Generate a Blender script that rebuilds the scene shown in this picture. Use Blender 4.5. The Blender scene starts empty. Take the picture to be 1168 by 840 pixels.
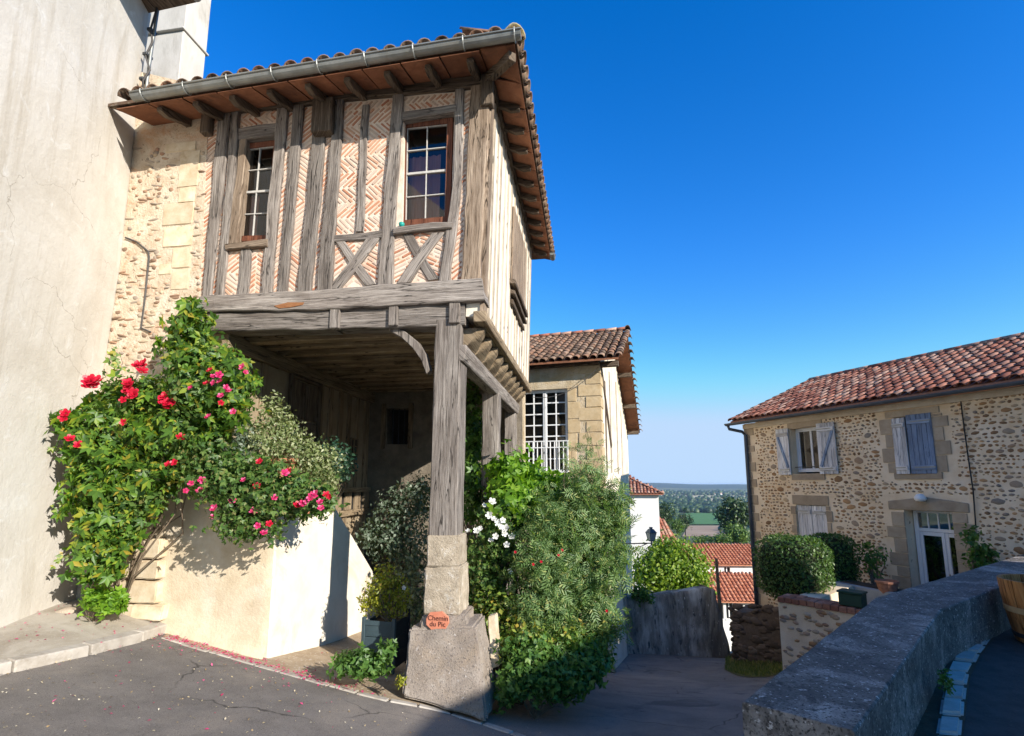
import bpy, bmesh, math, random
import numpy as np
from mathutils import Vector, Matrix

R = math.radians
rng = np.random.default_rng(7)
random.seed(7)
scene = bpy.context.scene
COL = scene.collection

# ------------------------------------------------------------------ camera
EYE = 1.65                      # eye height above the terrace
F, CX, CY, PITCH = 580.0, 584.0, 468.0, R(8.2)
cam_d = bpy.data.cameras.new('camera')
cam_d.sensor_fit = 'HORIZONTAL'; cam_d.sensor_width = 36.0
cam_d.lens = 36.0 * F / 1168.0
cam_d.shift_y = (CY - 420.0) / 1168.0
cam_d.clip_start = 0.05; cam_d.clip_end = 40000
cam = bpy.data.objects.new('camera', cam_d); COL.objects.link(cam)
cam.location = (0, 0, EYE); cam.rotation_euler = (R(90) + PITCH, 0, 0)
scene.camera = cam

# ------------------------------------------------------------------ light
SUN_EL, SUN_AZ = R(23.3), R(45.5)        # azimuth: to the right of straight behind the camera
to_sun = Vector((math.sin(SUN_AZ) * math.cos(SUN_EL), -math.cos(SUN_AZ) * math.cos(SUN_EL), math.sin(SUN_EL)))
sun_d = bpy.data.lights.new('sun', 'SUN'); sun_d.energy = 3.15; sun_d.angle = R(0.5); sun_d.color = (1.0, 0.93, 0.83)
sun = bpy.data.objects.new('sun', sun_d); COL.objects.link(sun)
sun.rotation_euler = to_sun.to_track_quat('Z', 'Y').to_euler(); sun.location = (6, -6, 20)
world = bpy.data.worlds.new('World'); scene.world = world; world.use_nodes = True
wn = world.node_tree; wn.nodes.clear()
wo = wn.nodes.new('ShaderNodeOutputWorld'); bg = wn.nodes.new('ShaderNodeBackground')
sky = wn.nodes.new('ShaderNodeTexSky'); sky.sky_type = 'NISHITA'; sky.sun_disc = False
sky.sun_elevation = SUN_EL; sky.sun_rotation = math.atan2(to_sun.x, to_sun.y)
sky.air_density = 1.0; sky.dust_density = 0.1; sky.ozone_density = 2.5; sky.altitude = 1800
hs = wn.nodes.new('ShaderNodeHueSaturation'); hs.inputs['Saturation'].default_value = 1.37; hs.inputs['Hue'].default_value = 0.515
tint = wn.nodes.new('ShaderNodeMix'); tint.data_type = 'RGBA'; tint.blend_type = 'MULTIPLY'; tint.inputs[0].default_value = 1.0; tint.inputs[7].default_value = (1.0, 0.94, 0.84, 1)
wn.links.new(sky.outputs[0], hs.inputs['Color']); wn.links.new(hs.outputs[0], tint.inputs[6]); sp_ = wn.nodes.new('ShaderNodeSeparateColor'); cb_n = wn.nodes.new('ShaderNodeCombineColor')      # the hazy horizon stays blue-white, never yellow
wn.links.new(tint.outputs[2], sp_.inputs[0]); wn.links.new(sp_.outputs[0], cb_n.inputs[0])
for ch, k_ in ((1, 1.10), (2, 1.30)):
    mu_ = wn.nodes.new('ShaderNodeMath'); mu_.operation = 'MULTIPLY'; mu_.inputs[1].default_value = k_; wn.links.new(sp_.outputs[0], mu_.inputs[0])
    mx_ = wn.nodes.new('ShaderNodeMath'); mx_.operation = 'MAXIMUM'; wn.links.new(mu_.outputs[0], mx_.inputs[0]); wn.links.new(sp_.outputs[ch], mx_.inputs[1]); wn.links.new(mx_.outputs[0], cb_n.inputs[ch])
sp2 = wn.nodes.new('ShaderNodeSeparateColor'); cb2 = wn.nodes.new('ShaderNodeCombineColor'); wn.links.new(cb_n.outputs[0], sp2.inputs[0])
for ch, cap in ((0, 1.35), (1, 1.85), (2, 2.55)):                       # soft shoulder so the bright horizon keeps its colour
    sm_ = wn.nodes.new('ShaderNodeMath'); sm_.operation = 'SMOOTH_MIN'; sm_.inputs[1].default_value = cap; sm_.inputs[2].default_value = 0.6
    wn.links.new(sp2.outputs[ch], sm_.inputs[0]); wn.links.new(sm_.outputs[0], cb2.inputs[ch])
wn.links.new(cb2.outputs[0], bg.inputs['Color'])
bg.inputs['Strength'].default_value = 0.15
wn.links.new(bg.outputs[0], wo.inputs['Surface'])
vs = scene.view_settings
vs.view_transform = 'Standard'; vs.look = 'None'; vs.gamma = 1.0; vs.use_curve_mapping = False
vs.exposure = 1.38
scene.cycles.use_denoising = True
scene.cycles.max_bounces = 8

# ------------------------------------------------------------------ geometry helpers
cP, sP = math.cos(PITCH), math.sin(PITCH)
def ray(px, py):
    x = (px - CX) / F; y = -(py - CY) / F
    return Vector((x, cP - y * sP, sP + y * cP))
def at_y(px, py, Y):
    d = ray(px, py); return Vector((0, 0, EYE)) + d * (Y / d.y)
def at_z(px, py, z):
    d = ray(px, py); return Vector((0, 0, EYE)) + d * ((z - EYE) / d.z)
def RZ(zr): return zr + EYE            # height relative to the eye -> world

class Frame:
    """A facade: u to the right, b into the building, z up."""
    def __init__(s, x, y, deg):
        a = R(deg); s.o = Vector((x, y, 0)); s.u = Vector((math.cos(a), math.sin(a), 0)); s.b = Vector((-math.sin(a), math.cos(a), 0)); s.a = a
    def P(s, u, b, z): return s.o + s.u * u + s.b * b + Vector((0, 0, z))
    def pix(s, px, py, b=0.0):          # pixel on the plane b = const -> (u, z)
        d = ray(px, py); c = Vector((0, 0, EYE)); q = s.o + s.b * b
        t = (q - c).dot(s.b) / d.dot(s.b); w = c + d * t
        return (w - s.o).dot(s.u), w.z
    def pixu(s, px, py, u=0.0):         # pixel on the plane u = const -> (b, z)
        d = ray(px, py); c = Vector((0, 0, EYE)); q = s.o + s.u * u
        t = (q - c).dot(s.u) / d.dot(s.u); w = c + d * t
        return (w - s.o).dot(s.b), w.z
    def M(s, u, b, z, rz=0.0):
        return Matrix.Translation(s.P(u, b, z)) @ Matrix.Rotation(s.a + rz, 4, 'Z')

WM = {}
def link(o, parent=None, world=None):
    COL.objects.link(o)
    w = world if world is not None else Matrix.Identity(4)
    if parent is not None:
        o.parent = parent; o.matrix_parent_inverse = WM[parent.name].inverted()
    o.matrix_basis = w; WM[o.name] = w
    return o
def tag(o, label=None, cat=None, group=None, kind=None):
    if label: o['label'] = label
    if cat: o['category'] = cat
    if group: o['group'] = group
    if kind: o['kind'] = kind
    return o
def thing(name, loc, label, cat, group=None):
    o = bpy.data.objects.new(name, None); o.empty_display_size = 0.2
    link(o, None, Matrix.Translation(Vector(loc)))
    return tag(o, label, cat, group)
def mesh_from(name, v, f, mat=None, smooth=False, uv=None):
    me = bpy.data.meshes.new(name)
    if isinstance(v, np.ndarray): v = v.tolist()
    if isinstance(f, np.ndarray): f = f.tolist()
    me.from_pydata(v, [], f)
    if smooth: me.polygons.foreach_set('use_smooth', [True] * len(me.polygons))
    if uv is not None:
        l = me.uv_layers.new(name='UVMap'); l.data.foreach_set('uv', np.asarray(uv, dtype=np.float32).ravel())
    if mat is not None: me.materials.append(mat)
    me.update()
    return me
def put(name, me, parent=None, world=None, kind=None):
    o = bpy.data.objects.new(name, me); link(o, parent, world)
    if kind: o['kind'] = kind
    return o

class MB:
    def __init__(s): s.v = []; s.f = []
    def add(s, v, f):
        n = len(s.v); s.v += [tuple(p) for p in v]; s.f += [tuple(i + n for i in q) for q in f]; return s
    def box(s, fr, u0, u1, b0, b1, z0, z1):
        P = fr.P
        v = [P(u0,b0,z0),P(u1,b0,z0),P(u1,b1,z0),P(u0,b1,z0),P(u0,b0,z1),P(u1,b0,z1),P(u1,b1,z1),P(u0,b1,z1)]
        return s.add(v, [(3,2,1,0),(4,5,6,7),(0,1,5,4),(1,2,6,5),(2,3,7,6),(3,0,4,7)])
    def prism(s, poly, off):
        n = len(poly); off = Vector(off)
        v = [Vector(p) for p in poly]; w = [p + off for p in v]
        f = [tuple(range(n)), tuple(range(2*n-1, n-1, -1))] + [((i+1) % n, i, n+i, n+(i+1) % n) for i in range(n)]
        return s.add(v + w, f)
    def quadbox(s, a, b, c, d, off): return s.prism([a, b, c, d], off)
    def tube(s, pts, r, n=8, cap=True):
        pts = [Vector(p) for p in pts]; N = len(pts)
        rr = r if isinstance(r, (list, tuple)) else [r] * N
        v = []; up = Vector((0.13, 0.29, 0.95)).normalized()
        for i, p in enumerate(pts):
            t = (pts[min(i+1, N-1)] - pts[max(i-1, 0)]).normalized()
            a = t.cross(up)
            if a.length < 1e-3: a = t.cross(Vector((1, 0, 0)))
            a.normalize(); b = t.cross(a)
            for k in range(n):
                q = 2 * math.pi * k / n
                v.append(p + (a * math.cos(q) + b * math.sin(q)) * rr[i])
        f = [(i*n+k, i*n+(k+1) % n, (i+1)*n+(k+1) % n, (i+1)*n+k) for i in range(N-1) for k in range(n)]
        if cap: f += [tuple(range(n-1, -1, -1)), tuple(range((N-1)*n, N*n))]
        return s.add(v, f)
    def lathe(s, prof, n=16, c=(0, 0, 0)):
        v = [(c[0] + r*math.cos(2*math.pi*k/n), c[1] + r*math.sin(2*math.pi*k/n), c[2] + z) for r, z in prof for k in range(n)]
        f = [(i*n+k, i*n+(k+1) % n, (i+1)*n+(k+1) % n, (i+1)*n+k) for i in range(len(prof)-1) for k in range(n)]
        return s.add(v, f)
    def build(s, name, mat, parent=None, smooth=False, bevel=0, world=None, kind=None, seg=1, fix=True):
        me = mesh_from(name, s.v, s.f, mat, False)
        if bevel or fix:
            bm = bmesh.new(); bm.from_mesh(me)
            if fix: bmesh.ops.recalc_face_normals(bm, faces=bm.faces)
            if bevel:
                bmesh.ops.bevel(bm, geom=[e for e in bm.edges if e.calc_face_angle(0) > 0.35], offset=bevel, segments=seg, affect='EDGES', clamp_overlap=True)
            bm.to_mesh(me); bm.free()
        if smooth:
            me.polygons.foreach_set('use_smooth', [True] * len(me.polygons))
        if mat is not None and mat.name.startswith(('timber', 'frame', 'shutter')) and len(me.vertices):
            A = np.array([v.co[:] for v in me.vertices]); a_ = R(-8.5); ax = np.array([(math.cos(a_), math.sin(a_), 0), (-math.sin(a_), math.cos(a_), 0), (0, 0, 1)]) if mat.name[0] != 's' else np.eye(3)
            C = A @ ax.T; k = int(np.argmax(np.ptp(C, axis=0))); o_ = [i for i in range(3) if i != k]
            U = np.c_[C[:, k], C[:, o_[0]] + C[:, o_[1]]]; li = np.zeros(len(me.loops), int); me.loops.foreach_get('vertex_index', li)
            l = me.uv_layers.new(name='UVMap'); l.data.foreach_set('uv', U[li].astype(np.float32).ravel())
        return put(name, me, parent, world, kind)

# ------------------------------------------------------------------ material helpers
def new_mat(name):
    m = bpy.data.materials.new(name); m.use_nodes = True
    nt = m.node_tree; nt.nodes.clear()
    return m, nt
class NT:
    def __init__(s, name): s.m, s.t = new_mat(name)
    def n(s, typ, **kw):
        x = s.t.nodes.new(typ)
        for k, v in kw.items():
            if k in x.inputs: x.inputs[k].default_value = v
            else: setattr(x, k, v)
        return x
    def l(s, a, b): s.t.links.new(a, b)
def rgb(c): return (c[0], c[1], c[2], 1.0)
def ramp(N, fac, stops):
    r = N.n('ShaderNodeValToRGB'); e = r.color_ramp.elements
    while len(e) < len(stops): e.new(0.5)
    for i, (p, c) in enumerate(stops): e[i].position = p; e[i].color = rgb(c)
    N.l(fac, r.inputs[0]); return r.outputs[0]
def mix(N, fac, a, b, mode='MIX'):
    x = N.n('ShaderNodeMix', data_type='RGBA', blend_type=mode)
    if isinstance(fac, (int, float)): x.inputs[0].default_value = fac
    else: N.l(fac, x.inputs[0])
    for s, i in ((a, 6), (b, 7)):
        if isinstance(s, tuple): x.inputs[i].default_value = rgb(s)
        else: N.l(s, x.inputs[i])
    return x.outputs[2]
def coords(N, stretch=(1, 1, 1), uv=False, rot=None, offset=True):
    tc = N.n('ShaderNodeTexCoord'); mp = N.n('ShaderNodeMapping')
    mp.inputs['Scale'].default_value = stretch
    if rot: mp.inputs['Rotation'].default_value = rot
    src = tc.outputs['UV'] if uv else tc.outputs['Object']
    if offset:
        oi = N.n('ShaderNodeObjectInfo'); mu = N.n('ShaderNodeMath', operation='MULTIPLY'); mu.inputs[1].default_value = 37.0
        N.l(oi.outputs['Random'], mu.inputs[0])
        ad = N.n('ShaderNodeVectorMath', operation='ADD'); N.l(src, ad.inputs[0]); N.l(mu.outputs[0], ad.inputs[1]); src = ad.outputs[0]
    N.l(src, mp.inputs['Vector']); return mp.outputs[0]
def noise(N, vec, scale, detail=5, rough=0.6, dist=0.0):
    x = N.n('ShaderNodeTexNoise'); x.inputs['Scale'].default_value = scale; x.inputs['Detail'].default_value = detail
    x.inputs['Roughness'].default_value = rough; x.inputs['Distortion'].default_value = dist
    N.l(vec, x.inputs['Vector']); return x.outputs['Fac']
def rnd_value(N):
    """0..1, differs per object and per loose piece of a joined mesh."""
    oi = N.n('ShaderNodeObjectInfo'); g = N.n('ShaderNodeNewGeometry')
    a = N.n('ShaderNodeMath', operation='ADD'); N.l(oi.outputs['Random'], a.inputs[0]); N.l(g.outputs['Random Per Island'], a.inputs[1])
    f = N.n('ShaderNodeMath', operation='FRACT'); N.l(a.outputs[0], f.inputs[0]); return f.outputs[0]
def finish(N, col, rough=0.9, bump=None, bstr=0.3, bdist=0.01, spec=0.3, metal=0.0, normal_only=False):
    p = N.n('ShaderNodeBsdfPrincipled'); o = N.n('ShaderNodeOutputMaterial')
    if isinstance(col, tuple): p.inputs['Base Color'].default_value = rgb(col)
    else: N.l(col, p.inputs['Base Color'])
    if isinstance(rough, (int, float)): p.inputs['Roughness'].default_value = rough
    else: N.l(rough, p.inputs['Roughness'])
    p.inputs['Specular IOR Level'].default_value = spec; p.inputs['Metallic'].default_value = metal
    if bump is not None:
        b = N.n('ShaderNodeBump'); b.inputs['Strength'].default_value = bstr; b.inputs['Distance'].default_value = bdist
        N.l(bump, b.inputs['Height']); N.l(b.outputs[0], p.inputs['Normal'])
    N.l(p.outputs[0], o.inputs['Surface']); return N.m

def m_simple(name, stops, scale=6, detail=6, rough=0.9, bstr=0.35, bscale=45, bdist=0.01, spec=0.25, stain=None, stain_scale=0.8,
             stain_range=(0.5, 0.7), vary=0.0, stretch=(1, 1, 1), metal=0.0, speck=None, speck_scale=60, offset=True):
    """noise-ramp colour, optional large stains, optional specks, per-piece brightness variation."""
    N = NT(name); v = coords(N, stretch, offset=offset)
    c = ramp(N, noise(N, v, scale, detail, 0.65), stops)
    if stain:
        k = ramp(N, noise(N, v, stain_scale, 7, 0.7, 0.6), [(stain_range[0], (0, 0, 0)), (stain_range[1], (1, 1, 1))])
        c = mix(N, k, c, stain)
    if speck:
        for sc, sccol, lo, hi in speck:
            k = ramp(N, noise(N, v, sc, 3, 0.6), [(lo, (0, 0, 0)), (hi, (1, 1, 1))])
            c = mix(N, k, c, sccol)
    if vary:
        r = rnd_value(N); h = N.n('ShaderNodeHueSaturation')
        mr = N.n('ShaderNodeMapRange'); mr.inputs['To Min'].default_value = 1 - vary; mr.inputs['To Max'].default_value = 1 + vary * 0.8
        N.l(r, mr.inputs['Value']); N.l(mr.outputs[0], h.inputs['Value']); N.l(c, h.inputs['Color']); c = h.outputs[0]
    return finish(N, c, rough, noise(N, v, bscale, 6, 0.7), bstr, bdist, spec, metal)
def m_pieces(name, stops, scale=20, rough=0.9, bstr=0.4, bscale=60, bdist=0.006, lichen=None, spec=0.25):
    """colour picked per piece from the stops, with grain."""
    N = NT(name); v = coords(N)
    c = ramp(N, rnd_value(N), stops)
    g = ramp(N, noise(N, v, scale, 6, 0.7), [(0.3, (0.62, 0.62, 0.62)), (0.7, (1.15, 1.15, 1.15))])
    c = mix(N, 1.0, c, g, 'MULTIPLY')
    if lichen:
        for lc, sc, lo, hi in lichen:
            k = ramp(N, noise(N, v, sc, 5, 0.7), [(lo, (0, 0, 0)), (hi, (1, 1, 1))]); c = mix(N, k, c, lc)
    return finish(N, c, rough, noise(N, v, bscale, 6, 0.7), bstr, bdist, spec)
def m_wood(name, dark, mid, light, gl=1.6, gs=38, rough=0.9, bstr=0.7, uv=True, stretch=None, tint=None):
    """weathered timber; grain runs along the U of the UV map (metres)."""
    N = NT(name); v = coords(N, stretch or (gl, gs, 1), uv=uv)
    a0 = noise(N, v, 1.0, 9, 0.75, 0.25); v3 = coords(N, (gl*1.8, gs*2.6, 1) if uv else (2, 2, 2), uv=uv); a1 = noise(N, v3, 1.0, 6, 0.8, 0.1)
    am = N.n('ShaderNodeMath', operation='MULTIPLY_ADD'); N.l(a1, am.inputs[0]); am.inputs[1].default_value = 0.62; sc_ = N.n('ShaderNodeMath', operation='MULTIPLY'); N.l(a0, sc_.inputs[0]); sc_.inputs[1].default_value = 0.38; N.l(sc_.outputs[0], am.inputs[2]); a = am.outputs[0]; v2 = coords(N, (0.9, 5.0, 1) if uv else (2, 2, 2), uv=uv); b = noise(N, v2, 1.3, 6, 0.65)
    c = ramp(N, a, [(0.38, dark), (0.48, mid), (0.60, light)])
    k = ramp(N, b, [(0.35, (0.62, 0.58, 0.55)), (0.65, (1.1, 1.08, 1.05))]); c = mix(N, 1.0, c, k, 'MULTIPLY')
    if uv:
        v4 = coords(N, (0.55, 11.0, 1), uv=True); s4 = noise(N, v4, 1.0, 4, 0.55, 0.5)
        kc = ramp(N, s4, [(0.485, (0, 0, 0)), (0.497, (1, 1, 1)), (0.503, (1, 1, 1)), (0.515, (0, 0, 0))])
        c = mix(N, kc, c, tuple(x*.45 for x in dark))
    if tint:
        kk = ramp(N, noise(N, v2, 2.1, 4, 0.6), [(0.5, (0, 0, 0)), (0.72, (1, 1, 1))]); c = mix(N, kk, c, tint)
    h = N.n('ShaderNodeHueSaturation'); mr = N.n('ShaderNodeMapRange'); mr.inputs['To Min'].default_value = 0.78; mr.inputs['To Max'].default_value = 1.15
    oi = N.n('ShaderNodeObjectInfo'); N.l(oi.outputs['Random'], mr.inputs['Value']); N.l(mr.outputs[0], h.inputs['Value']); N.l(c, h.inputs['Color'])
    return finish(N, h.outputs[0], rough, a, bstr, 0.02, 0.2)
def m_leaf(name, stops, trans=0.35, rough=0.45, spec=0.4, through=(1.5, 1.6, 0.5)):
    N = NT(name); g = N.n('ShaderNodeNewGeometry'); oi = N.n('ShaderNodeObjectInfo')
    c = ramp(N, rnd_value(N), stops)
    p = N.n('ShaderNodeBsdfPrincipled'); N.l(c, p.inputs['Base Color']); p.inputs['Roughness'].default_value = rough; p.inputs['Specular IOR Level'].default_value = spec
    t = N.n('ShaderNodeBsdfTranslucent')
    tc = mix(N, 1.0, c, through, 'MULTIPLY'); N.l(tc, t.inputs['Color'])
    ms = N.n('ShaderNodeMixShader'); ms.inputs[0].default_value = trans; N.l(p.outputs[0], ms.inputs[1]); N.l(t.outputs[0], ms.inputs[2])
    o = N.n('ShaderNodeOutputMaterial'); N.l(ms.outputs[0], o.inputs['Surface']); return N.m
def m_glass(name, col=(0.02, 0.022, 0.03), rough=0.04):
    N = NT(name); return finish(N, col, rough, None, spec=0.6)

MAT = {}
MAT['plaster'] = m_simple('plaster', [(0.3, (0.47, 0.43, 0.365)), (0.5, (0.56, 0.52, 0.46)), (0.7, (0.62, 0.59, 0.54))], scale=1.1, detail=8, bscale=14, bstr=0.25, bdist=0.03,
    stain=(0.53, 0.46, 0.36), stain_scale=0.55, stain_range=(0.52, 0.75), speck=[(22, (0.46, 0.40, 0.31), 0.68, 0.78), (5, (0.76, 0.74, 0.69), 0.6, 0.75)])
MAT['limewash'] = m_simple('limewash', [(0.3, (0.64, 0.575, 0.47)), (0.6, (0.74, 0.68, 0.58))], scale=3, bscale=30, bstr=0.35, bdist=0.012,
    stain=(0.58, 0.47, 0.33), stain_scale=1.2, stain_range=(0.55, 0.75))
MAT['render_tan'] = m_simple('render_tan', [(0.3, (0.50, 0.41, 0.29)), (0.6, (0.60, 0.51, 0.38))], scale=5, bscale=28, bstr=0.5, bdist=0.02,
    stain=(0.64, 0.58, 0.48), stain_scale=1.5)
MAT['rubble_mortar'] = m_simple('rubble_mortar', [(0.3, (0.50, 0.38, 0.26)), (0.55, (0.66, 0.55, 0.42)), (0.75, (0.72, 0.64, 0.53))], scale=6, bscale=30, bstr=0.9, bdist=0.03,
    stain=(0.58, 0.36, 0.22), stain_scale=2.2, stain_range=(0.55, 0.7), speck=[(30, (0.28, 0.18, 0.12), 0.62, 0.72)])
MAT['brick_mortar'] = m_simple('brick_mortar', [(0.3, (0.60, 0.45, 0.34)), (0.6, (0.74, 0.62, 0.51))], scale=8, bscale=50, bstr=0.6, bdist=0.012,
    stain=(0.66, 0.44, 0.31), stain_scale=3.0)
MAT['brick'] = m_pieces('brick', [(0.0, (0.46, 0.19, 0.11)), (0.25, (0.56, 0.28, 0.17)), (0.5, (0.60, 0.37, 0.25)), (0.75, (0.56, 0.42, 0.33)), (1.0, (0.66, 0.53, 0.43))], scale=30)
MAT['timber'] = m_wood('timber', (0.075, 0.064, 0.057), (0.23, 0.205, 0.185), (0.42, 0.385, 0.355))
MAT['timber_warm'] = m_wood('timber_warm', (0.10, 0.072, 0.050), (0.27, 0.205, 0.15), (0.44, 0.36, 0.28))
MAT['timber_pale'] = m_wood('timber_pale', (0.36, 0.30, 0.23), (0.52, 0.45, 0.36), (0.66, 0.60, 0.50))
MAT['timber_dark'] = m_wood('timber_dark', (0.045, 0.035, 0.028), (0.13, 0.10, 0.075), (0.24, 0.19, 0.145))
MAT['timber_porch'] = m_wood('timber_porch', (0.13, 0.095, 0.06), (0.28, 0.215, 0.14), (0.42, 0.34, 0.24))
MAT['frame_brown'] = m_wood('frame_brown', (0.09, 0.03, 0.018), (0.15, 0.055, 0.032), (0.22, 0.09, 0.05), rough=0.6, bstr=0.2)
MAT['muntin'] = m_simple('muntin', [(0.3, (0.40, 0.38, 0.345)), (0.7, (0.54, 0.52, 0.485))], scale=30, rough=0.6, bstr=0.1)
MAT['white_paint'] = m_simple('white_paint', [(0.3, (0.70, 0.70, 0.69)), (0.7, (0.80, 0.80, 0.79))], scale=20, rough=0.55, bstr=0.08)
MAT['glass'] = m_glass('glass')
MAT['curtain'] = m_simple('curtain', [(0.3, (0.30, 0.135, 0.095)), (0.7, (0.42, 0.22, 0.16))], scale=5, stretch=(9, 9, 0.3), bstr=0.4, bscale=4)
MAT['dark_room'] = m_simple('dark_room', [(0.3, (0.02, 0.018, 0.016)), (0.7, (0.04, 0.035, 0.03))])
MAT['zinc'] = m_simple('zinc', [(0.3, (0.20, 0.21, 0.20)), (0.7, (0.33, 0.34, 0.33))], scale=5, rough=0.5, metal=0.55, bstr=0.15, stain=(0.24, 0.22, 0.18), stain_scale=2)
MAT['dark_metal'] = m_simple('dark_metal', [(0.3, (0.03, 0.034, 0.04)), (0.7, (0.06, 0.066, 0.075))], scale=12, rough=0.5, bstr=0.1)
MAT['pvc_grey'] = m_simple('pvc_grey', [(0.3, (0.055, 0.065, 0.08)), (0.7, (0.085, 0.10, 0.12))], scale=4, rough=0.45, bstr=0.1)
MAT['cable'] = m_simple('cable', [(0.3, (0.05, 0.05, 0.05)), (0.7, (0.10, 0.09, 0.085))], rough=0.7)
TILE_OLD = [(0.0, (0.10, 0.065, 0.045)), (0.3, (0.20, 0.115, 0.075)), (0.55, (0.30, 0.155, 0.095)), (0.8, (0.25, 0.17, 0.12)), (1.0, (0.34, 0.22, 0.155))]
MAT['tile_old'] = m_pieces('tile_old', TILE_OLD, scale=16, lichen=[((0.24, 0.21, 0.16), 9, 0.52, 0.68), ((0.06, 0.05, 0.045), 7, 0.58, 0.72)])
MAT['tile_under'] = m_simple('tile_under', [(0.3, (0.23, 0.095, 0.052)), (0.7, (0.35, 0.155, 0.085))], scale=7, bscale=30, vary=0.25, stain=(0.15, 0.07, 0.045), stain_scale=4)
MAT['tile_red'] = m_pieces('tile_red', [(0.0, (0.20, 0.075, 0.05)), (0.25, (0.34, 0.125, 0.08)), (0.5, (0.44, 0.185, 0.115)), (0.75, (0.38, 0.21, 0.15)), (1.0, (0.56, 0.35, 0.25))], scale=14,
    lichen=[((0.13, 0.09, 0.07), 6, 0.58, 0.72), ((0.46, 0.36, 0.26), 11, 0.60, 0.74)])
MAT['tile_new'] = m_pieces('tile_new', [(0.0, (0.44, 0.15, 0.08)), (0.5, (0.54, 0.20, 0.11)), (1.0, (0.60, 0.26, 0.15))], scale=8)
MAT['limestone'] = m_simple('limestone', [(0.3, (0.50, 0.39, 0.25)), (0.5, (0.62, 0.51, 0.36)), (0.7, (0.70, 0.61, 0.47))], scale=6, bscale=40, bstr=0.5, vary=0.14, stain=(0.42, 0.30, 0.18), stain_scale=3, stain_range=(0.58, 0.75))
MAT['pillar_stone'] = m_simple('pillar_stone', [(0.3, (0.30, 0.25, 0.185)), (0.55, (0.44, 0.37, 0.28)), (0.75, (0.53, 0.46, 0.36))], scale=9, bscale=45, bstr=0.9, bdist=0.02, vary=0.1,
    stain=(0.60, 0.56, 0.49), stain_scale=9, stain_range=(0.58, 0.66), speck=[(40, (0.16, 0.13, 0.10), 0.62, 0.7)])
MAT['base_stone'] = m_simple('base_stone', [(0.3, (0.235, 0.195, 0.16)), (0.55, (0.33, 0.28, 0.235)), (0.75, (0.42, 0.37, 0.32))], scale=5, bscale=55, bstr=1.0, bdist=0.02,
    stain=(0.33, 0.26, 0.19), stain_scale=2, speck=[(55, (0.15, 0.125, 0.11), 0.56, 0.66), (24, (0.52, 0.48, 0.45), 0.64, 0.72)])
MAT['dressed_brown'] = m_simple('dressed_brown', [(0.3, (0.30, 0.23, 0.16)), (0.6, (0.40, 0.32, 0.23))], scale=5, bscale=45, bstr=0.5, vary=0.16, stain=(0.42, 0.345, 0.26), stain_scale=3)
MAT['pebble_mortar'] = m_simple('pebble_mortar', [(0.3, (0.66, 0.51, 0.345)), (0.55, (0.76, 0.62, 0.45)), (0.75, (0.80, 0.69, 0.54))], scale=3, bscale=60, bstr=0.7, bdist=0.012,
    stain=(0.63, 0.44, 0.25), stain_scale=0.7, stain_range=(0.5, 0.72))
MAT['pebble'] = m_pieces('pebble', [(0.0, (0.20, 0.125, 0.075)), (0.25, (0.36, 0.205, 0.10)), (0.5, (0.50, 0.30, 0.15)), (0.7, (0.28, 0.225, 0.18)), (0.85, (0.54, 0.40, 0.25)), (1.0, (0.21, 0.19, 0.17))], scale=12)
MAT['rubble'] = m_pieces('rubble', [(0.0, (0.24, 0.16, 0.11)), (0.3, (0.42, 0.25, 0.16)), (0.55, (0.55, 0.44, 0.31)), (0.8, (0.32, 0.26, 0.21)), (1.0, (0.60, 0.50, 0.38))], scale=14)
MAT['rubble_dark'] = m_pieces('rubble_dark', [(0.0, (0.075, 0.055, 0.04)), (0.5, (0.15, 0.11, 0.08)), (1.0, (0.22, 0.165, 0.12))], scale=14)
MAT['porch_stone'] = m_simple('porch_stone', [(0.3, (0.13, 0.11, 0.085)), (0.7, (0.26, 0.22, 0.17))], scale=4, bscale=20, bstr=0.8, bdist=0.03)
MAT['parapet'] = m_simple('parapet', [(0.3, (0.085, 0.075, 0.067)), (0.5, (0.155, 0.14, 0.125)), (0.7, (0.24, 0.22, 0.20))], scale=7, bscale=45, bstr=1.0, bdist=0.018,
    stain=(0.42, 0.385, 0.345), stain_scale=1.8, stain_range=(0.52, 0.68), speck=[(60, (0.06, 0.055, 0.05), 0.54, 0.64), (34, (0.58, 0.55, 0.51), 0.62, 0.68), (14, (0.07, 0.066, 0.06), 0.58, 0.70)])
MAT['old_wall'] = m_simple('old_wall', [(0.35, (0.17, 0.15, 0.125)), (0.5, (0.38, 0.345, 0.30)), (0.65, (0.62, 0.58, 0.52))], scale=3.2, bscale=25, bstr=0.8, bdist=0.03, stretch=(1, 1, 0.28), speck=[(9, (0.10, 0.095, 0.085), 0.58, 0.66), (18, (0.66, 0.63, 0.58), 0.64, 0.70)],
    stain=(0.115, 0.11, 0.10), stain_scale=1.0, stain_range=(0.5, 0.68))
MAT['asphalt'] = m_simple('asphalt', [(0.3, (0.135, 0.120, 0.108)), (0.7, (0.195, 0.175, 0.158))], scale=2.5, bscale=170, bstr=0.6, bdist=0.006,
    stain=(0.225, 0.195, 0.165), stain_scale=0.45, stain_range=(0.48, 0.7), speck=[(150, (0.27, 0.25, 0.23), 0.62, 0.70), (110, (0.045, 0.042, 0.04), 0.60, 0.68), (42, (0.30, 0.25, 0.19), 0.70, 0.745)])
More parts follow.
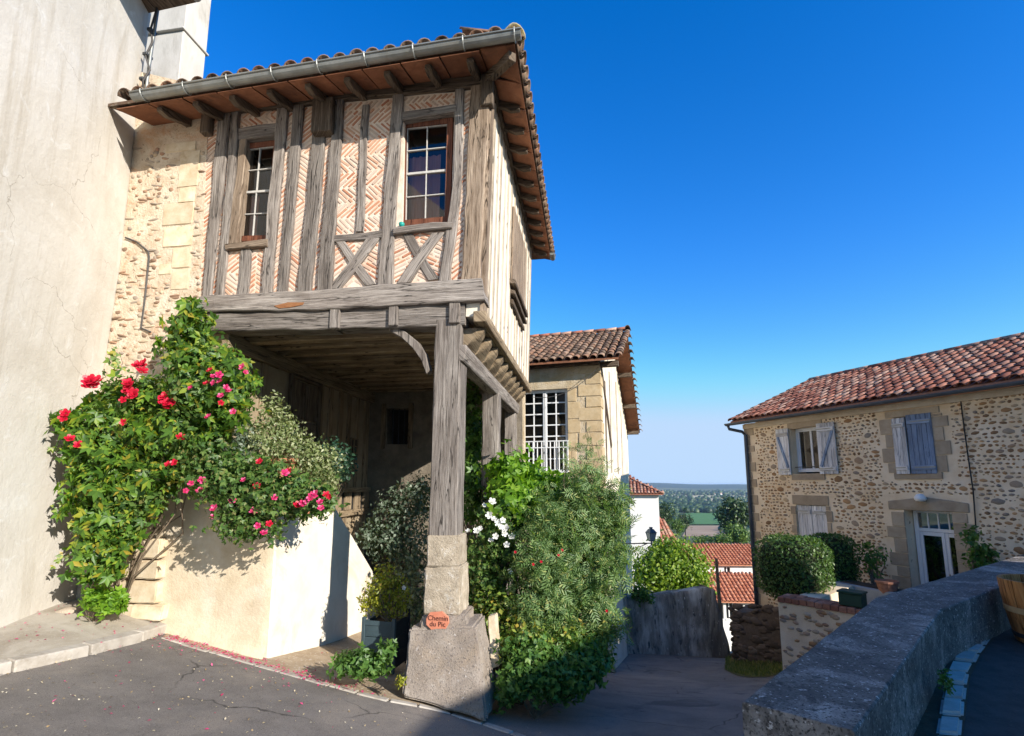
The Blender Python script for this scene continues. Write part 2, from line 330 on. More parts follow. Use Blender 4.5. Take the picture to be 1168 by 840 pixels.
def m_asphalt(name):
    N = NT(name); v = coords(N, offset=False)
    c = ramp(N, noise(N, v, 2.2, 7, 0.7), [(0.3, (0.125, 0.112, 0.102)), (0.7, (0.205, 0.185, 0.168))])
    k = ramp(N, noise(N, v, 0.38, 6, 0.7, 0.8), [(0.46, (0, 0, 0)), (0.62, (1, 1, 1))]); c = mix(N, k, c, (0.235, 0.205, 0.175))
    k = ramp(N, noise(N, v, 0.9, 5, 0.6, 1.2), [(0.60, (0, 0, 0)), (0.66, (1, 1, 1))]); c = mix(N, k, c, (0.105, 0.098, 0.092))
    for sc, col, lo, hi in ((150, (0.33, 0.30, 0.27), 0.60, 0.68), (115, (0.055, 0.05, 0.047), 0.58, 0.66), (46, (0.36, 0.30, 0.23), 0.69, 0.735)):
        k = ramp(N, noise(N, v, sc, 3, 0.6), [(lo, (0, 0, 0)), (hi, (1, 1, 1))]); c = mix(N, k, c, col)
    vo = N.n('ShaderNodeTexVoronoi', feature='DISTANCE_TO_EDGE'); vo.inputs['Scale'].default_value = 0.55
    dn = N.n('ShaderNodeTexNoise'); dn.inputs['Scale'].default_value = 3.0; dn.inputs['Detail'].default_value = 6; N.l(v, dn.inputs['Vector'])
    av = N.n('ShaderNodeVectorMath', operation='MULTIPLY_ADD'); N.l(dn.outputs['Color'], av.inputs[0]); av.inputs[1].default_value = (0.35, 0.35, 0.0); N.l(v, av.inputs[2]); N.l(av.outputs[0], vo.inputs['Vector'])
    ck = ramp(N, vo.outputs['Distance'], [(0.0, (1, 1, 1)), (0.006, (0, 0, 0))]); cm = ramp(N, noise(N, v, 0.5, 3, 0.5), [(0.50, (0, 0, 0)), (0.58, (1, 1, 1))])
    ck = mix(N, 1.0, ck, cm, 'MULTIPLY'); c = mix(N, ck, c, (0.045, 0.04, 0.037))
    return finish(N, c, 0.9, noise(N, v, 170, 5, 0.7), 0.7, 0.006, 0.25)
MAT['asphalt'] = m_asphalt('asphalt_road')
def m_plaster(name):
    N = NT(name); v = coords(N, offset=False)
    c = ramp(N, noise(N, v, 0.9, 8, 0.7, 0.4), [(0.3, (0.49, 0.45, 0.385)), (0.5, (0.57, 0.535, 0.475)), (0.7, (0.62, 0.595, 0.55))])
    vs_ = coords(N, (5.0, 5.0, 0.35), offset=False)
    k = ramp(N, noise(N, vs_, 1.0, 6, 0.65), [(0.52, (0, 0, 0)), (0.72, (1, 1, 1))]); c = mix(N, k, c, (0.46, 0.415, 0.345))
    k = ramp(N, noise(N, v, 2.6, 7, 0.7, 1.5), [(0.58, (0, 0, 0)), (0.70, (1, 1, 1))]); c = mix(N, k, c, (0.64, 0.625, 0.59))
    k = ramp(N, noise(N, v, 30, 4, 0.7), [(0.66, (0, 0, 0)), (0.76, (1, 1, 1))]); c = mix(N, k, c, (0.42, 0.37, 0.30))
    vo = N.n('ShaderNodeTexVoronoi', feature='DISTANCE_TO_EDGE'); vo.inputs['Scale'].default_value = 0.8
    dn = N.n('ShaderNodeTexNoise'); dn.inputs['Scale'].default_value = 2.4; dn.inputs['Detail'].default_value = 7; N.l(v, dn.inputs['Vector'])
    av = N.n('ShaderNodeVectorMath', operation='MULTIPLY_ADD'); N.l(dn.outputs['Color'], av.inputs[0]); av.inputs[1].default_value = (0.6, 0.6, 0.6); N.l(v, av.inputs[2]); N.l(av.outputs[0], vo.inputs['Vector'])
    ck = ramp(N, vo.outputs['Distance'], [(0.0, (1, 1, 1)), (0.0035, (0, 0, 0))]); cm = ramp(N, noise(N, v, 0.6, 3, 0.5), [(0.52, (0, 0, 0)), (0.60, (1, 1, 1))])
    ck = mix(N, 1.0, ck, cm, 'MULTIPLY'); c = mix(N, ck, c, (0.30, 0.265, 0.22))
    b1 = noise(N, v, 9, 7, 0.75)
    return finish(N, c, 0.92, b1, 0.35, 0.03, 0.2)
MAT['plaster'] = m_plaster('plaster_wall')
MAT['asphalt_dark'] = m_simple('asphalt_dark', [(0.3, (0.05, 0.045, 0.042)), (0.7, (0.085, 0.078, 0.073))], scale=8, bscale=110, bstr=1.0, bdist=0.01, speck=[(90, (0.13, 0.125, 0.12), 0.63, 0.70)])
MAT['concrete'] = m_simple('concrete', [(0.3, (0.34, 0.295, 0.235)), (0.6, (0.44, 0.395, 0.33))], scale=3, bscale=80, bstr=0.5, stain=(0.28, 0.235, 0.18), stain_scale=1.3, speck=[(70, (0.55, 0.51, 0.45), 0.62, 0.70)])
MAT['kerb'] = m_simple('kerb', [(0.3, (0.34, 0.305, 0.26)), (0.7, (0.48, 0.44, 0.385))], scale=8, bscale=60, bstr=0.5, vary=0.15, stain=(0.28, 0.24, 0.19), stain_scale=4)
MAT['cobble'] = m_simple('cobble', [(0.3, (0.34, 0.325, 0.30)), (0.7, (0.47, 0.455, 0.43))], scale=14, bscale=60, bstr=0.4, vary=0.14)
MAT['dirt'] = m_simple('dirt', [(0.3, (0.30, 0.22, 0.14)), (0.7, (0.48, 0.38, 0.27))], scale=6, bscale=50, bstr=0.8, bdist=0.02, speck=[(28, (0.58, 0.52, 0.44), 0.6, 0.68)])
MAT['soil'] = m_simple('soil', [(0.3, (0.06, 0.04, 0.025)), (0.7, (0.12, 0.085, 0.055))], scale=12, bscale=50, bstr=1.0, bdist=0.02)
MAT['grass'] = m_simple('grass', [(0.3, (0.075, 0.085, 0.022)), (0.7, (0.15, 0.145, 0.04))], scale=9, bscale=90, bstr=1.0, bdist=0.03)
MAT['terracotta'] = m_simple('terracotta', [(0.3, (0.42, 0.17, 0.09)), (0.7, (0.54, 0.25, 0.14))], scale=9, bscale=40, bstr=0.25, rough=0.8)
MAT['plaque'] = m_simple('plaque', [(0.3, (0.50, 0.17, 0.10)), (0.7, (0.60, 0.24, 0.15))], scale=9, bstr=0.2, rough=0.6)
MAT['ink'] = m_simple('ink', [(0.3, (0.045, 0.014, 0.012)), (0.7, (0.06, 0.02, 0.018))], bstr=0)
MAT['planter'] = m_simple('planter', [(0.3, (0.035, 0.058, 0.068)), (0.7, (0.055, 0.085, 0.098))], scale=6, rough=0.55, bscale=30, bstr=0.15)
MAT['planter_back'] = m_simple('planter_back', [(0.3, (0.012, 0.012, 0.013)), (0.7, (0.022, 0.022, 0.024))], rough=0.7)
MAT['barrel'] = m_wood('barrel', (0.20, 0.085, 0.028), (0.40, 0.20, 0.075), (0.52, 0.29, 0.12), gl=2, gs=30, rough=0.5, bstr=0.25)
MAT['barrel_hoop'] = m_simple('barrel_hoop', [(0.3, (0.40, 0.29, 0.15)), (0.7, (0.50, 0.38, 0.21))], scale=9, rough=0.5, bstr=0.2)
MAT['shutter'] = m_wood('shutter', (0.52, 0.53, 0.56), (0.66, 0.67, 0.70), (0.74, 0.75, 0.78), gl=2, gs=30, rough=0.7, bstr=0.2)
MAT['shutter_blue'] = m_wood('shutter_blue', (0.16, 0.23, 0.36), (0.22, 0.30, 0.45), (0.30, 0.38, 0.52), gl=2, gs=30, rough=0.7, bstr=0.2)
MAT['door_white'] = m_simple('door_white', [(0.3, (0.60, 0.64, 0.70)), (0.7, (0.68, 0.71, 0.76))], rough=0.5, bstr=0.05)
MAT['white_wall'] = m_simple('white_wall', [(0.3, (0.70, 0.67, 0.62)), (0.7, (0.78, 0.76, 0.72))], scale=2, bscale=30, bstr=0.2)
MAT['chimney_render'] = m_simple('chimney_render', [(0.3, (0.44, 0.41, 0.36)), (0.7, (0.58, 0.55, 0.50))], scale=4, bscale=30, bstr=0.4, stain=(0.30, 0.27, 0.22), stain_scale=2.2, stain_range=(0.55, 0.75), stretch=(1, 1, .4))
MAT['house2_wall'] = m_simple('house2_wall', [(0.3, (0.38, 0.30, 0.19)), (0.5, (0.52, 0.43, 0.30)), (0.7, (0.62, 0.53, 0.40))], scale=3.5, bscale=28, bstr=0.8, bdist=0.03,
    stain=(0.48, 0.33, 0.16), stain_scale=1.4, stain_range=(0.52, 0.7), speck=[(16, (0.26, 0.20, 0.14), 0.64, 0.72)])
MAT['house2_side'] = m_simple('house2_side', [(0.3, (0.60, 0.53, 0.42)), (0.7, (0.74, 0.68, 0.57))], scale=2.5, bscale=25, bstr=0.5, bdist=0.02, stain=(0.54, 0.43, 0.28), stain_scale=1.3)
MAT['lantern'] = m_simple('lantern', [(0.3, (0.02, 0.05, 0.09)), (0.7, (0.03, 0.075, 0.13))], rough=0.4, bstr=0.05)
MAT['lantern_glass'] = m_simple('lantern_glass', [(0.3, (0.16, 0.22, 0.25)), (0.7, (0.24, 0.31, 0.34))], rough=0.15, bstr=0, spec=0.6)
MAT['green_box'] = m_simple('green_box', [(0.3, (0.015, 0.045, 0.03)), (0.7, (0.025, 0.065, 0.045))], rough=0.5, bstr=0.05)
MAT['trough'] = m_simple('trough', [(0.3, (0.24, 0.26, 0.28)), (0.7, (0.32, 0.34, 0.36))], rough=0.8)
MAT['coping_brick'] = m_pieces('coping_brick', [(0.0, (0.25, 0.10, 0.065)), (0.5, (0.36, 0.16, 0.10)), (1.0, (0.42, 0.22, 0.15))], scale=20)
MAT['bark'] = m_simple('bark', [(0.3, (0.10, 0.075, 0.05)), (0.7, (0.22, 0.17, 0.12))], scale=20, bscale=40, bstr=0.8, stretch=(1, 1, 0.2))
MAT['wire'] = m_simple('wire', [(0.3, (0.025, 0.025, 0.025)), (0.7, (0.05, 0.05, 0.05))])
MAT['terrain'] = m_simple('terrain', [(0.3, (0.055, 0.075, 0.028)), (0.5, (0.11, 0.125, 0.05)), (0.7, (0.30, 0.27, 0.15))], scale=0.0016, detail=5, bstr=0.0, stain=(0.05, 0.075, 0.03), stain_scale=0.004, offset=False)
MAT['hills'] = m_simple('hills', [(0.3, (0.018, 0.035, 0.016)), (0.7, (0.04, 0.06, 0.026))], scale=0.002, detail=8, bstr=0.0, offset=False)
MAT['field_green'] = m_simple('field_green', [(0.3, (0.07, 0.17, 0.045)), (0.7, (0.10, 0.22, 0.06))], scale=0.02, bstr=0)
MAT['field_brown'] = m_simple('field_brown', [(0.3, (0.26, 0.15, 0.09)), (0.7, (0.46, 0.34, 0.22))], scale=0.03, bstr=0, stretch=(0.3, 3, 1))
MAT['field_straw'] = m_simple('field_straw', [(0.3, (0.40, 0.33, 0.18)), (0.7, (0.52, 0.45, 0.27))], scale=0.01, bstr=0)
# foliage
MAT['leaf_vine'] = m_leaf('leaf_vine', [(0.0, (0.035, 0.085, 0.014)), (0.4, (0.075, 0.165, 0.02)), (0.72, (0.13, 0.24, 0.026)), (0.9, (0.24, 0.31, 0.03)), (1.0, (0.36, 0.27, 0.035))])
MAT['leaf_rose'] = m_leaf('leaf_rose', [(0.0, (0.035, 0.085, 0.02)), (0.5, (0.075, 0.15, 0.03)), (0.85, (0.14, 0.22, 0.05)), (1.0, (0.24, 0.22, 0.08))])
MAT['leaf_varieg'] = m_leaf('leaf_varieg', [(0.0, (0.10, 0.14, 0.05)), (0.4, (0.20, 0.25, 0.10)), (0.75, (0.34, 0.37, 0.19)), (1.0, (0.46, 0.47, 0.30))])
MAT['leaf_grey'] = m_leaf('leaf_grey', [(0.0, (0.06, 0.10, 0.06)), (0.6, (0.15, 0.20, 0.14)), (1.0, (0.30, 0.35, 0.28))])
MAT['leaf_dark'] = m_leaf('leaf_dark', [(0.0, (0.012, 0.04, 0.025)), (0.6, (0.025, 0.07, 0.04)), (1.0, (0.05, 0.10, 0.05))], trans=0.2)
MAT['leaf_yellow'] = m_leaf('leaf_yellow', [(0.0, (0.12, 0.15, 0.015)), (0.5, (0.25, 0.28, 0.025)), (0.85, (0.38, 0.37, 0.04)), (1.0, (0.30, 0.20, 0.06))])
MAT['leaf_bright'] = m_leaf('leaf_bright', [(0.0, (0.07, 0.16, 0.012)), (0.5, (0.14, 0.29, 0.02)), (1.0, (0.24, 0.38, 0.035))], trans=0.4)
MAT['leaf_pale'] = m_leaf('leaf_pale', [(0.0, (0.07, 0.13, 0.04)), (0.5, (0.13, 0.225, 0.07)), (0.85, (0.21, 0.30, 0.11)), (1.0, (0.34, 0.34, 0.10))])
MAT['leaf_mixed'] = m_leaf('leaf_mixed', [(0.0, (0.07, 0.13, 0.025)), (0.45, (0.14, 0.22, 0.035)), (0.8, (0.28, 0.33, 0.055)), (1.0, (0.42, 0.30, 0.06))])
MAT['leaf_cover'] = m_leaf('leaf_cover', [(0.0, (0.045, 0.105, 0.022)), (0.6, (0.09, 0.19, 0.038)), (1.0, (0.16, 0.26, 0.06))])
MAT['leaf_hedge'] = m_leaf('leaf_hedge', [(0.0, (0.03, 0.075, 0.016)), (0.6, (0.07, 0.14, 0.028)), (1.0, (0.13, 0.20, 0.045))], trans=0.25)
MAT['leaf_tree'] = m_leaf('leaf_tree', [(0.0, (0.07, 0.13, 0.012)), (0.5, (0.15, 0.25, 0.02)), (1.0, (0.28, 0.36, 0.04))])
MAT['leaf_far'] = m_leaf('leaf_far', [(0.0, (0.02, 0.045, 0.015)), (0.5, (0.04, 0.075, 0.022)), (1.0, (0.075, 0.115, 0.035))], trans=0.15)
MAT['leaf_far_light'] = m_leaf('leaf_far_light', [(0.0, (0.06, 0.11, 0.025)), (0.6, (0.11, 0.18, 0.035)), (1.0, (0.17, 0.24, 0.05))], trans=0.2)
MAT['petal_red'] = m_leaf('petal_red', [(0.0, (0.42, 0.004, 0.022)), (1.0, (0.62, 0.012, 0.05))], trans=0.2, through=(1.0, 0.9, 0.9))
MAT['petal_pink'] = m_leaf('petal_pink', [(0.0, (0.48, 0.012, 0.09)), (0.6, (0.62, 0.035, 0.17)), (1.0, (0.72, 0.14, 0.30))], trans=0.2, through=(1.0, 0.9, 0.9))
MAT['petal_white'] = m_leaf('petal_white', [(0.0, (0.72, 0.72, 0.68)), (1.0, (0.84, 0.84, 0.80))], trans=0.2, through=(1.0, 0.9, 0.9))

# ================================================================== GROUND
CTRL = np.array([  # x, y, height relative to the eye
    (0,0,-1.65),(-3,0,-1.65),(3,0,-1.65),(-5.3,5.3,-1.60),(-5.3,6.5,-1.57),(-5.3,3,-1.6),(-7,1,-1.6),(-3.35,3.3,-1.66),(-4.4,6.65,-1.76),(-3.05,6.4,-2.03),
    (-.9,5.6,-2.30),(-.2,5.5,-2.45),(2.93,12.5,-4.31),(7.2,17,-5.45),(4.1,16.6,-5.2),(4.67,9,-3.3),(2.34,5.2,-2.49),(.98,4.9,-2.42),(-.88,4.1,-2.03),
    (-2,9,-2.55),(-.4,10,-3.2),(1.0,8.6,-3.15),(-2.9,8.0,-2.3),(-9,-12,-1.5),(9,-12,-1.65),(12,0,-1.9),(-12,3,-1.5),(-9,12,-1.9),(12,12,-3.9),(3,20,-6.2),(12,22,-6.6),(-6,22,-5.0),(0,-12,-1.6),(1,2,-1.72)], float)
def _tps(r): 
    r = np.maximum(r, 1e-9); return r * r * np.log(r)
def tps_fit(c, lam=0.02):
    n = len(c); K = _tps(np.hypot(c[:, None, 0]-c[None, :, 0], c[:, None, 1]-c[None, :, 1])) + lam*np.eye(n)
    Pm = np.c_[np.ones(n), c[:, :2]]; A = np.block([[K, Pm], [Pm.T, np.zeros((3, 3))]])
    return np.linalg.solve(A, np.r_[c[:, 2], 0, 0, 0])
_W = tps_fit(CTRL)
def ground_np(x, y):
    x = np.asarray(x, float); y = np.asarray(y, float)
    d = np.hypot(x[..., None]-CTRL[:, 0], y[..., None]-CTRL[:, 1])
    return _tps(d) @ _W[:len(CTRL)] + _W[-3] + _W[-2]*x + _W[-1]*y + EYE
def g(x, y): return float(ground_np(np.array([x]), np.array([y]))[0])
def ghit(px, py, lift=0.0):
    d = ray(px, py); lo, hi = 0.3, 60.0; c = Vector((0, 0, EYE)); prev = lo
    t = lo
    while t < 40:
        p = c + d*t
        if p.z < g(p.x, p.y) + lift: break
        prev = t; t += 0.15
    lo, hi = prev, t
    for _ in range(24):
        m = (lo+hi)/2; p = c + d*m
        if p.z < g(p.x, p.y) + lift: hi = m
        else: lo = m
    return c + d*hi

def sheet(name, mat, x0, x1, y0, y1, n, m, fn, kind='structure', parent=None):
    xs = np.linspace(x0, x1, n); ys = np.linspace(y0, y1, m); X, Y = np.meshgrid(xs, ys)
    Z = fn(X, Y); v = np.c_[X.ravel(), Y.ravel(), Z.ravel()]
    i = np.arange(n*m).reshape(m, n); f = np.c_[i[:-1, :-1].ravel(), i[:-1, 1:].ravel(), i[1:, 1:].ravel(), i[1:, :-1].ravel()]
    return put(name, mesh_from(name, v, f, mat, True), parent, None, kind)
street = sheet('street', MAT['asphalt'], -12, 13, -12, 21, 140, 190, ground_np)
tag(street, 'grey asphalt street sloping down past the timbered house')

def poly_on_ground(name, pts, mat, lift, step=0.25, kind='structure', thick=None, parent=None):
    """strip between two polylines (left/right), following the ground."""
    A, B = pts; n = len(A); v = []; f = []
    k = 8
    for a, b in zip(A, B):
        for j in range(k+1):
            x = a[0] + (b[0]-a[0])*j/k; y = a[1] + (b[1]-a[1])*j/k
            v.append((x, y, g(x, y) + lift))
    for i in range(n-1):
        for j in range(k): q = i*(k+1)+j; f.append((q, q+1, q+k+2, q+k+1))
    if thick:
        N0 = len(v); v += [(p[0], p[1], p[2]-thick) for p in v]
        for i in range(n-1): 
            q = i*(k+1); f.append((q, q+k+1, N0+q+k+1, N0+q)); q += k; f.append((q+k+1, q, N0+q, N0+q+k+1))
        for j in range(k): f.append((j+1, j, N0+j, N0+j+1)); q = (n-1)*(k+1)+j; f.append((q, q+1, N0+q+1, N0+q))
    return put(name, mesh_from(name, v, f, mat), parent, None, kind)
def resample(pts, n):
    pts = [Vector(p) for p in pts]; L = [0]
    for a, b in zip(pts, pts[1:]): L.append(L[-1] + (b-a).length)
    out = []
    for i in range(n):
        s = L[-1]*i/(n-1); k = 0
        while k < len(pts)-2 and L[k+1] < s: k += 1
        t = (s-L[k])/max(L[k+1]-L[k], 1e-6); out.append(pts[k].lerp(pts[k+1], min(max(t, 0), 1)))
    return out

# raised pavement along the plaster wall, with its pale kerb
kA = [ghit(x, y) for x, y in ((-90, 792), (-40, 781), (0, 768), (60, 755), (120, 741), (170, 727), (205, 713))]
kB = [ghit(x, y) for x, y in ((-90, 752), (-40, 740), (0, 726), (40, 712), (90, 694), (130, 700), (200, 706))]
kAr, kBr = resample(kA, 16), resample(kB, 16)
for p in kBr: p.x -= 0.25
pav = poly_on_ground('pavement', (kAr, kBr), MAT['concrete'], 0.09, thick=0.3)
tag(pav, 'worn concrete pavement along the white plaster wall')
kerb = bpy.data.objects.new('kerb', None); link(kerb, None, Matrix.Translation(kA[3])); kerb['kind'] = 'structure'
kerb['label'] = 'pale kerb edging the pavement by the plaster wall'
def kerb_run(line, w, h, parent, name, mat, seg=0.5, gap=0.012, lift=0.02, wav=0.01):
    L = resample(line, 160); acc = 0; start = 0; pieces = []
    for i in range(1, 160):
        acc += (L[i]-L[i-1]).length
        if acc > seg*random.uniform(.8, 1.2) or i == 159:
            pieces.append((start, i)); start = i; acc = 0
    for a, b in pieces:
        p, q = L[a], L[b]; d = (q-p); d.z = 0
        if d.length < 0.05: continue
        d.normalize(); nrm = Vector((-d.y, d.x, 0)); m = MB()
        p = p + d*gap; q = q - d*gap; off = random.uniform(-wav, wav)
        ring = []
        for s in (p, q):
            for o in (-w/2, w/2):
                c = s + nrm*(o+off); zz = g(c.x, c.y); ring.append((c.x, c.y, zz + lift + random.uniform(-.004, .004)))
        v = ring + [(x, y, z-h) for x, y, z in ring]
        m.add(v, [(0, 1, 3, 2), (4, 6, 7, 5), (0, 2, 6, 4), (1, 5, 7, 3), (0, 4, 5, 1), (2, 3, 7, 6)])
        m.build(name, mat, parent, bevel=0.012)
kerb_run([p + Vector((0, 0.02, 0)) for p in kA], 0.14, 0.3, kerb, 'kerb_stone', MAT['kerb'], 0.7, 0.006, 0.098, 0.012)
# flush edging stones in front of the porch
eL = [ghit(x, y) for x, y in ((186, 727), (215, 736), (270, 752), (330, 769), (380, 783), (430, 797), (480, 806), (515, 814), (548, 824), (590, 838), (625, 852))]
edging = bpy.data.objects.new('edging', None); link(edging, None, Matrix.Translation(eL[4])); edging['kind'] = 'structure'
edging['label'] = 'row of flush pale edging stones in front of the porch'
kerb_run(eL, 0.11, 0.12, edging, 'edging_stone', MAT['kerb'], 0.34, 0.008, 0.012, 0.012)
# pale dusty apron between the edging and the porch walls
aB = [ghit(x, y) for x, y in ((200, 703), (250, 712), (300, 720), (345, 715), (400, 715), (440, 735), (470, 760), (520, 780), (560, 790))]
apron = poly_on_ground('apron', (resample(eL[:9], 18), resample([p + Vector((0, .35, 0)) for p in aB], 18)), MAT['dirt'], 0.008)
tag(apron, 'pale dusty ground strip between edging stones and the porch wall')

# ================================================================== HALF-TIMBERED HOUSE
H1 = Frame(-0.352, 6.0, -8.5)
house = thing('half_timbered_house', H1.P(-1.8, 2.4, g(-1.5, 7)), 'half-timbered house with herringbone brick upper storey jettied over an open porch', 'house')
def jit(a): return random.uniform(-a, a)
def timber(name, A, B, b_front, b_back, mat, parent, fr=H1, step=0.22, jag=0.008, ch=0.012, worldpts=False):
    """a timber between two edge lines A and B (pixels on the facade plane); cross-section runs b_front..b_back."""
    if not worldpts:
        A = [fr.pix(x, y, b_front) for x, y in A]; B = [fr.pix(x, y, b_front) for x, y in B]
    A = [Vector((p[0], 0, p[1])) for p in A]; B = [Vector((p[0], 0, p[1])) for p in B]
    L = max(sum((q-p).length for p, q in zip(A, A[1:])), .1); n = max(3, int(L/step)+1); ph = random.uniform(0, 6.3); bow = random.uniform(-.012, .012)
    A, B = resample(A, n), resample(B, n)
    v = []; uv_s = []
    for i in range(n):
        a, b = A[i], B[i]; d = (b-a).normalized(); k = jag if 0 < i < n-1 else 0
        sw = bow*math.sin(math.pi*i/(n-1)) + (.006*math.sin(ph + 2.3*L*i/(n-1)) if k else 0); a = a + d*(jit(k)+sw); b = b + d*(jit(k)+sw); df = jit(k*.8); w = (b-a).length
        for p, bb in ((a, b_back), (a, b_front+ch+df), (a + d*ch, b_front+df), (b - d*ch, b_front+df), (b, b_front+ch+df), (b, b_back)):
            v.append(fr.P(p.x, bb, p.z))
        uv_s.append((L*i/(n-1), w))
    f = []; uv = []; m = 6
    vco = lambda k, w: [-.15, 0, .01, w-.01, w, w+.15][k]
    for i in range(n-1):
        for k in range(m-1):
            f.append((i*m+k, i*m+k+1, (i+1)*m+k+1, (i+1)*m+k))
            for (ii, kk) in ((i, k), (i, k+1), (i+1, k+1), (i+1, k)): uv.append((uv_s[ii][0], vco(kk, uv_s[ii][1])))
    for i, o in ((0, 1), (n-1, -1)):
        q = tuple(i*m+k for k in range(m))[::o]; f.append(q)
        for t in q: uv.append((uv_s[i][0] + .02*(t % 3), vco(t % m, uv_s[i][1])))
    me = mesh_from(name, v, f, mat, False, uv)
    bm = bmesh.new(); bm.from_mesh(me); bmesh.ops.recalc_face_normals(bm, faces=bm.faces); bm.to_mesh(me); bm.free()
    return put(name, me, parent)
def post(name, tl, tr, br, bl, bf=-0.03, bb=0.10, mat=None, parent=None, **kw):
    return timber(name, [tl, bl], [tr, br], bf, bb, mat or MAT['timber'], parent or house, **kw)
def rail(name, tl, tr, br, bl, bf=-0.03, bb=0.10, mat=None, parent=None, **kw):
    return timber(name, [tl, tr], [bl, br], bf, bb, mat or MAT['timber'], parent or house, **kw)

POSTS = [[(249,124),(263,123),(240,340),(230,340)], [(264,122),(273,121),(254,340),(245,340)], [(316,114),(329,113),(309,340),(297,340)],
         [(334,112),(346,111),(326,338),(316,338)], [(359,109),(374,108),(354,336),(338,337)], [(382,106),(392,105),(378,334),(361,334)],
         [(448,98),(460,97),(447,326),(430,327)], [(519,90),(530,89),(513,322),(500,322)], [(537,88),(559,86),(546,321),(525,321)]]
for p in POSTS:
    if p[0][0] == 448: post('post', *p, bf=-0.034)
    elif p[0][0] == 537: post('corner_post', *p, bf=-0.045, bb=0.2, mat=MAT['timber_warm'])
    elif p[0][0] == 519: timber('post', [(519,90),(515,210),(500,322)], [(530,89),(525,212),(513,322)], -.03, .1, MAT['timber'], house)
    else: post('post', *p, bf=-0.030 - random.uniform(0, .012))
post('stud', (413,120),(421,119),(414,264),(405,264), bf=-.024)
post('stud', (274,284),(286,284),(282,339),(269,339), bf=-.024)
rail('rail', (378,268),(436,262),(436,271),(378,276), bf=-.027)
for q in ([(417,272),(433,271),(388,329),(373,329)], [(382,275),(393,275),(429,324),(416,326)], [(492,266),(507,265),(468,322),(452,323)], [(459,268),(471,267),(501,318),(488,320)]):
    post('cross_brace', *q, bf=-.022 if q[0][0] in (417, 492) else -.014)
rail('wall_plate', (232,122),(552,84),(552,97),(232,131), bf=-.05, bb=.16, mat=MAT['timber_dark'])
# brick infill behind the timbers
zb = H1.pix(400, 330)[1]
wall_poly = [H1.pix(222, 340), H1.pix(550, 320), H1.pix(560, 86), H1.pix(236, 122)]
m = MB(); m.prism([H1.P(u, 0.012, z) for u, z in wall_poly], H1.b*0.2); m.build('infill_mortar', MAT['brick_mortar'], house)
# brick strips: (left edge top/bottom px, right edge top/bottom px)
def lerp2(a, b, t): return (a[0] + (b[0]-a[0])*t, a[1] + (b[1]-a[1])*t)
cells = []   # convex cells in (u, z): list of corner points, row angle
def strip(tl, tr, br, bl, row_px, ang, alt=True, split=False):
    n = max(1, round((abs(bl[1]-tl[1]))/row_px))
    for i in range(n):
        a, b = lerp2(tl, bl, i/n), lerp2(tr, br, i/n); c, d = lerp2(tr, br, (i+1)/n), lerp2(tl, bl, (i+1)/n)
        if split:
            ma, mb = lerp2(a, b, .5), lerp2(d, c, .5)
            cells.append(([a, ma, mb, d], ang)); cells.append(([ma, b, c, mb], -ang))
        else: cells.append(([a, b, c, d], ang if (i % 2 == 0 or not alt) else -ang))
strip((237,126),(249,125),(231,340),(222,341), 60, 38, False)
strip((263,150),(266,150),(247,338),(240,338), 60, 40, False)
strip((273,126),(316,121),(314,139),(272,146), 12, 40, True)
strip((258,285),(274,284),(270,338),(253,338), 27, 38, True)
strip((286,284),(301,283),(298,337),(282,338), 55, 36, False, True)
strip((329,124),(334,124),(316,336),(309,336), 70, 42, False)
strip((346,122),(360,121),(339,335),(326,336), 50, 38, True)
strip((374,120),(382,119),(362,332),(354,333), 66, 42, False)
strip((392,118),(448,112),(447,120),(391,127), 9, 42, False)
strip((391,127),(413,125),(406,265),(379,268), 17.5, 42)
strip((421,124),(447,121),(437,262),(414,264), 17.5, 42)
strip((460,111),(519,105),(519,118),(460,127), 10, 42)
strip((530,104),(537,103),(526,319),(514,319), 66, 38, False)
strip((380,275),(432,271),(431,324),(375,328), 26, 34, False, True)
strip((448,267),(510,262),(502,318),(447,322), 28, 25, False, True)
bricks = []
def clip_seg(p, d, poly):
    t0, t1 = -9.0, 9.0; n = len(poly); cx = sum(q[0] for q in poly)/n; cz = sum(q[1] for q in poly)/n
    for i in range(n):
        a, b = poly[i], poly[(i+1) % n]; nx, nz = b[1]-a[1], a[0]-b[0]
        if nx*(cx-a[0]) + nz*(cz-a[1]) < 0: nx, nz = -nx, -nz
        num = nx*(p[0]-a[0]) + nz*(p[1]-a[1]); den = nx*d[0] + nz*d[1]
        if abs(den) < 1e-9:
            if num < 0: return None
            continue
        t = -num/den
        if den > 0: t0 = max(t0, t)
        else: t1 = min(t1, t)
    return (t0, t1) if t1 > t0 else None
for poly_px, ang in cells:
    poly = [H1.pix(x, y) for x, y in poly_px]
    d = (math.cos(R(ang)), math.sin(R(ang))); nrm = (-d[1], d[0])
    cu = sum(p[0] for p in poly)/4; cz = sum(p[1] for p in poly)/4
    ext = max(math.hypot(p[0]-cu, p[1]-cz) for p in poly); pitch = 0.052
    k = -ext + random.uniform(0, pitch)
    while k < ext:
        c = (cu + nrm[0]*k, cz + nrm[1]*k); s = clip_seg(c, d, poly)
        if s:
            t0, t1 = s; t0 += .008; t1 -= .008
            while t1 - t0 > 0.035:
                ln = min(t1-t0, random.uniform(.17, .24))
                if t1 - t0 - ln < .05: ln = t1-t0
                tm = t0 + ln/2
                bricks.append((c[0]+d[0]*tm, c[1]+d[1]*tm, ln-.012, ang + random.uniform(-5, 5), random.uniform(.023, .034)))
                t0 += ln
        k += pitch*random.uniform(.9, 1.12)
bv = np.array([(-.5,0,-.5),(.5,0,-.5),(.5,0,.5),(-.5,0,.5),(-.46,-1,-.42),(.46,-1,-.42),(.46,-1,.42),(-.46,-1,.42)], float)
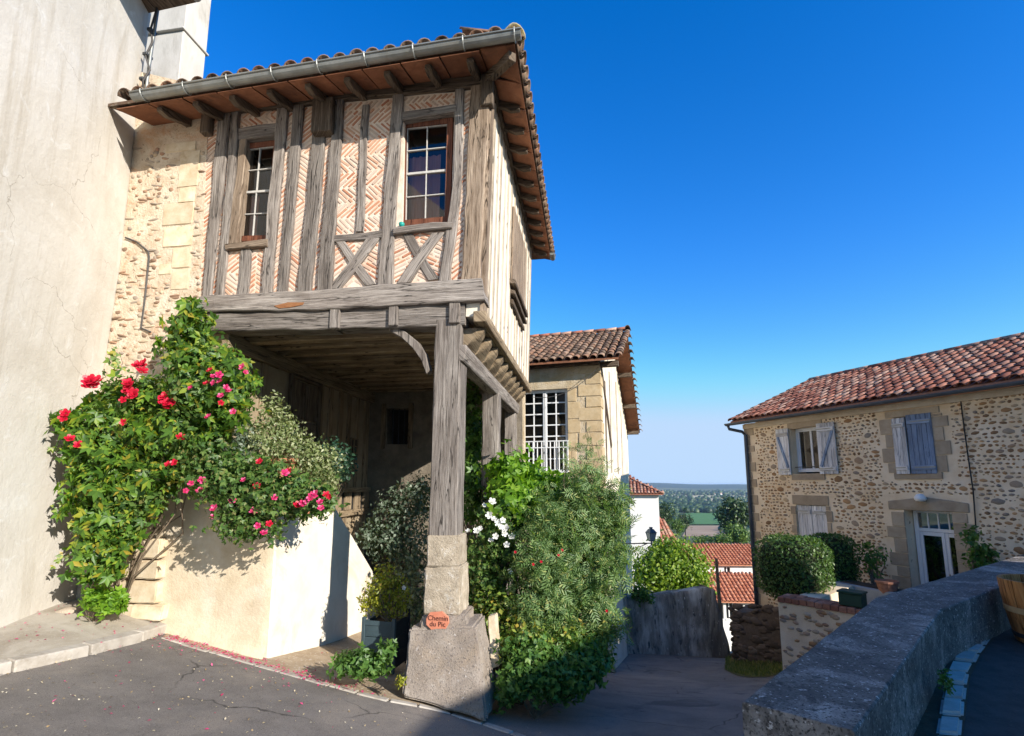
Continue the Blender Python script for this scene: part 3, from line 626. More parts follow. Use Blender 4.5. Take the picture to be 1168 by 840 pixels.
bf_ = [(4,5,6,7),(0,1,5,4),(1,2,6,5),(2,3,7,6),(3,0,4,7)]
brick_me = mesh_from('brick', bv, bf_, MAT['brick'])
bricks.sort(key=lambda q: -q[2]); V = []; Fc = []
for i, (u, z, ln, ang, th) in enumerate(bricks):
    Mx = H1.M(u, 0.013, z) @ Matrix.Rotation(-R(ang), 4, 'Y') @ Matrix.Diagonal((ln, random.uniform(.004, .012), th, 1))
    if i < 300: put('brick', brick_me, house, Mx)
    else:
        n = len(V); V += [tuple(Mx @ Vector(p)) for p in bv]; Fc += [tuple(a+n for a in q) for q in bf_]
put('infill_bricks', mesh_from('infill_bricks', V, Fc, MAT['brick']), house, None, 'stuff')

# windows of the upper storey
def casement(fr, tl, tr, br, bl, rows, cols, b, parent, frame_mat, munt_mat, fw=0.035, mw=0.012, curtain=None, thick_rows=(), outer=0.05, depth=.05, bars=True, glass=None):
    """framed window on plane b; corners of the glazing in pixels. window > frame, glazing_bar, pane"""
    q = [fr.pix(x, y, b) for x, y in (tl, tr, br, bl)]
    return casement_uz(fr, q, rows, cols, b, parent, frame_mat, munt_mat, fw, mw, curtain, thick_rows, outer, depth, glass)
def casement_uz(fr, q, rows, cols, b, parent, frame_mat, munt_mat, fw=0.035, mw=0.012, curtain=None, thick_rows=(), outer=0.05, depth=.05, glass=None, name='window'):
    def bil(s, t):
        a = lerp2(q[0], q[1], s); c = lerp2(q[3], q[2], s); return lerp2(a, c, t)
    w = bpy.data.objects.new(name, None); c = bil(.5, 1); link(w, parent, Matrix.Translation(fr.P(c[0], b, c[1])))
    def bar(p0, p1, wid, b0, b1, nm, mt):
        a = Vector((p0[0], p0[1])); e = Vector((p1[0], p1[1])); d = (e-a).normalized(); n = Vector((-d.y, d.x))*wid/2
        pts = [a+n, e+n, e-n, a-n]; mb = MB(); mb.prism([fr.P(p.x, b0, p.y) for p in pts], fr.b*(b1-b0)); mb.build(nm, mt, w)
    W = math.hypot(q[1][0]-q[0][0], q[1][1]-q[0][1]); Hh = math.hypot(q[3][0]-q[0][0], q[3][1]-q[0][1])
    o = outer
    ex = lambda s, t: bil(s, t)
    so, to = o/W, o/Hh
    ring_o = [bil(-so, -to), bil(1+so, -to), bil(1+so, 1+to), bil(-so, 1+to)]; ring_i = [bil(0, 0), bil(1, 0), bil(1, 1), bil(0, 1)]
    mb = MB()
    for i in range(4):
        j = (i+1) % 4; mb.prism([fr.P(*(p[0], b-depth, p[1])) for p in (ring_o[i], ring_o[j], ring_i[j], ring_i[i])], fr.b*(depth+.03))
    mb.build('frame', frame_mat, w)
    for r in range(rows+1):
        wd = mw*2.6 if r in thick_rows else (mw*1.4 if r in (0, rows) else mw)
        p0, p1 = bil(0, r/rows), bil(1, r/rows); bar(p0, p1, wd, b-.022, b+.012, 'glazing_bar', munt_mat)
    for k in range(cols+1):
        wd = mw*1.4 if k in (0, cols) else mw
        bar(bil(k/cols, 0), bil(k/cols, 1), wd, b-.019, b+.010, 'glazing_bar', munt_mat)
    for r in range(rows):
        for k in range(cols):
            a, e, c2, d2 = bil(k/cols, r/rows), bil((k+1)/cols, r/rows), bil((k+1)/cols, (r+1)/rows), bil(k/cols, (r+1)/rows)
            mb = MB(); tilt = random.uniform(-.004, .004)
            mb.add([fr.P(a[0], b+tilt, a[1]), fr.P(e[0], b-tilt, e[1]), fr.P(c2[0], b-tilt, c2[1]), fr.P(d2[0], b+tilt, d2[1])], [(3, 2, 1, 0)])
            mb.build('pane', (glass or MAT['glass_thin']), w, fix=False)
    return w, bil
def m_pane(name, tint=(0.55, 0.58, 0.62), refl=0.16):
    """window glass: part mirror, part dim view into the room behind."""
    N = NT(name); gl = N.n('ShaderNodeBsdfGlossy'); gl.inputs['Roughness'].default_value = 0.02; gl.inputs['Color'].default_value = (1, 1, 1, 1)
    tr = N.n('ShaderNodeBsdfTransparent'); tr.inputs['Color'].default_value = rgb(tint)
    fz = N.n('ShaderNodeFresnel'); fz.inputs['IOR'].default_value = 1.5
    ad = N.n('ShaderNodeMath', operation='ADD'); ad.inputs[1].default_value = refl; ad.use_clamp = True; N.l(fz.outputs[0], ad.inputs[0])
    ms = N.n('ShaderNodeMixShader'); N.l(ad.outputs[0], ms.inputs[0]); N.l(tr.outputs[0], ms.inputs[1]); N.l(gl.outputs[0], ms.inputs[2])
    o = N.n('ShaderNodeOutputMaterial'); N.l(ms.outputs[0], o.inputs['Surface']); return N.m
MAT['glass_thin'] = m_pane('glass_thin', (0.86, 0.86, 0.88), refl=0.02)
def dark_box(fr, q, b0, depth, parent, curtain=None, name='recess'):
    mb = MB(); pts = [fr.P(u, b0, z) for u, z in q]; back = [p + fr.b*depth for p in pts]
    mb.add(pts + back, [(4, 5, 6, 7), (0, 1, 5, 4), (1, 2, 6, 5), (2, 3, 7, 6), (3, 0, 4, 7)]); mb.build(name, MAT['dark_room'], parent, fix=False)

# the mortar sheet has to open where the windows are: it is cut with a boolean-free trick - rebuilt from strips
house_children = [o for o in house.children if o.name.startswith('infill_mortar')]
for o in house_children: bpy.data.objects.remove(o)
_dummy = 0
def quad_hole_wall(outer, holes, fr, b, thick, name, mat, parent):
    """outer quad in (u,z) with quad holes; triangulated with bmesh (holes cut by knife-free triangle fill)."""
    bm = bmesh.new(); es = []
    def ring(pts):
        vs_ = [bm.verts.new(fr.P(u, b, z)) for u, z in pts]
        return [bm.edges.new((vs_[i], vs_[(i+1) % len(vs_)])) for i in range(len(vs_))]
    es += ring(outer)
    for h in holes: es += ring(h)
    bmesh.ops.triangle_fill(bm, use_beauty=True, use_dissolve=False, edges=es)
    r = bmesh.ops.extrude_face_region(bm, geom=bm.faces[:])
    bmesh.ops.translate(bm, verts=[x for x in r['geom'] if isinstance(x, bmesh.types.BMVert)], vec=fr.b*thick)
    bmesh.ops.recalc_face_normals(bm, faces=bm.faces)
    me = bpy.data.meshes.new(name); bm.to_mesh(me); bm.free(); me.materials.append(mat)
    return put(name, me, parent)
W1 = [(274,158),(317,153),(307,274),(268,279)]; W2 = [(461,134),(518,127),(514,256),(458,260)]
quad_hole_wall(wall_poly, [[H1.pix(*p) for p in W1], [H1.pix(*p) for p in W2]], H1, 0.012, 0.2, 'infill_mortar', MAT['brick_mortar'], house)
for W, gl in ((W1, [(281,172),(314,168),(305,270),(273,271)]), (W2, [(465,148),(511,143),(508,249),(463,253)])):
    w, bil = casement(H1, *gl, 4, 2, 0.10, house, MAT['frame_brown'], MAT['muntin'], mw=.0115, thick_rows=(2,), outer=.075, depth=.04)
    q = [H1.pix(x, y, .10) for x, y in gl]
    # room behind, and a half-drawn curtain
    mb = MB(); P0 = [bil(-.1, -.06), bil(1.1, -.06), bil(1.1, 1.06), bil(-.1, 1.06)]
    f_ = [H1.P(u, .16, z) for u, z in P0]; bk = [p + H1.b*.5 for p in f_]
    mb.add(f_+bk, [(4,5,6,7),(0,4,7,3),(1,2,6,5),(0,1,5,4),(3,7,6,2)]); mb.build('room_back', MAT['dark_room'], w, fix=False)
    nf = 14; mb = MB(); vv = []
    lo_s, hi_s = (.04, .46) if W is W1 else (.0, .80)
    for i in range(nf+1):
        s = lo_s + (hi_s-lo_s)*i/nf
        t = bil(s, .27 if W is W2 else .5); e = bil(s, 1.04); bb = .19 + .018*math.sin(i*2.2)
        vv += [H1.P(t[0], bb, t[1]), H1.P(e[0], bb, e[1])]
    mb.add(vv, [(2*i, 2*i+1, 2*i+3, 2*i+2) for i in range(nf)]); mb.build('curtain', MAT['curtain'], w, smooth=True, fix=False)
rail('window_sill', (256,278),(304,272),(304,281),(257,285), bf=-.06, bb=.08, mat=MAT['timber_warm'])
rail('window_sill', (449,259),(516,253),(515,260),(448,267), bf=-.065, bb=.08)
rail('lintel', (272,146),(316,140),(316,153),(272,160), bf=-.025, bb=.16)
rail('lintel', (459,127),(520,118),(520,126),(459,137), bf=-.04, bb=.16)
post('jamb', (273,158),(281,157),(270,279),(258,280), bf=-.02, bb=.16, mat=MAT['timber_warm'])
# beam ends under the eaves
for x0, y0, x1, y1, pr in ((356,112,377,148,.14), (229,128,237,150,.10), (548,84,562,118,.10)):
    a = H1.pix(x0, y0, -pr); c = H1.pix(x1, y1, -pr); mb = MB(); mb.box(H1, a[0], c[0], -pr, .02, c[1], a[1]); mb.build('beam_end', MAT['timber_dark'], house, bevel=.012)

# jetty beams
timber('sill_beam', [(227,338),(340,331),(440,324),(549,317)], [(227,356),(340,353),(440,349),(553,342)], -.075, .22, MAT['timber'], house, jag=.009)
timber('bressummer', [(229,357),(330,355),(380,354)], [(230,378),(330,376),(380,375)], -.03, .24, MAT['timber'], house)
timber('bressummer', [(384,353),(440,350),(530,345)], [(384,375),(440,374),(530,370)], -.015, .24, MAT['timber'], house)
for x0, x1, y0, y1 in ((376,386,350,374), (443,453,346,371), (512,524,343,368)):
    a = H1.pix(x0, y0, -.06); c = H1.pix(x1, y1, -.06); mb = MB(); mb.box(H1, a[0], c[0], -.055, .05, c[1], a[1]); mb.build('joist_end', MAT['timber'], house, bevel=.01)

# fresh orange scar in the sill beam, small turquoise pot on the right-hand window sill
MAT['wood_scar'] = m_simple('wood_scar', [(0.3, (0.22, 0.085, 0.035)), (0.7, (0.33, 0.16, 0.07))], scale=14, bscale=40, bstr=.6, stretch=(1, 1, 6))
q = [H1.pix(x, y, -.083) for x, y in ((312,349),(328,345),(347,345),(345,348),(330,351),(318,352))]
mb = MB(); mb.prism([H1.P(u, -.083, z) for u, z in q], H1.b*.02); mb.build('wood_scar', MAT['wood_scar'], house, bevel=.003)
u_, z_ = H1.pix(458, 259.5, -.03)
tp_ = thing('turquoise_pot', H1.P(u_, -.03, z_), 'tiny turquoise pot at the left end of the right window sill', 'pot')
MAT['turquoise'] = m_simple('turquoise', [(0.3, (0.01, 0.22, 0.19)), (0.7, (0.02, 0.32, 0.27))], rough=.35, bstr=.05)
mb = MB(); mb.lathe([(.001, .0), (.026, .0), (.036, .03), (.038, .05), (.030, .062), (.026, .05), (.001, .045)], 16, H1.P(u_, -.03, z_)); mb.build('pot_body', MAT['turquoise'], tp_, smooth=True)
# main post on its stone plinth
zt = H1.pix(500, 367, .0)[1]; zs = H1.pix(510, 612, .0)[1]
uL, uR = H1.pix(491, 500)[0], H1.pix(522, 500)[0]
def square_post(name, u0, u1, b0, b1, z0, z1, mat, lean=0.0, jag=.008, step=.2):
    n = max(3, int((z1-z0)/step)); v = []; f = []; uv = []; c = .018; per = []
    for i in range(n+1):
        z = z0 + (z1-z0)*i/n; l = lean*(z-z0); j = [jit(jag) for _ in range(8)]
        pts = [(u0+c, b0), (u1-c, b0), (u1, b0+c), (u1, b1-c), (u1-c, b1), (u0+c, b1), (u0, b1-c), (u0, b0+c)]
        v += [H1.P(p[0]+l+j[k], p[1]+j[(k+3) % 8], z) for k, p in enumerate(pts)]
    arc = [0, u1-u0, u1-u0+.03, u1-u0+b1-b0, 2*(u1-u0)+b1-b0, 2.2*(u1-u0)+b1-b0+.3, 2.9*(u1-u0)+b1-b0, 3.4*(u1-u0)+b1-b0, 3.6*(u1-u0)+b1-b0]
    for i in range(n):
        for k in range(8):
            f.append((i*8+k, i*8+(k+1) % 8, (i+1)*8+(k+1) % 8, (i+1)*8+k))
            za, zc = (z1-z0)*i/n, (z1-z0)*(i+1)/n; uv += [(za, arc[k]), (za, arc[k+1]), (zc, arc[k+1]), (zc, arc[k])]
    f += [tuple(range(7, -1, -1)), tuple(range(n*8, n*8+8))]; uv += [(0, .01*k) for k in range(16)]
    return put(name, mesh_from(name, v, f, mat, False, uv), house)
square_post('pillar_post', uL, uR, -.01, .34, zs, zt+.02, MAT['timber'], lean=.012, jag=.006)
# curved brace left of the post
br_o = [H1.pix(x, y, .12) for x, y in ((446,373),(463,379),(478,391),(487,405),(492,424))]; br_i = [H1.pix(x, y, .12) for x, y in ((446,379),(460,387),(472,398),(482,412),(488,428))]
mb = MB(); mb.prism([H1.P(u, .05, z) for u, z in br_o] + [H1.P(u, .05, z) for u, z in br_i[::-1]], H1.b*.14); mb.build('knee_brace', MAT['timber'], house, bevel=.008)

def rough_block(name, corners_lo, corners_hi, mat, parent, cuts=5, amp=.012, bevel=.03, seed=1):
    """hexahedron from two quads, bevelled and roughened."""
    bm = bmesh.new(); vs_ = [bm.verts.new(p) for p in list(corners_lo)+list(corners_hi)]
    for q in ((3,2,1,0),(4,5,6,7),(0,1,5,4),(1,2,6,5),(2,3,7,6),(3,0,4,7)): bm.faces.new([vs_[i] for i in q])
    bmesh.ops.recalc_face_normals(bm, faces=bm.faces)
    bmesh.ops.subdivide_edges(bm, edges=bm.edges[:], cuts=cuts+2, use_grid_fill=True)
    bmesh.ops.bevel(bm, geom=[e for e in bm.edges if e.calc_face_angle(0) > .5], offset=bevel*.5, segments=2, affect='EDGES', clamp_overlap=True)
    from mathutils import noise as mn
    bm.normal_update()
    for v in bm.verts:
        p = v.co*6.0 + Vector((seed*7.1, 0, 0)); d = mn.noise(p) + .5*mn.noise(p*2.7)
        v.co += v.normal*d*amp
    me = bpy.data.meshes.new(name); bm.to_mesh(me); bm.free(); me.materials.append(mat)
    me.polygons.foreach_set('use_smooth', [True]*len(me.polygons)); me.set_sharp_from_angle(angle=R(32))
    return put(name, me, parent)
def block_px(name, fr, tl, tr, br, bl, bt, bb_, db, mat, parent, zb=None, **kw):
    """block whose front face corners are pixels, top edge on plane bt, bottom edge on plane bb_, depth db."""
    a, b_, c, d = fr.pix(*tl, bt), fr.pix(*tr, bt), fr.pix(*br, bb_), fr.pix(*bl, bb_)
    lo = [fr.P(d[0], bb_, d[1]), fr.P(c[0], bb_, c[1]), fr.P(c[0], bb_+db, c[1] if zb is None else zb), fr.P(d[0], bb_+db, d[1] if zb is None else zb)]
    hi = [fr.P(a[0], bt, a[1]), fr.P(b_[0], bt, b_[1]), fr.P(b_[0], bt+db*.92, b_[1]), fr.P(a[0], bt+db*.92, a[1])]
    return rough_block(name, lo, hi, mat, parent, **kw)
block_px('plinth_stone', H1, (487,611),(524,611),(523,647),(486,647), -.03, -.035, .40, MAT['pillar_stone'], house, seed=2, amp=.010, bevel=.025)
block_px('plinth_stone', H1, (484,648),(525,647),(525,702),(482,702), -.05, -.06, .44, MAT['pillar_stone'], house, seed=3, amp=.018, bevel=.03)
block_px('plinth_stone', H1, (481,702),(530,701),(532,722),(480,722), -.07, -.08, .46, MAT['base_stone'], house, seed=4, amp=.03, bevel=.035)
block_px('pillar_base', H1, (467,717),(541,714),(556,824),(459,795), -.12, -.36, .62, MAT['base_stone'], house, seed=5, amp=.02, bevel=.05, cuts=9)
block_px('guard_stone', H1, (556,704),(566,701),(570,760),(560,764), .35, .30, .12, MAT['limestone'], house, seed=6, amp=.01, bevel=.02)

# ---- plaque on the plinth
plq = thing('name_plaque', H1.P(*([H1.pix(497,715,-.10)[0], -.10, H1.pix(497,715,-.10)[1]])), 'small octagonal terracotta plaque lettered Chemin du Pic on the stone plinth', 'plaque')
oct_px = [(486,706),(490,699),(504,698),(511,704),(512,711),(508,718),(492,719),(486,713)]
mb = MB(); mb.prism([H1.P(u, -.125, z) for u, z in [H1.pix(*p, -.125) for p in oct_px]], H1.b*.03); mb.build('plate', MAT['plaque'], plq, bevel=.004)
def text_mesh(name, body, size, Mx, mat, parent):
    cu = bpy.data.curves.new(name, 'FONT'); cu.body = body; cu.size = size; cu.extrude = .0015; cu.align_x = 'CENTER'
    to = bpy.data.objects.new(name + '_tmp', cu); COL.objects.link(to)
    dg = bpy.context.evaluated_depsgraph_get(); me = bpy.data.meshes.new_from_object(to.evaluated_get(dg)); me.name = name
    bpy.data.objects.remove(to); me.materials.clear(); me.materials.append(mat)
    return put(name, me, parent, Mx)
for body, x, y, s in (('Chemin', 499.5, 708.0, .075), ('du Pic', 499, 714.8, .075)):
    u, z = H1.pix(x, y, -.127); text_mesh('lettering', body, s, H1.M(u, -.127, z) @ Matrix.Rotation(R(90), 4, 'X'), MAT['ink'], plq)

# ---- roof of the half-timbered house
def tile_arrays(r0=.098, r1=.078, L=.46, th=.014, n=7, down=False):
    v = []; 
    for y, r in ((0, r0), (L, r1)):
        for rr in (r, r-th):
            for k in range(n+1):
                a = math.pi*k/n; z = math.sin(a)*rr*.86
                v.append((math.cos(a)*rr, y, -z if down else z))
    m_ = n+1; f = []
    for k in range(n):
        o0, i0, o1, i1 = k, m_+k, 2*m_+k, 3*m_+k
        f += [(o0, o0+1, o1+1, o1), (i0+1, i0, i1, i1+1), (o0+1, o0, i0, i0+1), (o1, o1+1, i1+1, i1)]
    f += [(0, 2*m_, 3*m_, m_), (n, m_+n, 3*m_+n, 2*m_+n)]
    return np.array(v), f
def tile_mesh(name, mat, **kw):
    v, f = tile_arrays(**kw); me = mesh_from(name, v, f, mat, True)
    return me
def slope_matrix(fr, u, b, z, th, rz=0.0, roll=0.0, sc=1.0):
    return fr.M(u, b, z) @ Matrix.Rotation(th, 4, 'X') @ Matrix.Rotation(rz, 4, 'Z') @ Matrix.Rotation(roll, 4, 'Y') @ Matrix.Scale(sc, 4)
def roof_tiles(fr, u0, u1, b0, z0, th, S, w, ex, parent, mat, keep=lambda u, s: True, limit=300, order=None, tile_kw=None, name='roof_tile', jitter=1.0, u_at=None):
    """cover tiles laid in columns along a slope; nearest ones are parts, the rest one joined part."""
    kw = tile_kw or {}; va, fa = tile_arrays(**kw); me = tile_mesh(name, mat, **kw)
    ncol = max(1, round((u1-u0)/w)); w = (u1-u0)/ncol; items = []
    for i in range(ncol+1):
        u = u0 + w*i; s = 0.0; cj = random.uniform(-.012, .012)*jitter
        while s < S - .05:
            if keep(u, s):
                Mx = slope_matrix(fr, u + random.uniform(-.008, .008)*jitter + cj, b0 + s*math.cos(th), z0 + s*math.sin(th) + .012 + random.uniform(0, .008)*jitter, th - .035,
                                  random.uniform(-.035, .035)*jitter, random.uniform(-.05, .05)*jitter)
                items.append(((Mx.translation - Vector((0, 0, EYE))).length if order is None else order(u, s), Mx))
            s += ex*random.uniform(.96, 1.04)
    items.sort(key=lambda q: q[0]); V = []; Fc = []
    for k, (_, Mx) in enumerate(items):
        if k < limit: put(name, me, parent, Mx)
        else:
            n = len(V)*0 + sum(len(x) for x in V) if False else None
            A = np.c_[va, np.ones(len(va))] @ np.array(Mx).T; V.append(A[:, :3])
    if V:
        nv = len(va); Fc = [tuple(a + i*nv for a in q) for i in range(len(V)) for q in fa]
        put(name + 's', mesh_from(name + 's', np.concatenate(V), Fc, mat, True), parent, None, 'stuff')
    return len(items)

OV = .60
EA, EB = H1.pix(168, 114, -OV), H1.pix(598, 45, -OV)
print('eave', EA, EB)
ZE = EB[1]; UE = .50                      # side eave
slopeF = R(19)
def eave_z(u): return EA[1] + (EB[1]-EA[1])*(u-EA[0])/(EB[0]-EA[0])
roof = bpy.data.objects.new('roof', None); link(roof, house, Matrix.Translation(H1.P(-2, 2, ZE+1)))
tn = math.tan(slopeF)
# solid roof body under the tiles (hipped at the right-hand end)
bR = 2.35; bBk = 5.35; zR = ZE + (bR+OV)*tn
z_l = eave_z(EA[0]-.6)
pts_lo = [H1.P(EA[0]-.6, -OV, z_l), H1.P(UE, -OV, ZE), H1.P(UE, bBk, ZE), H1.P(EA[0]-.6, bBk, ZE)]
rg0, rg1 = H1.P(EA[0]-.6, bR, zR), H1.P(UE-(bR+OV), bR, zR)
mb = MB()
up = Vector((0, 0, .045))
for q in ([pts_lo[0], pts_lo[1], rg1, rg0], [pts_lo[1], pts_lo[2], rg1], [pts_lo[2], pts_lo[3], rg0, rg1]):
    mb.prism([Vector(p)-up*.2 for p in q], up)
mb.build('roof_deck', MAT['tile_old'], roof)
# underside: terracotta boards between rafters, front and side
S1 = Frame(H1.P(0, 0, 0).x, H1.P(0, 0, 0).y, -8.5+90)     # u = into depth, b = towards -u of the facade
def soffit(fr, u0, u1, ov, zf, n, parent):
    for i in range(n):
        a = u0 + (u1-u0)*i/n; b_ = u0 + (u1-u0)*(i+1)/n
        mb = MB(); off = random.uniform(0, .012)
        q = [fr.P(a+.01, -ov+.03, zf(a)-.03-off), fr.P(b_-.01, -ov+.03, zf(b_)-.03-off), fr.P(b_-.01, .05, zf(b_)-.03-off+ov*tn), fr.P(a+.01, .05, zf(a)-.03-off+ov*tn)]
        mb.prism(q, (0, 0, .018)); mb.build('soffit_tile', MAT['tile_under'], parent)
def rafters(fr, us, ov, zf, parent, w=.085, h=.11):
    for u in us:
        mb = MB(); z0 = zf(u)-.05
        prof = [(-ov+.10, z0+.02), (-ov+.10, z0-.045), (-ov+.22, z0-h*.75+.03), (-.1, z0-h+ov*tn-.03), (.08, z0-h+ov*tn+.02), (.08, z0+ov*tn+.05)]
        mb.prism([fr.P(u, b, z) for b, z in prof], fr.u*w); mb.build('rafter', MAT['timber_dark'], parent, bevel=.006)
nF = 9; sp = (UE-.15-EA[0])/nF
soffit(H1, EA[0]-.5, .05, OV, eave_z, 10, roof)
rafters(H1, [EA[0] + .05 + sp*i for i in range(nF)], OV, eave_z, roof)
SD = 4.95
zside = lambda u: ZE
soffit(S1, .02, SD+.25, UE, zside, 11, roof)
rafters(S1, [.40 + .455*i for i in range(11)], UE, zside, roof, w=.07, h=.10)
# corner soffit and hip rafter
mb = MB(); mb.prism([H1.P(.05, -OV+.03, ZE-.03), H1.P(UE-.03, -OV+.03, ZE-.03), H1.P(UE-.03, .02, ZE-.03), H1.P(.05, .02, ZE+.16)], (0, 0, .02)); mb.build('soffit_tile', MAT['tile_under'], roof)
mb = MB(); a, c = H1.P(.0, .0, ZE+.10), H1.P(UE-.06, -OV+.08, ZE-.07); d = (c-a).cross(Vector((0, 0, 1))).normalized()*.05
mb.prism([a+d, c+d, c-d, a-d], (0, 0, -.12)); mb.build('hip_rafter', MAT['timber_dark'], roof, bevel=.006)
# tiles: two rows along the front eave, two along the side, hip tiles at the corner
ncf = 23; wF = (EB[0]-.02-EA[0])/ncf
va_cover = dict(r0=.098, r1=.080, L=.46)
cover = tile_mesh('roof_tile', MAT['tile_old'], **va_cover); pan = tile_mesh('channel_tile', MAT['tile_old'], r0=.085, r1=.10, L=.46, down=True)
for i in range(-2, ncf+1):
    u = EA[0] + wF*(i+.5)
    for r in range(3):
        s = -.05 + r*.34
        if u > UE - s - .1: continue
        put('roof_tile', cover, roof, slope_matrix(H1, u+jit(.008), -OV+s*math.cos(slopeF), eave_z(u)+s*math.sin(slopeF)+.105+jit(.010), slopeF-.04, jit(.03), jit(.05)))
        if r == 0: put('channel_tile', pan, roof, slope_matrix(H1, u+wF/2, -OV-.03, eave_z(u)+.135, slopeF-.04, jit(.02)))
ncs = 27; wS = (SD+.35+OV)/ncs
for i in range(ncs+1):
    u = -OV + .1 + wS*i
    for r in range(2):
        s = -.06 + r*.34
        put('roof_tile', cover, roof, slope_matrix(S1, u+jit(.006), -UE+s*math.cos(slopeF), ZE+s*math.sin(slopeF)+.05+jit(.006), slopeF-.04, jit(.03), jit(.05)))
    put('channel_tile', pan, roof, slope_matrix(S1, u+wS/2, -UE-.05, ZE+.085, slopeF-.04, jit(.02)))
MAT['tile_lichen'] = m_simple('tile_lichen', [(0.3, (0.30, 0.22, 0.11)), (0.6, (0.44, 0.36, 0.17))], scale=14, bscale=50, bstr=.8, stain=(0.22, 0.22, 0.20), stain_scale=7)
hip_me = tile_mesh('hip_tile', MAT['tile_lichen'], r0=.13, r1=.10, L=.46)
hd = (rg1 - H1.P(UE, -OV, ZE)); hl = hd.length; hn = hd.normalized()
for i in range(6):
    p = H1.P(UE-.02, -OV+.02, ZE+.09) + hn*(i*.36-.04)
    y = hn; x = y.cross(Vector((0, 0, 1))).normalized(); z = x.cross(y)
    Mx = Matrix((x, y, z)).transposed().to_4x4(); Mx.translation = p; put('hip_tile', hip_me, roof, Mx)
# gutter along the front eave, with brackets
gp = lambda u, dz=0: H1.P(u, -OV-.085, eave_z(u)+dz)
def half_gutter(a, c, fr, r, mat, parent, n=8, th=.006):
    v = []; d = (c-a).normalized(); side = d.cross(Vector((0, 0, 1))).normalized()
    for p in (a, c):
        for rr in (r, r-th):
            for k in range(n+1):
                q = math.pi*k/n; v.append(p + side*math.cos(q)*rr - Vector((0, 0, 1))*math.sin(q)*rr)
    m_ = n+1; f = []
    for k in range(n):
        f += [(k, k+1, 2*m_+k+1, 2*m_+k), (m_+k+1, m_+k, 3*m_+k, 3*m_+k+1), (k+1, k, m_+k, m_+k+1), (2*m_+k, 2*m_+k+1, 3*m_+k+1, 3*m_+k)]
    f += [(0, 2*m_, 3*m_, m_), (n, m_+n, 3*m_+n, 2*m_+n), tuple(range(m_)), tuple(range(2*m_, 3*m_))[::-1]]
    mb = MB(); mb.add(v, f); return mb.build('gutter', mat, parent, smooth=False)
half_gutter(gp(EA[0]-.12, .0), gp(EB[0]-.03, .0), H1, .068, MAT['zinc'], roof)
mb = MB(); mb.tube([gp(EA[0]-.12, .0) + Vector((0, -.075, 0)), gp(EB[0]-.03, .0) + Vector((0, -.075, 0))], .012, 6); mb.build('gutter_bead', MAT['zinc'], roof)
for i in range(9):
    u = EA[0] + .05 + (EB[0]-EA[0]-.15)*i/8
    mb = MB(); mb.tube([gp(u) + (H1.u*0 - H1.b*math.cos(q)*.081) - Vector((0, 0, math.sin(q)*.081)) for q in np.linspace(-.25, math.pi*.9, 9)], .009, 5); mb.build('gutter_bracket', MAT['zinc'], roof)
half_gutter(S1.P(SD+.05, -UE-.02, ZE-.03), S1.P(SD+.35, -UE-.02, ZE-.03), S1, .06, MAT['zinc'], roof)

# ---- right-hand side wall of the upper storey
zJ = H1.pixu(552, 361, 0.0)[1]                     # underside of the jetty
uB, uT = H1.pix(548, 325)[0]+.015, H1.pix(560, 90)[0]-.01
zTop = ZE + UE*tn - .02
def usd(z): return uB + (uT-uB)*(z-zJ)/(zTop-zJ)
mb = MB(); mb.prism([H1.P(usd(zJ), .02, zJ), H1.P(usd(zJ), SD, zJ), H1.P(usd(zTop), SD, zTop), H1.P(usd(zTop), .02, zTop)], -H1.u*.2)
mb.build('side_wall', MAT['limewash'], house)
def side_timber(b0, b1, z0, z1, proud, mat, name='stud'):
    n = 7; v = []; uv = []; f = []
    for i in range(n):
        z = z0 + (z1-z0)*i/(n-1); j0, j1 = jit(.012), jit(.012); u = usd(z)+proud
        v += [H1.P(u-proud-.02, b0+j0, z), H1.P(u, b0+.008+j0, z), H1.P(u, b1-.008+j1, z), H1.P(u-proud-.02, b1+j1, z)]
    for i in range(n-1):
        for k in range(3):
            f.append((4*i+k, 4*i+k+1, 4*i+k+5, 4*i+k+4)); za, zc = (z1-z0)*i/(n-1), (z1-z0)*(i+1)/(n-1); w = [0, .01, b1-b0-.01, b1-b0]
            uv += [(za, w[k]), (za, w[k+1]), (zc, w[k+1]), (zc, w[k])]
    return put(name, mesh_from(name, v, f, mat, False, uv), house)
bb = .34
while bb < SD-.1:
    wd = random.uniform(.09, .15); side_timber(bb, bb+wd, zJ+.06, zTop-.12, .016, MAT['timber_pale']); bb += wd + random.uniform(.16, .26)
side_timber(.0, .2, zJ+.05, zTop-.12, .03, MAT['timber_warm'], 'corner_post')
# plate along the top and a sill along the jetty
mb = MB(); mb.prism([H1.P(usd(zTop)-.05, -.02, zTop-.16), H1.P(usd(zTop)+.05, -.02, zTop-.16), H1.P(usd(zTop)+.05, -.02, zTop-.02), H1.P(usd(zTop)-.05, -.02, zTop-.02)], H1.b*(SD+.05)); mb.build('wall_plate', MAT['timber_dark'], house, bevel=.01)
mb = MB(); mb.prism([H1.P(-.12, -.03, zJ-.09), H1.P(.035, -.03, zJ-.09), H1.P(.05, -.03, zJ-.03), H1.P(.035, -.03, zJ+.05), H1.P(-.12, -.03, zJ+.05)], H1.b*(SD+.03)); mb.build('jetty_moulding', MAT['timber_porch'], house, bevel=.008)
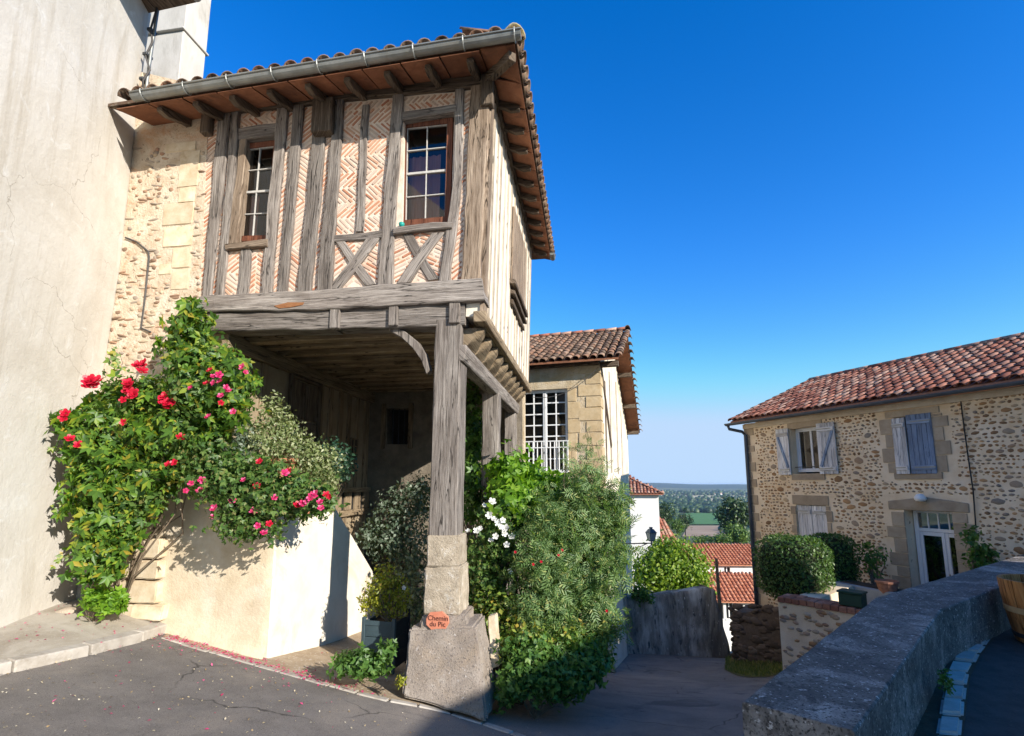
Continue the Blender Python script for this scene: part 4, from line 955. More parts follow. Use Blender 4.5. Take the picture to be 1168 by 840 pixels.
# side window opening with a board shutter and a slumped sill
b0, b1 = H1.pixu(584, 300, .06)[0], H1.pixu(598, 300, .06)[0]
z0, z1 = H1.pixu(590, 336, .06)[1], H1.pixu(588, 250, .06)[1]
shut = bpy.data.objects.new('shutter', None); link(shut, house, Matrix.Translation(H1.P(.1, b0, z0)))
for i in range(3):
    a, c = b0 + (b1-b0)*i/3, b0 + (b1-b0)*(i+1)/3 - .01
    mb = MB(); mb.prism([H1.P(usd(z0)+.02, a, z0), H1.P(usd(z0)+.02, c, z0), H1.P(usd(z1)+.02, c, z1), H1.P(usd(z1)+.02, a, z1)], H1.u*.035); mb.build('board', MAT['timber_warm'], shut, bevel=.004)
for k, (zz, dz, pr) in enumerate(((z0-.06, .09, .12), (z0-.2, .08, .10), (z0-.34, .10, .06))):
    mb = MB(); mb.prism([H1.P(usd(zz), b0-.05+.1*k, zz), H1.P(usd(zz)+pr, b0-.05+.1*k, zz-.02), H1.P(usd(zz)+pr, b0-.05+.1*k, zz+dz-.03), H1.P(usd(zz), b0-.05+.1*k, zz+dz)], H1.b*(b1-b0+.1-.12*k)); mb.build('shutter_sill', MAT['timber_dark'], shut, bevel=.01)
# carved cove under the side jetty
zL = H1.pixu(533.6, 409, -.27)[1]
ncv = 10; cl = (SD-.15)/ncv
for i in range(ncv):
    a = .12 + cl*i; prof = []
    for k in range(9):
        t = k/8; prof.append((-.02 - .27*t + .055*math.sin(math.pi*t), zJ-.09 - (zJ-.09-zL-.08)*t))
    prof += [(-.34, zL+.08), (-.34, zJ-.09)]
    mb = MB(); n = len(prof); v = []
    for j, (sb, sc) in enumerate(((0, .72), (.2, 1.0), (.62, .92), (.94, .62))):
        for u, z in prof:
            uu = u if u <= -.335 else -.30 + (u+.30)*sc; v.append(H1.P(uu, a + cl*sb*(1 + .06*jit(1)) , z - (.03 if j in (0, 3) else 0)))
    f = [(j*n+k, j*n+(k+1) % n, (j+1)*n+(k+1) % n, (j+1)*n+k) for j in range(3) for k in range(n)] + [tuple(range(n)), tuple(range(3*n, 4*n))]
    mb.add(v, f); mb.build('cove_scallop', MAT['timber_porch'], house, smooth=False)
mb = MB(); mb.prism([H1.P(-.42, -.01, zL-.12), H1.P(-.24, -.01, zL-.12), H1.P(-.205, -.01, zL), H1.P(-.205, -.01, zL+.085), H1.P(-.42, -.01, zL+.085)], H1.b*(SD+.02)); mb.build('side_beam', MAT['timber'], house, bevel=.012)

# ---- porch
zc = H1.pix(380, 374, 0)[1] + .02                      # underside of the joists at the front
gz = lambda u, b: g(H1.P(u, b, 0).x, H1.P(u, b, 0).y)
mb = MB(); mb.box(H1, -3.75, -.25, .2, SD, zc+.15, zc+.20); mb.build('porch_ceiling', MAT['timber_porch'], house)
def beam_uv(name, u0, u1, b0, b1, z0, z1, mat, parent=None, along='u', bev=.01):
    """square beam with grain along its length."""
    mb = MB(); mb.box(H1, u0, u1, b0, b1, z0, z1); o = mb.build(name, mat, parent or house, bevel=bev); me = o.data
    l = me.uv_layers.new(name='UVMap'); co = [v.co for v in me.vertices]; ax = {'u': H1.u, 'b': H1.b, 'z': Vector((0, 0, 1))}[along]
    oth = [x for x in (H1.u, H1.b, Vector((0, 0, 1))) if x != ax]
    for p in me.polygons:
        for li in p.loop_indices:
            c = co[me.loops[li].vertex_index]; l.data[li].uv = (c.dot(ax), c.dot(oth[0]) + c.dot(oth[1]))
    return o
for i in range(11):
    b = .52 + i*.40; beam_uv('joist', -3.6, -.28, b+jit(.03), b+.13+jit(.02), zc+jit(.015), zc+.15, MAT['timber_porch'])
UI = -3.60
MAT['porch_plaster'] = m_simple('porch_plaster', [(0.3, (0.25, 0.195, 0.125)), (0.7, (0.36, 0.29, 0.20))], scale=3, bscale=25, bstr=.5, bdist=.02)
zf = gz(-3.5, 2)
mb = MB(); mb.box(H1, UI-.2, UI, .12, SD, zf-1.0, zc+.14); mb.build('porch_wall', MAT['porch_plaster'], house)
beam_uv('porch_plate', UI-.02, UI+.10, .1, SD, zc-.20, zc+.02, MAT['timber_porch'], along='b')
for i, b in enumerate((.55, .95, 1.75, 2.25, 2.62, 2.98, 3.38, 3.75, 4.15, 4.55)):
    beam_uv('porch_stud', UI-.02, UI+.035, b, b+random.uniform(.12, .2), zf-.6, zc-.19, MAT['timber_porch'], along='z')
# dark shuttered door high in the porch wall
b0, b1 = H1.pixu(331, 470, UI+.05)[0], H1.pixu(362, 470, UI+.05)[0]; z0, z1 = H1.pixu(345, 505, UI+.05)[1]-.3, H1.pixu(345, 435, UI+.05)[1]
pd = bpy.data.objects.new('porch_door', None); link(pd, house, Matrix.Translation(H1.P(UI, b0, z0)))
for i in range(2):
    for j in range(2):
        a, c = b0 + (b1-b0)*i/2 + .015, b0 + (b1-b0)*(i+1)/2 - .015; p, q = z0 + (z1-z0)*j/2 + .02, z0 + (z1-z0)*(j+1)/2 - .02
        beam_uv('door_panel', UI+.035, UI+.065, a, c, p, q, MAT['timber_dark'], pd, along='z')
for a, c, p, q in ((b0-.06, b0+.01, z0, z1+.06), (b1-.01, b1+.06, z0, z1+.06)): beam_uv('door_frame', UI+.03, UI+.10, a, c, p, q, MAT['timber_dark'], pd, along='z')
beam_uv('door_frame', UI+.03, UI+.098, b0+.01, b1-.01, z1, z1+.055, MAT['timber_dark'], pd, along='b')
# little barred window and lintel with two openings
b0, b1 = H1.pixu(400, 512, UI+.05)[0], H1.pixu(407, 512, UI+.05)[0]; z0, z1 = H1.pixu(403, 525, UI+.05)[1], H1.pixu(403, 501, UI+.05)[1]
lw = bpy.data.objects.new('small_window', None); link(lw, house, Matrix.Translation(H1.P(UI, b0, z0)))
mb = MB(); mb.box(H1, UI+.02, UI+.045, b0, b1, z0, z1); mb.build('pane', MAT['dark_room'], lw)
for k in (0, .5, 1): mb = MB(); a = b0 + (b1-b0)*k; mb.box(H1, UI+.03, UI+.07, a-.015, a+.015, z0-.02, z1+.02); mb.build('glazing_bar', MAT['timber_porch'], lw)
for k in (0, .33, .66, 1): mb = MB(); a = z0 + (z1-z0)*k; mb.box(H1, UI+.03, UI+.066, b0, b1, a-.012, a+.012); mb.build('glazing_bar', MAT['timber_porch'], lw)
b0, b1 = H1.pixu(385, 572, UI+.06)[0], H1.pixu(417, 572, UI+.06)[0]; z0, z1 = H1.pixu(398, 582, UI+.06)[1], H1.pixu(398, 562, UI+.06)[1]
for p, q in ((z0-.12, z0), (z1, z1+.1)): beam_uv('porch_rail', UI+.03, UI+.09, b0-.3, SD-.05, p, q, MAT['timber_porch'], along='b')
for k in range(4): beam_uv('porch_rail_block', UI+.03, UI+.088, b0 + (b1-b0)*k/3-.12, b0 + (b1-b0)*k/3+.12, z0+.001, z1-.001, MAT['timber_porch'], along='z')
mb = MB(); mb.box(H1, UI+.025, UI+.034, b0-.2, b1+.2, z0, z1); mb.build('porch_opening', MAT['dark_room'], house)
# back wall of the porch, with a dark barred opening
q = [H1.pix(x, y, SD-.1) for x, y in ((441,466),(467,466),(467,507),(441,507))]
zf2 = gz(-2, 4.8)
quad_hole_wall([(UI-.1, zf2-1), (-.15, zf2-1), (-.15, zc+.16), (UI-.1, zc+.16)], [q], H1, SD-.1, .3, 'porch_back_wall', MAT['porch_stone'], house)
mb = MB(); mb.box(H1, q[0][0]-.1, q[1][0]+.1, SD+.22, SD+.25, q[2][1]-.1, q[0][1]+.1); mb.build('porch_opening', MAT['dark_room'], house)
for k in range(1, 4):
    a = lerp2(q[0], q[1], k/4); mb = MB(); mb.tube([H1.P(a[0], SD-.02, q[2][1]), H1.P(a[0], SD-.02, q[0][1])], .012, 6); mb.build('window_bar', MAT['dark_metal'], house)
for s in ((q[0][0]-.1, q[0][0], q[3][1]-.1, q[0][1]+.1), (q[1][0], q[1][0]+.1, q[3][1]-.1, q[0][1]+.1)): beam_uv('opening_frame', s[0], s[1], SD-.16, SD-.06, s[2], s[3], MAT['timber_porch'], along='z')
# further posts along the side
for pc, w in ((559, .30), (585, .26)):
    b = H1.pixu(pc-10, 560, -.50)[0]; u0 = -.50
    square_post('side_post', u0, u0+w-.02, b, b+.24, gz(-.4, b)-.1, zL-.10, MAT['timber'], jag=.008)
b = H1.pixu(549, 560, -.50)[0]
for bq in (b+.22,):
    pr = [(0, 0), (.55, .62), (.55, .78), (.40, .78), (0, .22)]
    mb = MB(); mb.prism([H1.P(-.45, bq+x*.9, zL-.9+z) for x, z in pr], H1.u*.12); mb.build('knee_brace', MAT['timber'], house, bevel=.01)
# rear end wall below the jetty (stone), seen between the side posts
mb = MB(); mb.box(H1, -1.2, -.12, SD-.02, SD+.25, gz(0, 5)-.5, zJ-.1); mb.build('end_wall', MAT['house2_wall'], house)

# ---- stone part of the front, left of the timber frame
cor = [(175, 0), (159, 107), (139, 300), (118, 432), (100, 560), (88, 692)]      # where it meets the plaster wall
corw = [H1.pix(x, y, .02) for x, y in cor]
stone_poly = [(corw[1][0]-.3, corw[1][1]+.45), (corw[2][0]-.3, corw[2][1]), (corw[3][0]-.3, corw[3][1]), (corw[5][0]-.3, corw[5][1]-.4), (H1.pix(235, 560)[0], corw[5][1]-.4), H1.pix(228, 345), (H1.pix(237, 122)[0], H1.pix(237, 122)[1]+.3)]
mb = MB(); mb.prism([H1.P(u, .0, z) for u, z in stone_poly], H1.b*.3); mb.build('stone_wall', MAT['rubble_mortar'], house)
def ico(name, mat, sub=1, smooth=True, amp=.12, seed=0):
    bm = bmesh.new(); bmesh.ops.create_icosphere(bm, subdivisions=sub, radius=1.0); r = random.Random(seed)
    for v in bm.verts: v.co *= 1 + r.uniform(-amp, amp)
    me = bpy.data.meshes.new(name); bm.to_mesh(me); bm.free(); me.materials.append(mat); me.polygons.foreach_set('use_smooth', [smooth]*len(me.polygons)); return me
stone_meshes = [ico('stone', MAT['rubble'], 1, True, .16, s) for s in range(5)]
quoins = [(188,224,163,172),(205,226,172,213),(203,222,213,231),(186,219,259,281),(196,217,282,306),(195,215,306,331),(180,196,300,314),(186,220,232,256)]
for x0, x1, y0, y1 in quoins:
    a, c = H1.pix(x0+1, y0+1, -.012), H1.pix(x1-1, y1-1, -.012)
    lo = [H1.P(a[0], -.012, c[1]), H1.P(c[0], -.012, c[1]), H1.P(c[0], .12, c[1]), H1.P(a[0], .12, c[1])]; hi = [H1.P(a[0], -.012, a[1]), H1.P(c[0], -.012, a[1]), H1.P(c[0], .12, a[1]), H1.P(a[0], .12, a[1])]
    rough_block('quoin', lo, hi, MAT['limestone'], house, cuts=2, amp=.010, bevel=.018, seed=x0)
ns = 0
for k in range(900):
    x = random.uniform(122, 232); y = random.uniform(168, 420)
    if x < 139 + (300-y)*.135 - 2 or x > 236 - max(0, y-170)*.045: continue
    if any(x0-3 < x < x1+3 and y0-3 < y < y1+3 for x0, x1, y0, y1 in quoins): continue
    if ns > 260: break
    u, z = H1.pix(x, y, 0); flat = random.random() < .35
    sx, sz = (random.uniform(.05, .11), random.uniform(.016, .026)) if flat else (random.uniform(.025, .055), random.uniform(.02, .042))
    put('stone', random.choice(stone_meshes), house, H1.M(u, .004, z) @ Matrix.Rotation(jit(.25), 4, 'Y') @ Matrix.Diagonal((sx, random.uniform(.012, .03), sz, 1))); ns += 1
mb = MB(); pts = [H1.pix(x, y, -.02) for x, y in ((143,271),(156,276),(169,287),(170,293),(166,335),(161,374),(172,379))]
mb.tube([H1.P(u, -.02, z) for u, z in pts], .011, 6); mb.build('cable', MAT['cable'], house)

# ================================================================== PLASTER BUILDING (left)
pl_top = H1.P(corw[0][0], .02, corw[0][1]); pl_bot = H1.P(corw[5][0], .02, corw[5][1])
near = ghit(0, 727); dvec = Vector((near.x - pl_bot.x, near.y - pl_bot.y, 0)).normalized()
plb = thing('plaster_house', near, 'tall building with bare off-white plaster wall at the left edge', 'house')
ext = dvec*9.0
edge = [H1.P(u, .02, z) for u, z in corw]; edge[0] = edge[0] + (edge[0]-edge[1])*.25; edge[-1] = edge[-1] + Vector((0, 0, -.6))
bm = bmesh.new(); NE = 40; NF = 34; grid = []
from mathutils import noise as mnoise
eL2 = resample(edge, NE)
for i in range(NE):
    row = []
    for j in range(NF):
        p = eL2[i] + ext*(j/(NF-1))**1.5
        nz = mnoise.noise(Vector((p.y*.9, p.z*.9, 3.1)))*.025 + mnoise.noise(Vector((p.y*2.7, p.z*2.7, 8.1)))*.008
        row.append(bm.verts.new(p + Vector((nz if j else 0, 0, 0))))
    grid.append(row)
for i in range(NE-1):
    for j in range(NF-1): bm.faces.new((grid[i][j], grid[i+1][j], grid[i+1][j+1], grid[i][j+1]))
back = [bm.verts.new(Vector((-6.4, p.co.y, p.co.z))) for p in (r_[0] for r_ in grid)]
for i in range(NE-1): bm.faces.new((grid[i][0], back[i], back[i+1], grid[i+1][0]))
bmesh.ops.recalc_face_normals(bm, faces=bm.faces)
me = bpy.data.meshes.new('plaster_wall'); bm.to_mesh(me); bm.free(); me.materials.append(MAT['plaster']); me.polygons.foreach_set('use_smooth', [True]*len(me.polygons))
put('plaster_wall', me, plb)
# eaves of that building, just entering the frame top left
ez = pl_top.z + .12
e0 = at_y(176, 16, pl_top.y+.05); 
mb = MB(); zsf = at_y(177, 17, 6.75).z; A_e, B_e = at_z(176, 18, zsf), at_z(224, 3, zsf); A_e.x -= .25
mb.prism([A_e, B_e, B_e + Vector((.02, -3, 0)), A_e + Vector((0, -3, 0))], (0, 0, .07)); mb.build('eave_soffit', MAT['timber_dark'], plb)
mb = MB(); ga = B_e + Vector((.03, -.02, .04)); mb.tube([ga, ga + Vector((.02, -3, .0))], .06, 12); mb.build('gutter', MAT['zinc'], plb)
# service pipe with twisted cable down the corner
pp = [H1.P(*(lambda q: (q[0], -.06, q[1]))(H1.pix(x, y, -.06))) for x, y in ((181,4),(177,30),(172,62),(168,92),(166,112))]
pp2 = [H1.P(*(lambda q: (q[0], -.10, q[1]))(H1.pix(x, y, -.10))) for x, y in ((180,6),(172,33),(174,48),(166,64),(171,80),(163,92),(163,112),(172,122),(176,128))]
mb = MB(); mb.tube(pp, .022, 8); mb.build('conduit', MAT['zinc'], plb, smooth=True)
mb = MB(); mb.tube(pp2, .014, 6); mb.build('cable', MAT['cable'], plb, smooth=True)
for x, y in ((172,35),(167,63),(163,91),(162,106)):
    u, z = H1.pix(x, y, -.08); mb = MB(); mb.box(H1, u-.035, u+.04, -.12, .0, z-.022, z+.022); mb.build('cable_clip', MAT['dark_metal'], plb, bevel=.006)
# long thin wire crossing the plaster wall
mb = MB(); wp = [at_y(x, y, Y) for x, y, Y in ((0,457,5.2),(20,459,5.45),(42,463,5.75),(62,470,6.0))]
mb.tube(wp, .005, 5); tag(mb.build('wire', MAT['wire'], None), 'thin wire stapled across the white plaster wall', 'wire')

# chimney behind the eaves
chm = thing('chimney', H1.P(-4.2, .9, ZE+.3), 'big white rendered chimney block rising behind the gutter, top left', 'chimney')
cb = 1.0
uc0, uc1 = H1.pix(160, 60, cb)[0], H1.pix(207, 60, cb)[0]; zc0 = ZE-.3; zlg = H1.pix(200, 36, cb)[1]; zt_ = H1.pix(200, -12, cb)[1]
mb = MB(); mb.box(H1, uc0, uc1, cb, cb+.52, zc0, zlg); mb.build('lower_shaft', MAT['chimney_render'], chm, bevel=.015)
mb = MB(); mb.prism([H1.P(uc0, cb-.05, zlg), H1.P(uc1+.03, cb-.05, zlg), H1.P(uc1+.03, cb+.56, zlg), H1.P(uc0, cb+.56, zlg)], (0, 0, .035)); mb.build('drip_ledge', MAT['chimney_render'], chm, bevel=.006)
mb = MB(); mb.box(H1, uc0, uc1+.005, cb+.01, cb+.53, zlg+.036, zt_+.5); mb.build('upper_shaft', MAT['chimney_render'], chm, bevel=.015)
mb = MB(); zz = H1.pix(232, 6, cb+.5)[1]; mb.box(H1, uc0, uc1+.09, cb-.06, cb+.62, zz+.52, zz+.57); mb.build('cap', MAT['tile_under'], chm)

# ================================================================== LOW PORCH WALL with the landing
lw_t = thing('porch_retaining_wall', H1.P(-3.2, 0, gz(-3.2, 0)), 'low cream rendered retaining wall below the flowers, its end sloping down towards the porch', 'wall')
uc = H1.pix(309, 690, 0)[0]; uq = H1.pix(183, 690, 0)[0]
zt_low = EYE - .06
NUM = 26
bm = bmesh.new(); rows = []
for i in range(NUM):
    u = uq-.25 + (uc-(uq-.25))*i/(NUM-1); row = []
    zg = gz(u, 0)-.15
    for j in range(18):
        t = j/17; z = zg + (zt_low-zg)*t; fl = -.16*max(0, 1-t*4)**2 - .04*(1-t)
        nz = mnoise.noise(Vector((u*2, z*2, 1)))*.022
        e = 0 if i < NUM-1 else .02
        row.append(bm.verts.new(H1.P(u, fl+nz+e, z)))
    rows.append(row)
for i in range(NUM-1):
    for j in range(17): bm.faces.new((rows[i][j], rows[i+1][j], rows[i+1][j+1], rows[i][j+1]))
tops = [bm.verts.new(H1.P(uq-.25 + (uc-(uq-.25))*i/(NUM-1), .4, zt_low)) for i in range(NUM)]
for i in range(NUM-1): bm.faces.new((rows[i][17], rows[i+1][17], tops[i+1], tops[i]))
me = bpy.data.meshes.new('front_face'); bm.to_mesh(me); bm.free(); me.materials.append(MAT['render_tan']); me.polygons.foreach_set('use_smooth', [True]*len(me.polygons)); put('front_face', me, lw_t)
# return wall running back into the porch, its top sloping down
s0 = H1.pixu(383, 580, uc); s1 = H1.pixu(427, 655, uc)
zg0, zg1 = gz(uc, 0)-.25, gz(uc, s1[0])-.3
prof = [(.0, zg0), (s1[0]+.3, zg1), (s1[0]+.3, s1[1]-.25), (s1[0], s1[1]), (s0[0], s0[1]), (s0[0]-.3, zt_low-.02), (.0, zt_low-.02)]
mb = MB(); mb.prism([H1.P(uc+.012, b, z) for b, z in prof], -H1.u*.3); mb.build('return_wall', MAT['limewash'], lw_t, bevel=.02)
mb = MB(); mb.box(H1, UI-.1, uc-.29, .02, s0[0]-.35, zg0-.2, zt_low-.35); mb.build('landing', MAT['render_tan'], lw_t)
# corner pier of big stones beside the vine
for k, (x0, x1, y0, y1) in enumerate(((152,178,640,661),(133,176,663,689),(150,184,690,708),(146,180,615,638),(134,150,690,706),(128,150,640,660))):
    a, c = H1.pix(x0, y0, -.14), H1.pix(x1, y1, -.14)
    lo = [H1.P(a[0], -.14-.03*(k == 2), c[1]), H1.P(c[0], -.14-.03*(k == 2), c[1]), H1.P(c[0], .12, c[1]), H1.P(a[0], .12, c[1])]; hi = [H1.P(a[0], -.13, a[1]), H1.P(c[0], -.13, a[1]), H1.P(c[0], .12, a[1]), H1.P(a[0], .12, a[1])]
    rough_block('pier_stone', lo, hi, MAT['limestone'], lw_t, cuts=2, amp=.014, bevel=.025, seed=k+20)
for k, (x, y) in enumerate(((78,700),(92,697),(104,702),(117,700))):
    pass; p = ghit(x, y, .06); sc = (.11, .07, .055, .075)[k]
    tag(put('loose_stone', random.choice(stone_meshes), None, Matrix.Translation(p) @ Matrix.Rotation(random.uniform(0, 3), 4, 'Z') @ Matrix.Diagonal((sc*1.3, sc, sc*.8, 1))), ('largest loose grey stone against the plaster wall corner', 'second loose stone from the plaster wall, under the creeper', 'smallest loose stone in front of the weed at the wall foot', 'loose stone nearest the stone pier below the creeper')[k], 'stone', 'loose stones in the corner below the creeper')

# ================================================================== SECOND HOUSE (tall window with railing)
H2 = Frame(2.2, 12.5, -16.9)
h2 = thing('stone_house', H2.P(-2, 0, g(2, 12)), 'ochre rendered house with tall white window behind the shrubs', 'house')
zg2 = g(2.2, 12.5) - .6
zE2 = H2.pix(690, 411, -.4)[1]
th2 = R(25); tn2 = math.tan(th2)
bRg, bBk2 = 3.3, 9.0
zRg = zE2 + (bRg+.4)*tn2; zBk = zE2 - .9
q = [H2.pix(x, y) for x, y in ((590,443),(648,441),(648,542),(590,542))]
uw0, uw1 = H2.pix(606, 480)[0]-.28, H2.pix(647.5, 480)[0]; zw1, zw0 = H2.pix(630, 444)[1], H2.pix(630, 541)[1]
UL2 = -5.0
zW2 = zE2 + .4*tn2 - .05
quad_hole_wall([(UL2, zg2), (0, zg2), (0, zW2), (UL2, zW2)], [[(uw0, zw0), (uw1, zw0), (uw1, zw1), (uw0, zw1)]], H2, 0, .4, 'front_wall', MAT['house2_wall'], h2)
# gable side wall
gp_ = [(0.005, zg2-1.5), (9.0, zg2-3.5), (9.0, zBk+.1), (bRg, zRg-.12), (0.005, zW2)]
mb = MB(); mb.prism([H2.P(.0, b, z) for b, z in gp_], -H2.u*.4); mb.build('side_wall', MAT['house2_side'], h2)
# dressed corner stones
MAT['house2_stone'] = m_simple('house2_stone', [(0.3, (0.44, 0.32, 0.175)), (0.6, (0.54, 0.42, 0.26))], scale=5, bscale=35, bstr=.6, vary=.1, stain=(0.36, 0.27, 0.16), stain_scale=2.5)
zz = zg2 + .3; k = 0
while zz < zW2 - .3:
    hgt = random.uniform(.26, .42); w = .55 if k % 2 else .36; d = .36 if k % 2 else .55
    lo = [H2.P(-w, -.018, zz), H2.P(.018, -.018, zz), H2.P(.018, d, zz), H2.P(-w, d, zz)]; hi = [p + Vector((0, 0, hgt-.02)) for p in lo]
    rough_block('quoin', lo, hi, MAT['house2_stone'], h2, cuts=2, amp=.006, bevel=.012, seed=k); zz += hgt; k += 1
# dressed jamb right of the window
zz = zw0
while zz < zw1:
    hgt = random.uniform(.3, .45); lo = [H2.P(uw1+.004, -.014, zz), H2.P(uw1+.26+jit(.06), -.014, zz), H2.P(uw1+.26, .15, zz), H2.P(uw1+.004, .15, zz)]; hi = [p + Vector((0, 0, min(hgt, zw1-zz+.02)-.015)) for p in lo]
    rough_block('jamb_stone', lo, hi, MAT['house2_stone'], h2, cuts=2, amp=.006, bevel=.012, seed=int(zz*10)); zz += hgt
w2, _ = casement_uz(H2, [(uw0+.06, zw1-.05), ((uw0+uw1)/2-.035, zw1-.05), ((uw0+uw1)/2-.035, zw0+.1), (uw0+.06, zw0+.1)], 7, 2, .14, h2, MAT['white_paint'], MAT['white_paint'], mw=.03, outer=.055, depth=.05)
w3, _ = casement_uz(H2, [((uw0+uw1)/2+.035, zw1-.05), (uw1-.06, zw1-.05), (uw1-.06, zw0+.1), ((uw0+uw1)/2+.035, zw0+.1)], 7, 2, .14, h2, MAT['white_paint'], MAT['white_paint'], mw=.03, outer=.055, depth=.05)
mb = MB(); mb.box(H2, uw0-.05, uw1+.05, .36, .9, zw0-.05, zw1+.05); o = mb.build('room_back', MAT['dark_room'], h2)
# railing
rl = bpy.data.objects.new('railing', None); link(rl, h2, Matrix.Translation(H2.P(uw0, -.05, zw0)))
zr = H2.pix(630, 503)[1]
for zq in (zr, zr-.16, zw0+.06): mb = MB(); mb.box(H2, uw0-.02, uw1+.03, -.06, -.03, zq-.025, zq); mb.build('rail', MAT['white_paint'], rl)
nb = 11
for i in range(nb+1):
    u = uw0 + (uw1-uw0)*i/nb; mb = MB(); mb.tube([H2.P(u, -.045, zw0+.06), H2.P(u, -.045, zr-.02)], .014, 6); mb.build('baluster', MAT['white_paint'], rl)
mb = MB(); mb.box(H2, uw0-.1, uw1+.1, -.09, .12, zw0-.13, zw0-.01); mb.build('window_sill', MAT['limestone'], h2, bevel=.01)
# roof
rf2 = bpy.data.objects.new('roof', None); link(rf2, h2, Matrix.Translation(H2.P(-2, bRg, zRg)))
VG = .55
mb = MB(); up = Vector((0, 0, .05))
for q4 in ([H2.P(UL2, -.4, zE2), H2.P(VG-.05, -.4, zE2), H2.P(VG-.05, bRg, zRg), H2.P(UL2, bRg, zRg)], [H2.P(UL2, bRg, zRg), H2.P(VG-.05, bRg, zRg), H2.P(VG-.05, bBk2, zBk), H2.P(UL2, bBk2, zBk)]):
    mb.prism(q4, up)
mb.build('roof_deck', MAT['tile_under'], rf2)
mb = MB(); mb.box(H2, UL2, -.002, -.10, .0, zE2-.02, zW2-.02); mb.build('cornice', MAT['timber_dark'], h2, bevel=.01)
S2len = (bRg+.4)/math.cos(th2)
roof_tiles(H2, -2.6, VG-.04, -.43, zE2+.055, th2, S2len, .205, .33, rf2, MAT['tile_old'], limit=300, tile_kw=dict(r0=.096, r1=.078, L=.44))
rid = tile_mesh('ridge_tile', MAT['tile_red'], r0=.13, r1=.11, L=.44)
for i in range(11):
    put('ridge_tile', rid, rf2, H2.M(VG-.02 - i*.36, bRg, zRg+.10) @ Matrix.Rotation(R(90), 4, 'Z'))
bk_th = math.atan2(zRg-zBk, bBk2-bRg)
# verge: tile ends down the back slope, rafters and purlin ends under it
vt = tile_mesh('verge_tile', MAT['tile_old'], r0=.09, r1=.075, L=.44); n = 17
for i in range(n):
    t = i/(n-1); put('verge_tile', vt, rf2, H2.M(VG-.02, bBk2 + (bRg-bBk2)*t, zBk + (zRg-zBk)*t + .06) @ Matrix.Rotation(math.pi, 4, 'Z') @ Matrix.Rotation(bk_th*0 + 0, 4, 'X') @ Matrix.Rotation(R(180)*0, 4, 'Z'))
for b in (.05, 1.7, 3.2, 5.0, 6.8, 8.6):
    z = (zE2 + (b+.4)*tn2 if b < bRg else zRg - (b-bRg)*(zRg-zBk)/(bBk2-bRg)) - .14
    mb = MB(); mb.box(H2, .005, VG-.08, b-.07, b+.07, z-.14, z); mb.build('purlin_end', MAT['timber_dark'], rf2, bevel=.01)
for b in (1.0, 2.2, 4.2, 5.9): 
    z = zRg - abs(b-bRg)*tn2*.9 - 1.0
    mb = MB(); mb.box(H2, .004, .02, b-.09, b+.09, zW2-2.8, z); mb.build('stud', MAT['timber_dark'] if b < 2 else MAT['timber_pale'], h2)
mb = MB(); mb.prism([H2.P(.004, .06, zW2-.05), H2.P(.004, .24, zW2-.05), H2.P(.004, 2.3, zW2-2.0), H2.P(.004, 2.1, zW2-2.1)], H2.u*.03); mb.build('brace', MAT['timber_dark'], h2)
# grey pilaster at the far street corner of the side wall and a rendered base
b_p = H2.pixu(703, 640, 0)[0]; b_q = H2.pixu(717, 640, 0)[0]
mb = MB(); mb.box(H2, -.05, .16, 3.6, 4.2, g(4, 16)-1.5, EYE-1.1); mb.build('pilaster', MAT['old_wall'], h2, bevel=.02)
mb = MB(); mb.prism([H2.P(.0, .02, zg2-.5), H2.P(.22, .02, zg2-.5), H2.P(.10, .02, zg2+1.5), H2.P(.0, .02, zg2+2.4)], H2.b*3.4); mb.build('wall_base', MAT['house2_side'], h2, bevel=.03)
# electric wire strung from the eave corner to the timbered house
mb = MB(); A = S1.P(SD-.1, .0-.06, zJ-.2); B = H2.P(-.02, -.12, zE2-.1); wp = [A.lerp(B, t) - Vector((0, 0, .25*4*t*(1-t))) for t in np.linspace(0, 1, 14)]
mb.tube(wp, .007, 5); tag(mb.build('wire', MAT['wire'], None), 'sagging wire between the jetty and the second house eave', 'wire')

# ================================================================== STREET LANTERN
lb = at_y(727, 617, 14.3)
lan = thing('street_lantern', lb, 'dark blue four-sided street lantern on a wall bracket against the white house', 'street lamp')
lc = at_y(743, 619, 14.3); sc = 14.3/F
LF = Frame(lc.x, lc.y, 20)
wall_end = H2.P(.15, 2.1, lc.z-.1)
mb = MB(); mb.tube([Vector((lc.x, lc.y, lc.z-.02)), Vector((lc.x-.25, lc.y-.02, lc.z-.02)), Vector((wall_end.x, wall_end.y, lc.z-.06))], .016, 8); mb.tube([Vector((lc.x-.12, lc.y, lc.z-.03)), Vector((lc.x-.28, lc.y, lc.z-.10)), Vector((wall_end.x, wall_end.y, lc.z-.28))], .012, 6); mb.build('bracket', MAT['dark_metal'], lan)
mb = MB(); mb.tube([Vector((lc.x, lc.y, lc.z-.08)), Vector((lc.x, lc.y, lc.z+.04))], .02, 8); mb.build('stem', MAT['lantern'], lan)
h0, h1_, h2_ = .06, .26, .37
def frust(nm, r0, z0, r1, z1, mt, inset=0):
    mb = MB(); lo = [LF.P(x*r0, y*r0, lc.z+z0) for x, y in ((-1,-1),(1,-1),(1,1),(-1,1))]; hi = [LF.P(x*r1, y*r1, lc.z+z1) for x, y in ((-1,-1),(1,-1),(1,1),(-1,1))]
    mb.add(lo+hi, [(3,2,1,0),(4,5,6,7),(0,1,5,4),(1,2,6,5),(2,3,7,6),(3,0,4,7)]); mb.build(nm, mt, lan)
frust('lamp_base', .05, .03, .062, .06, MAT['lantern']); frust('lamp_glass', .06, .06, .098, .26, MAT['lantern_glass'])
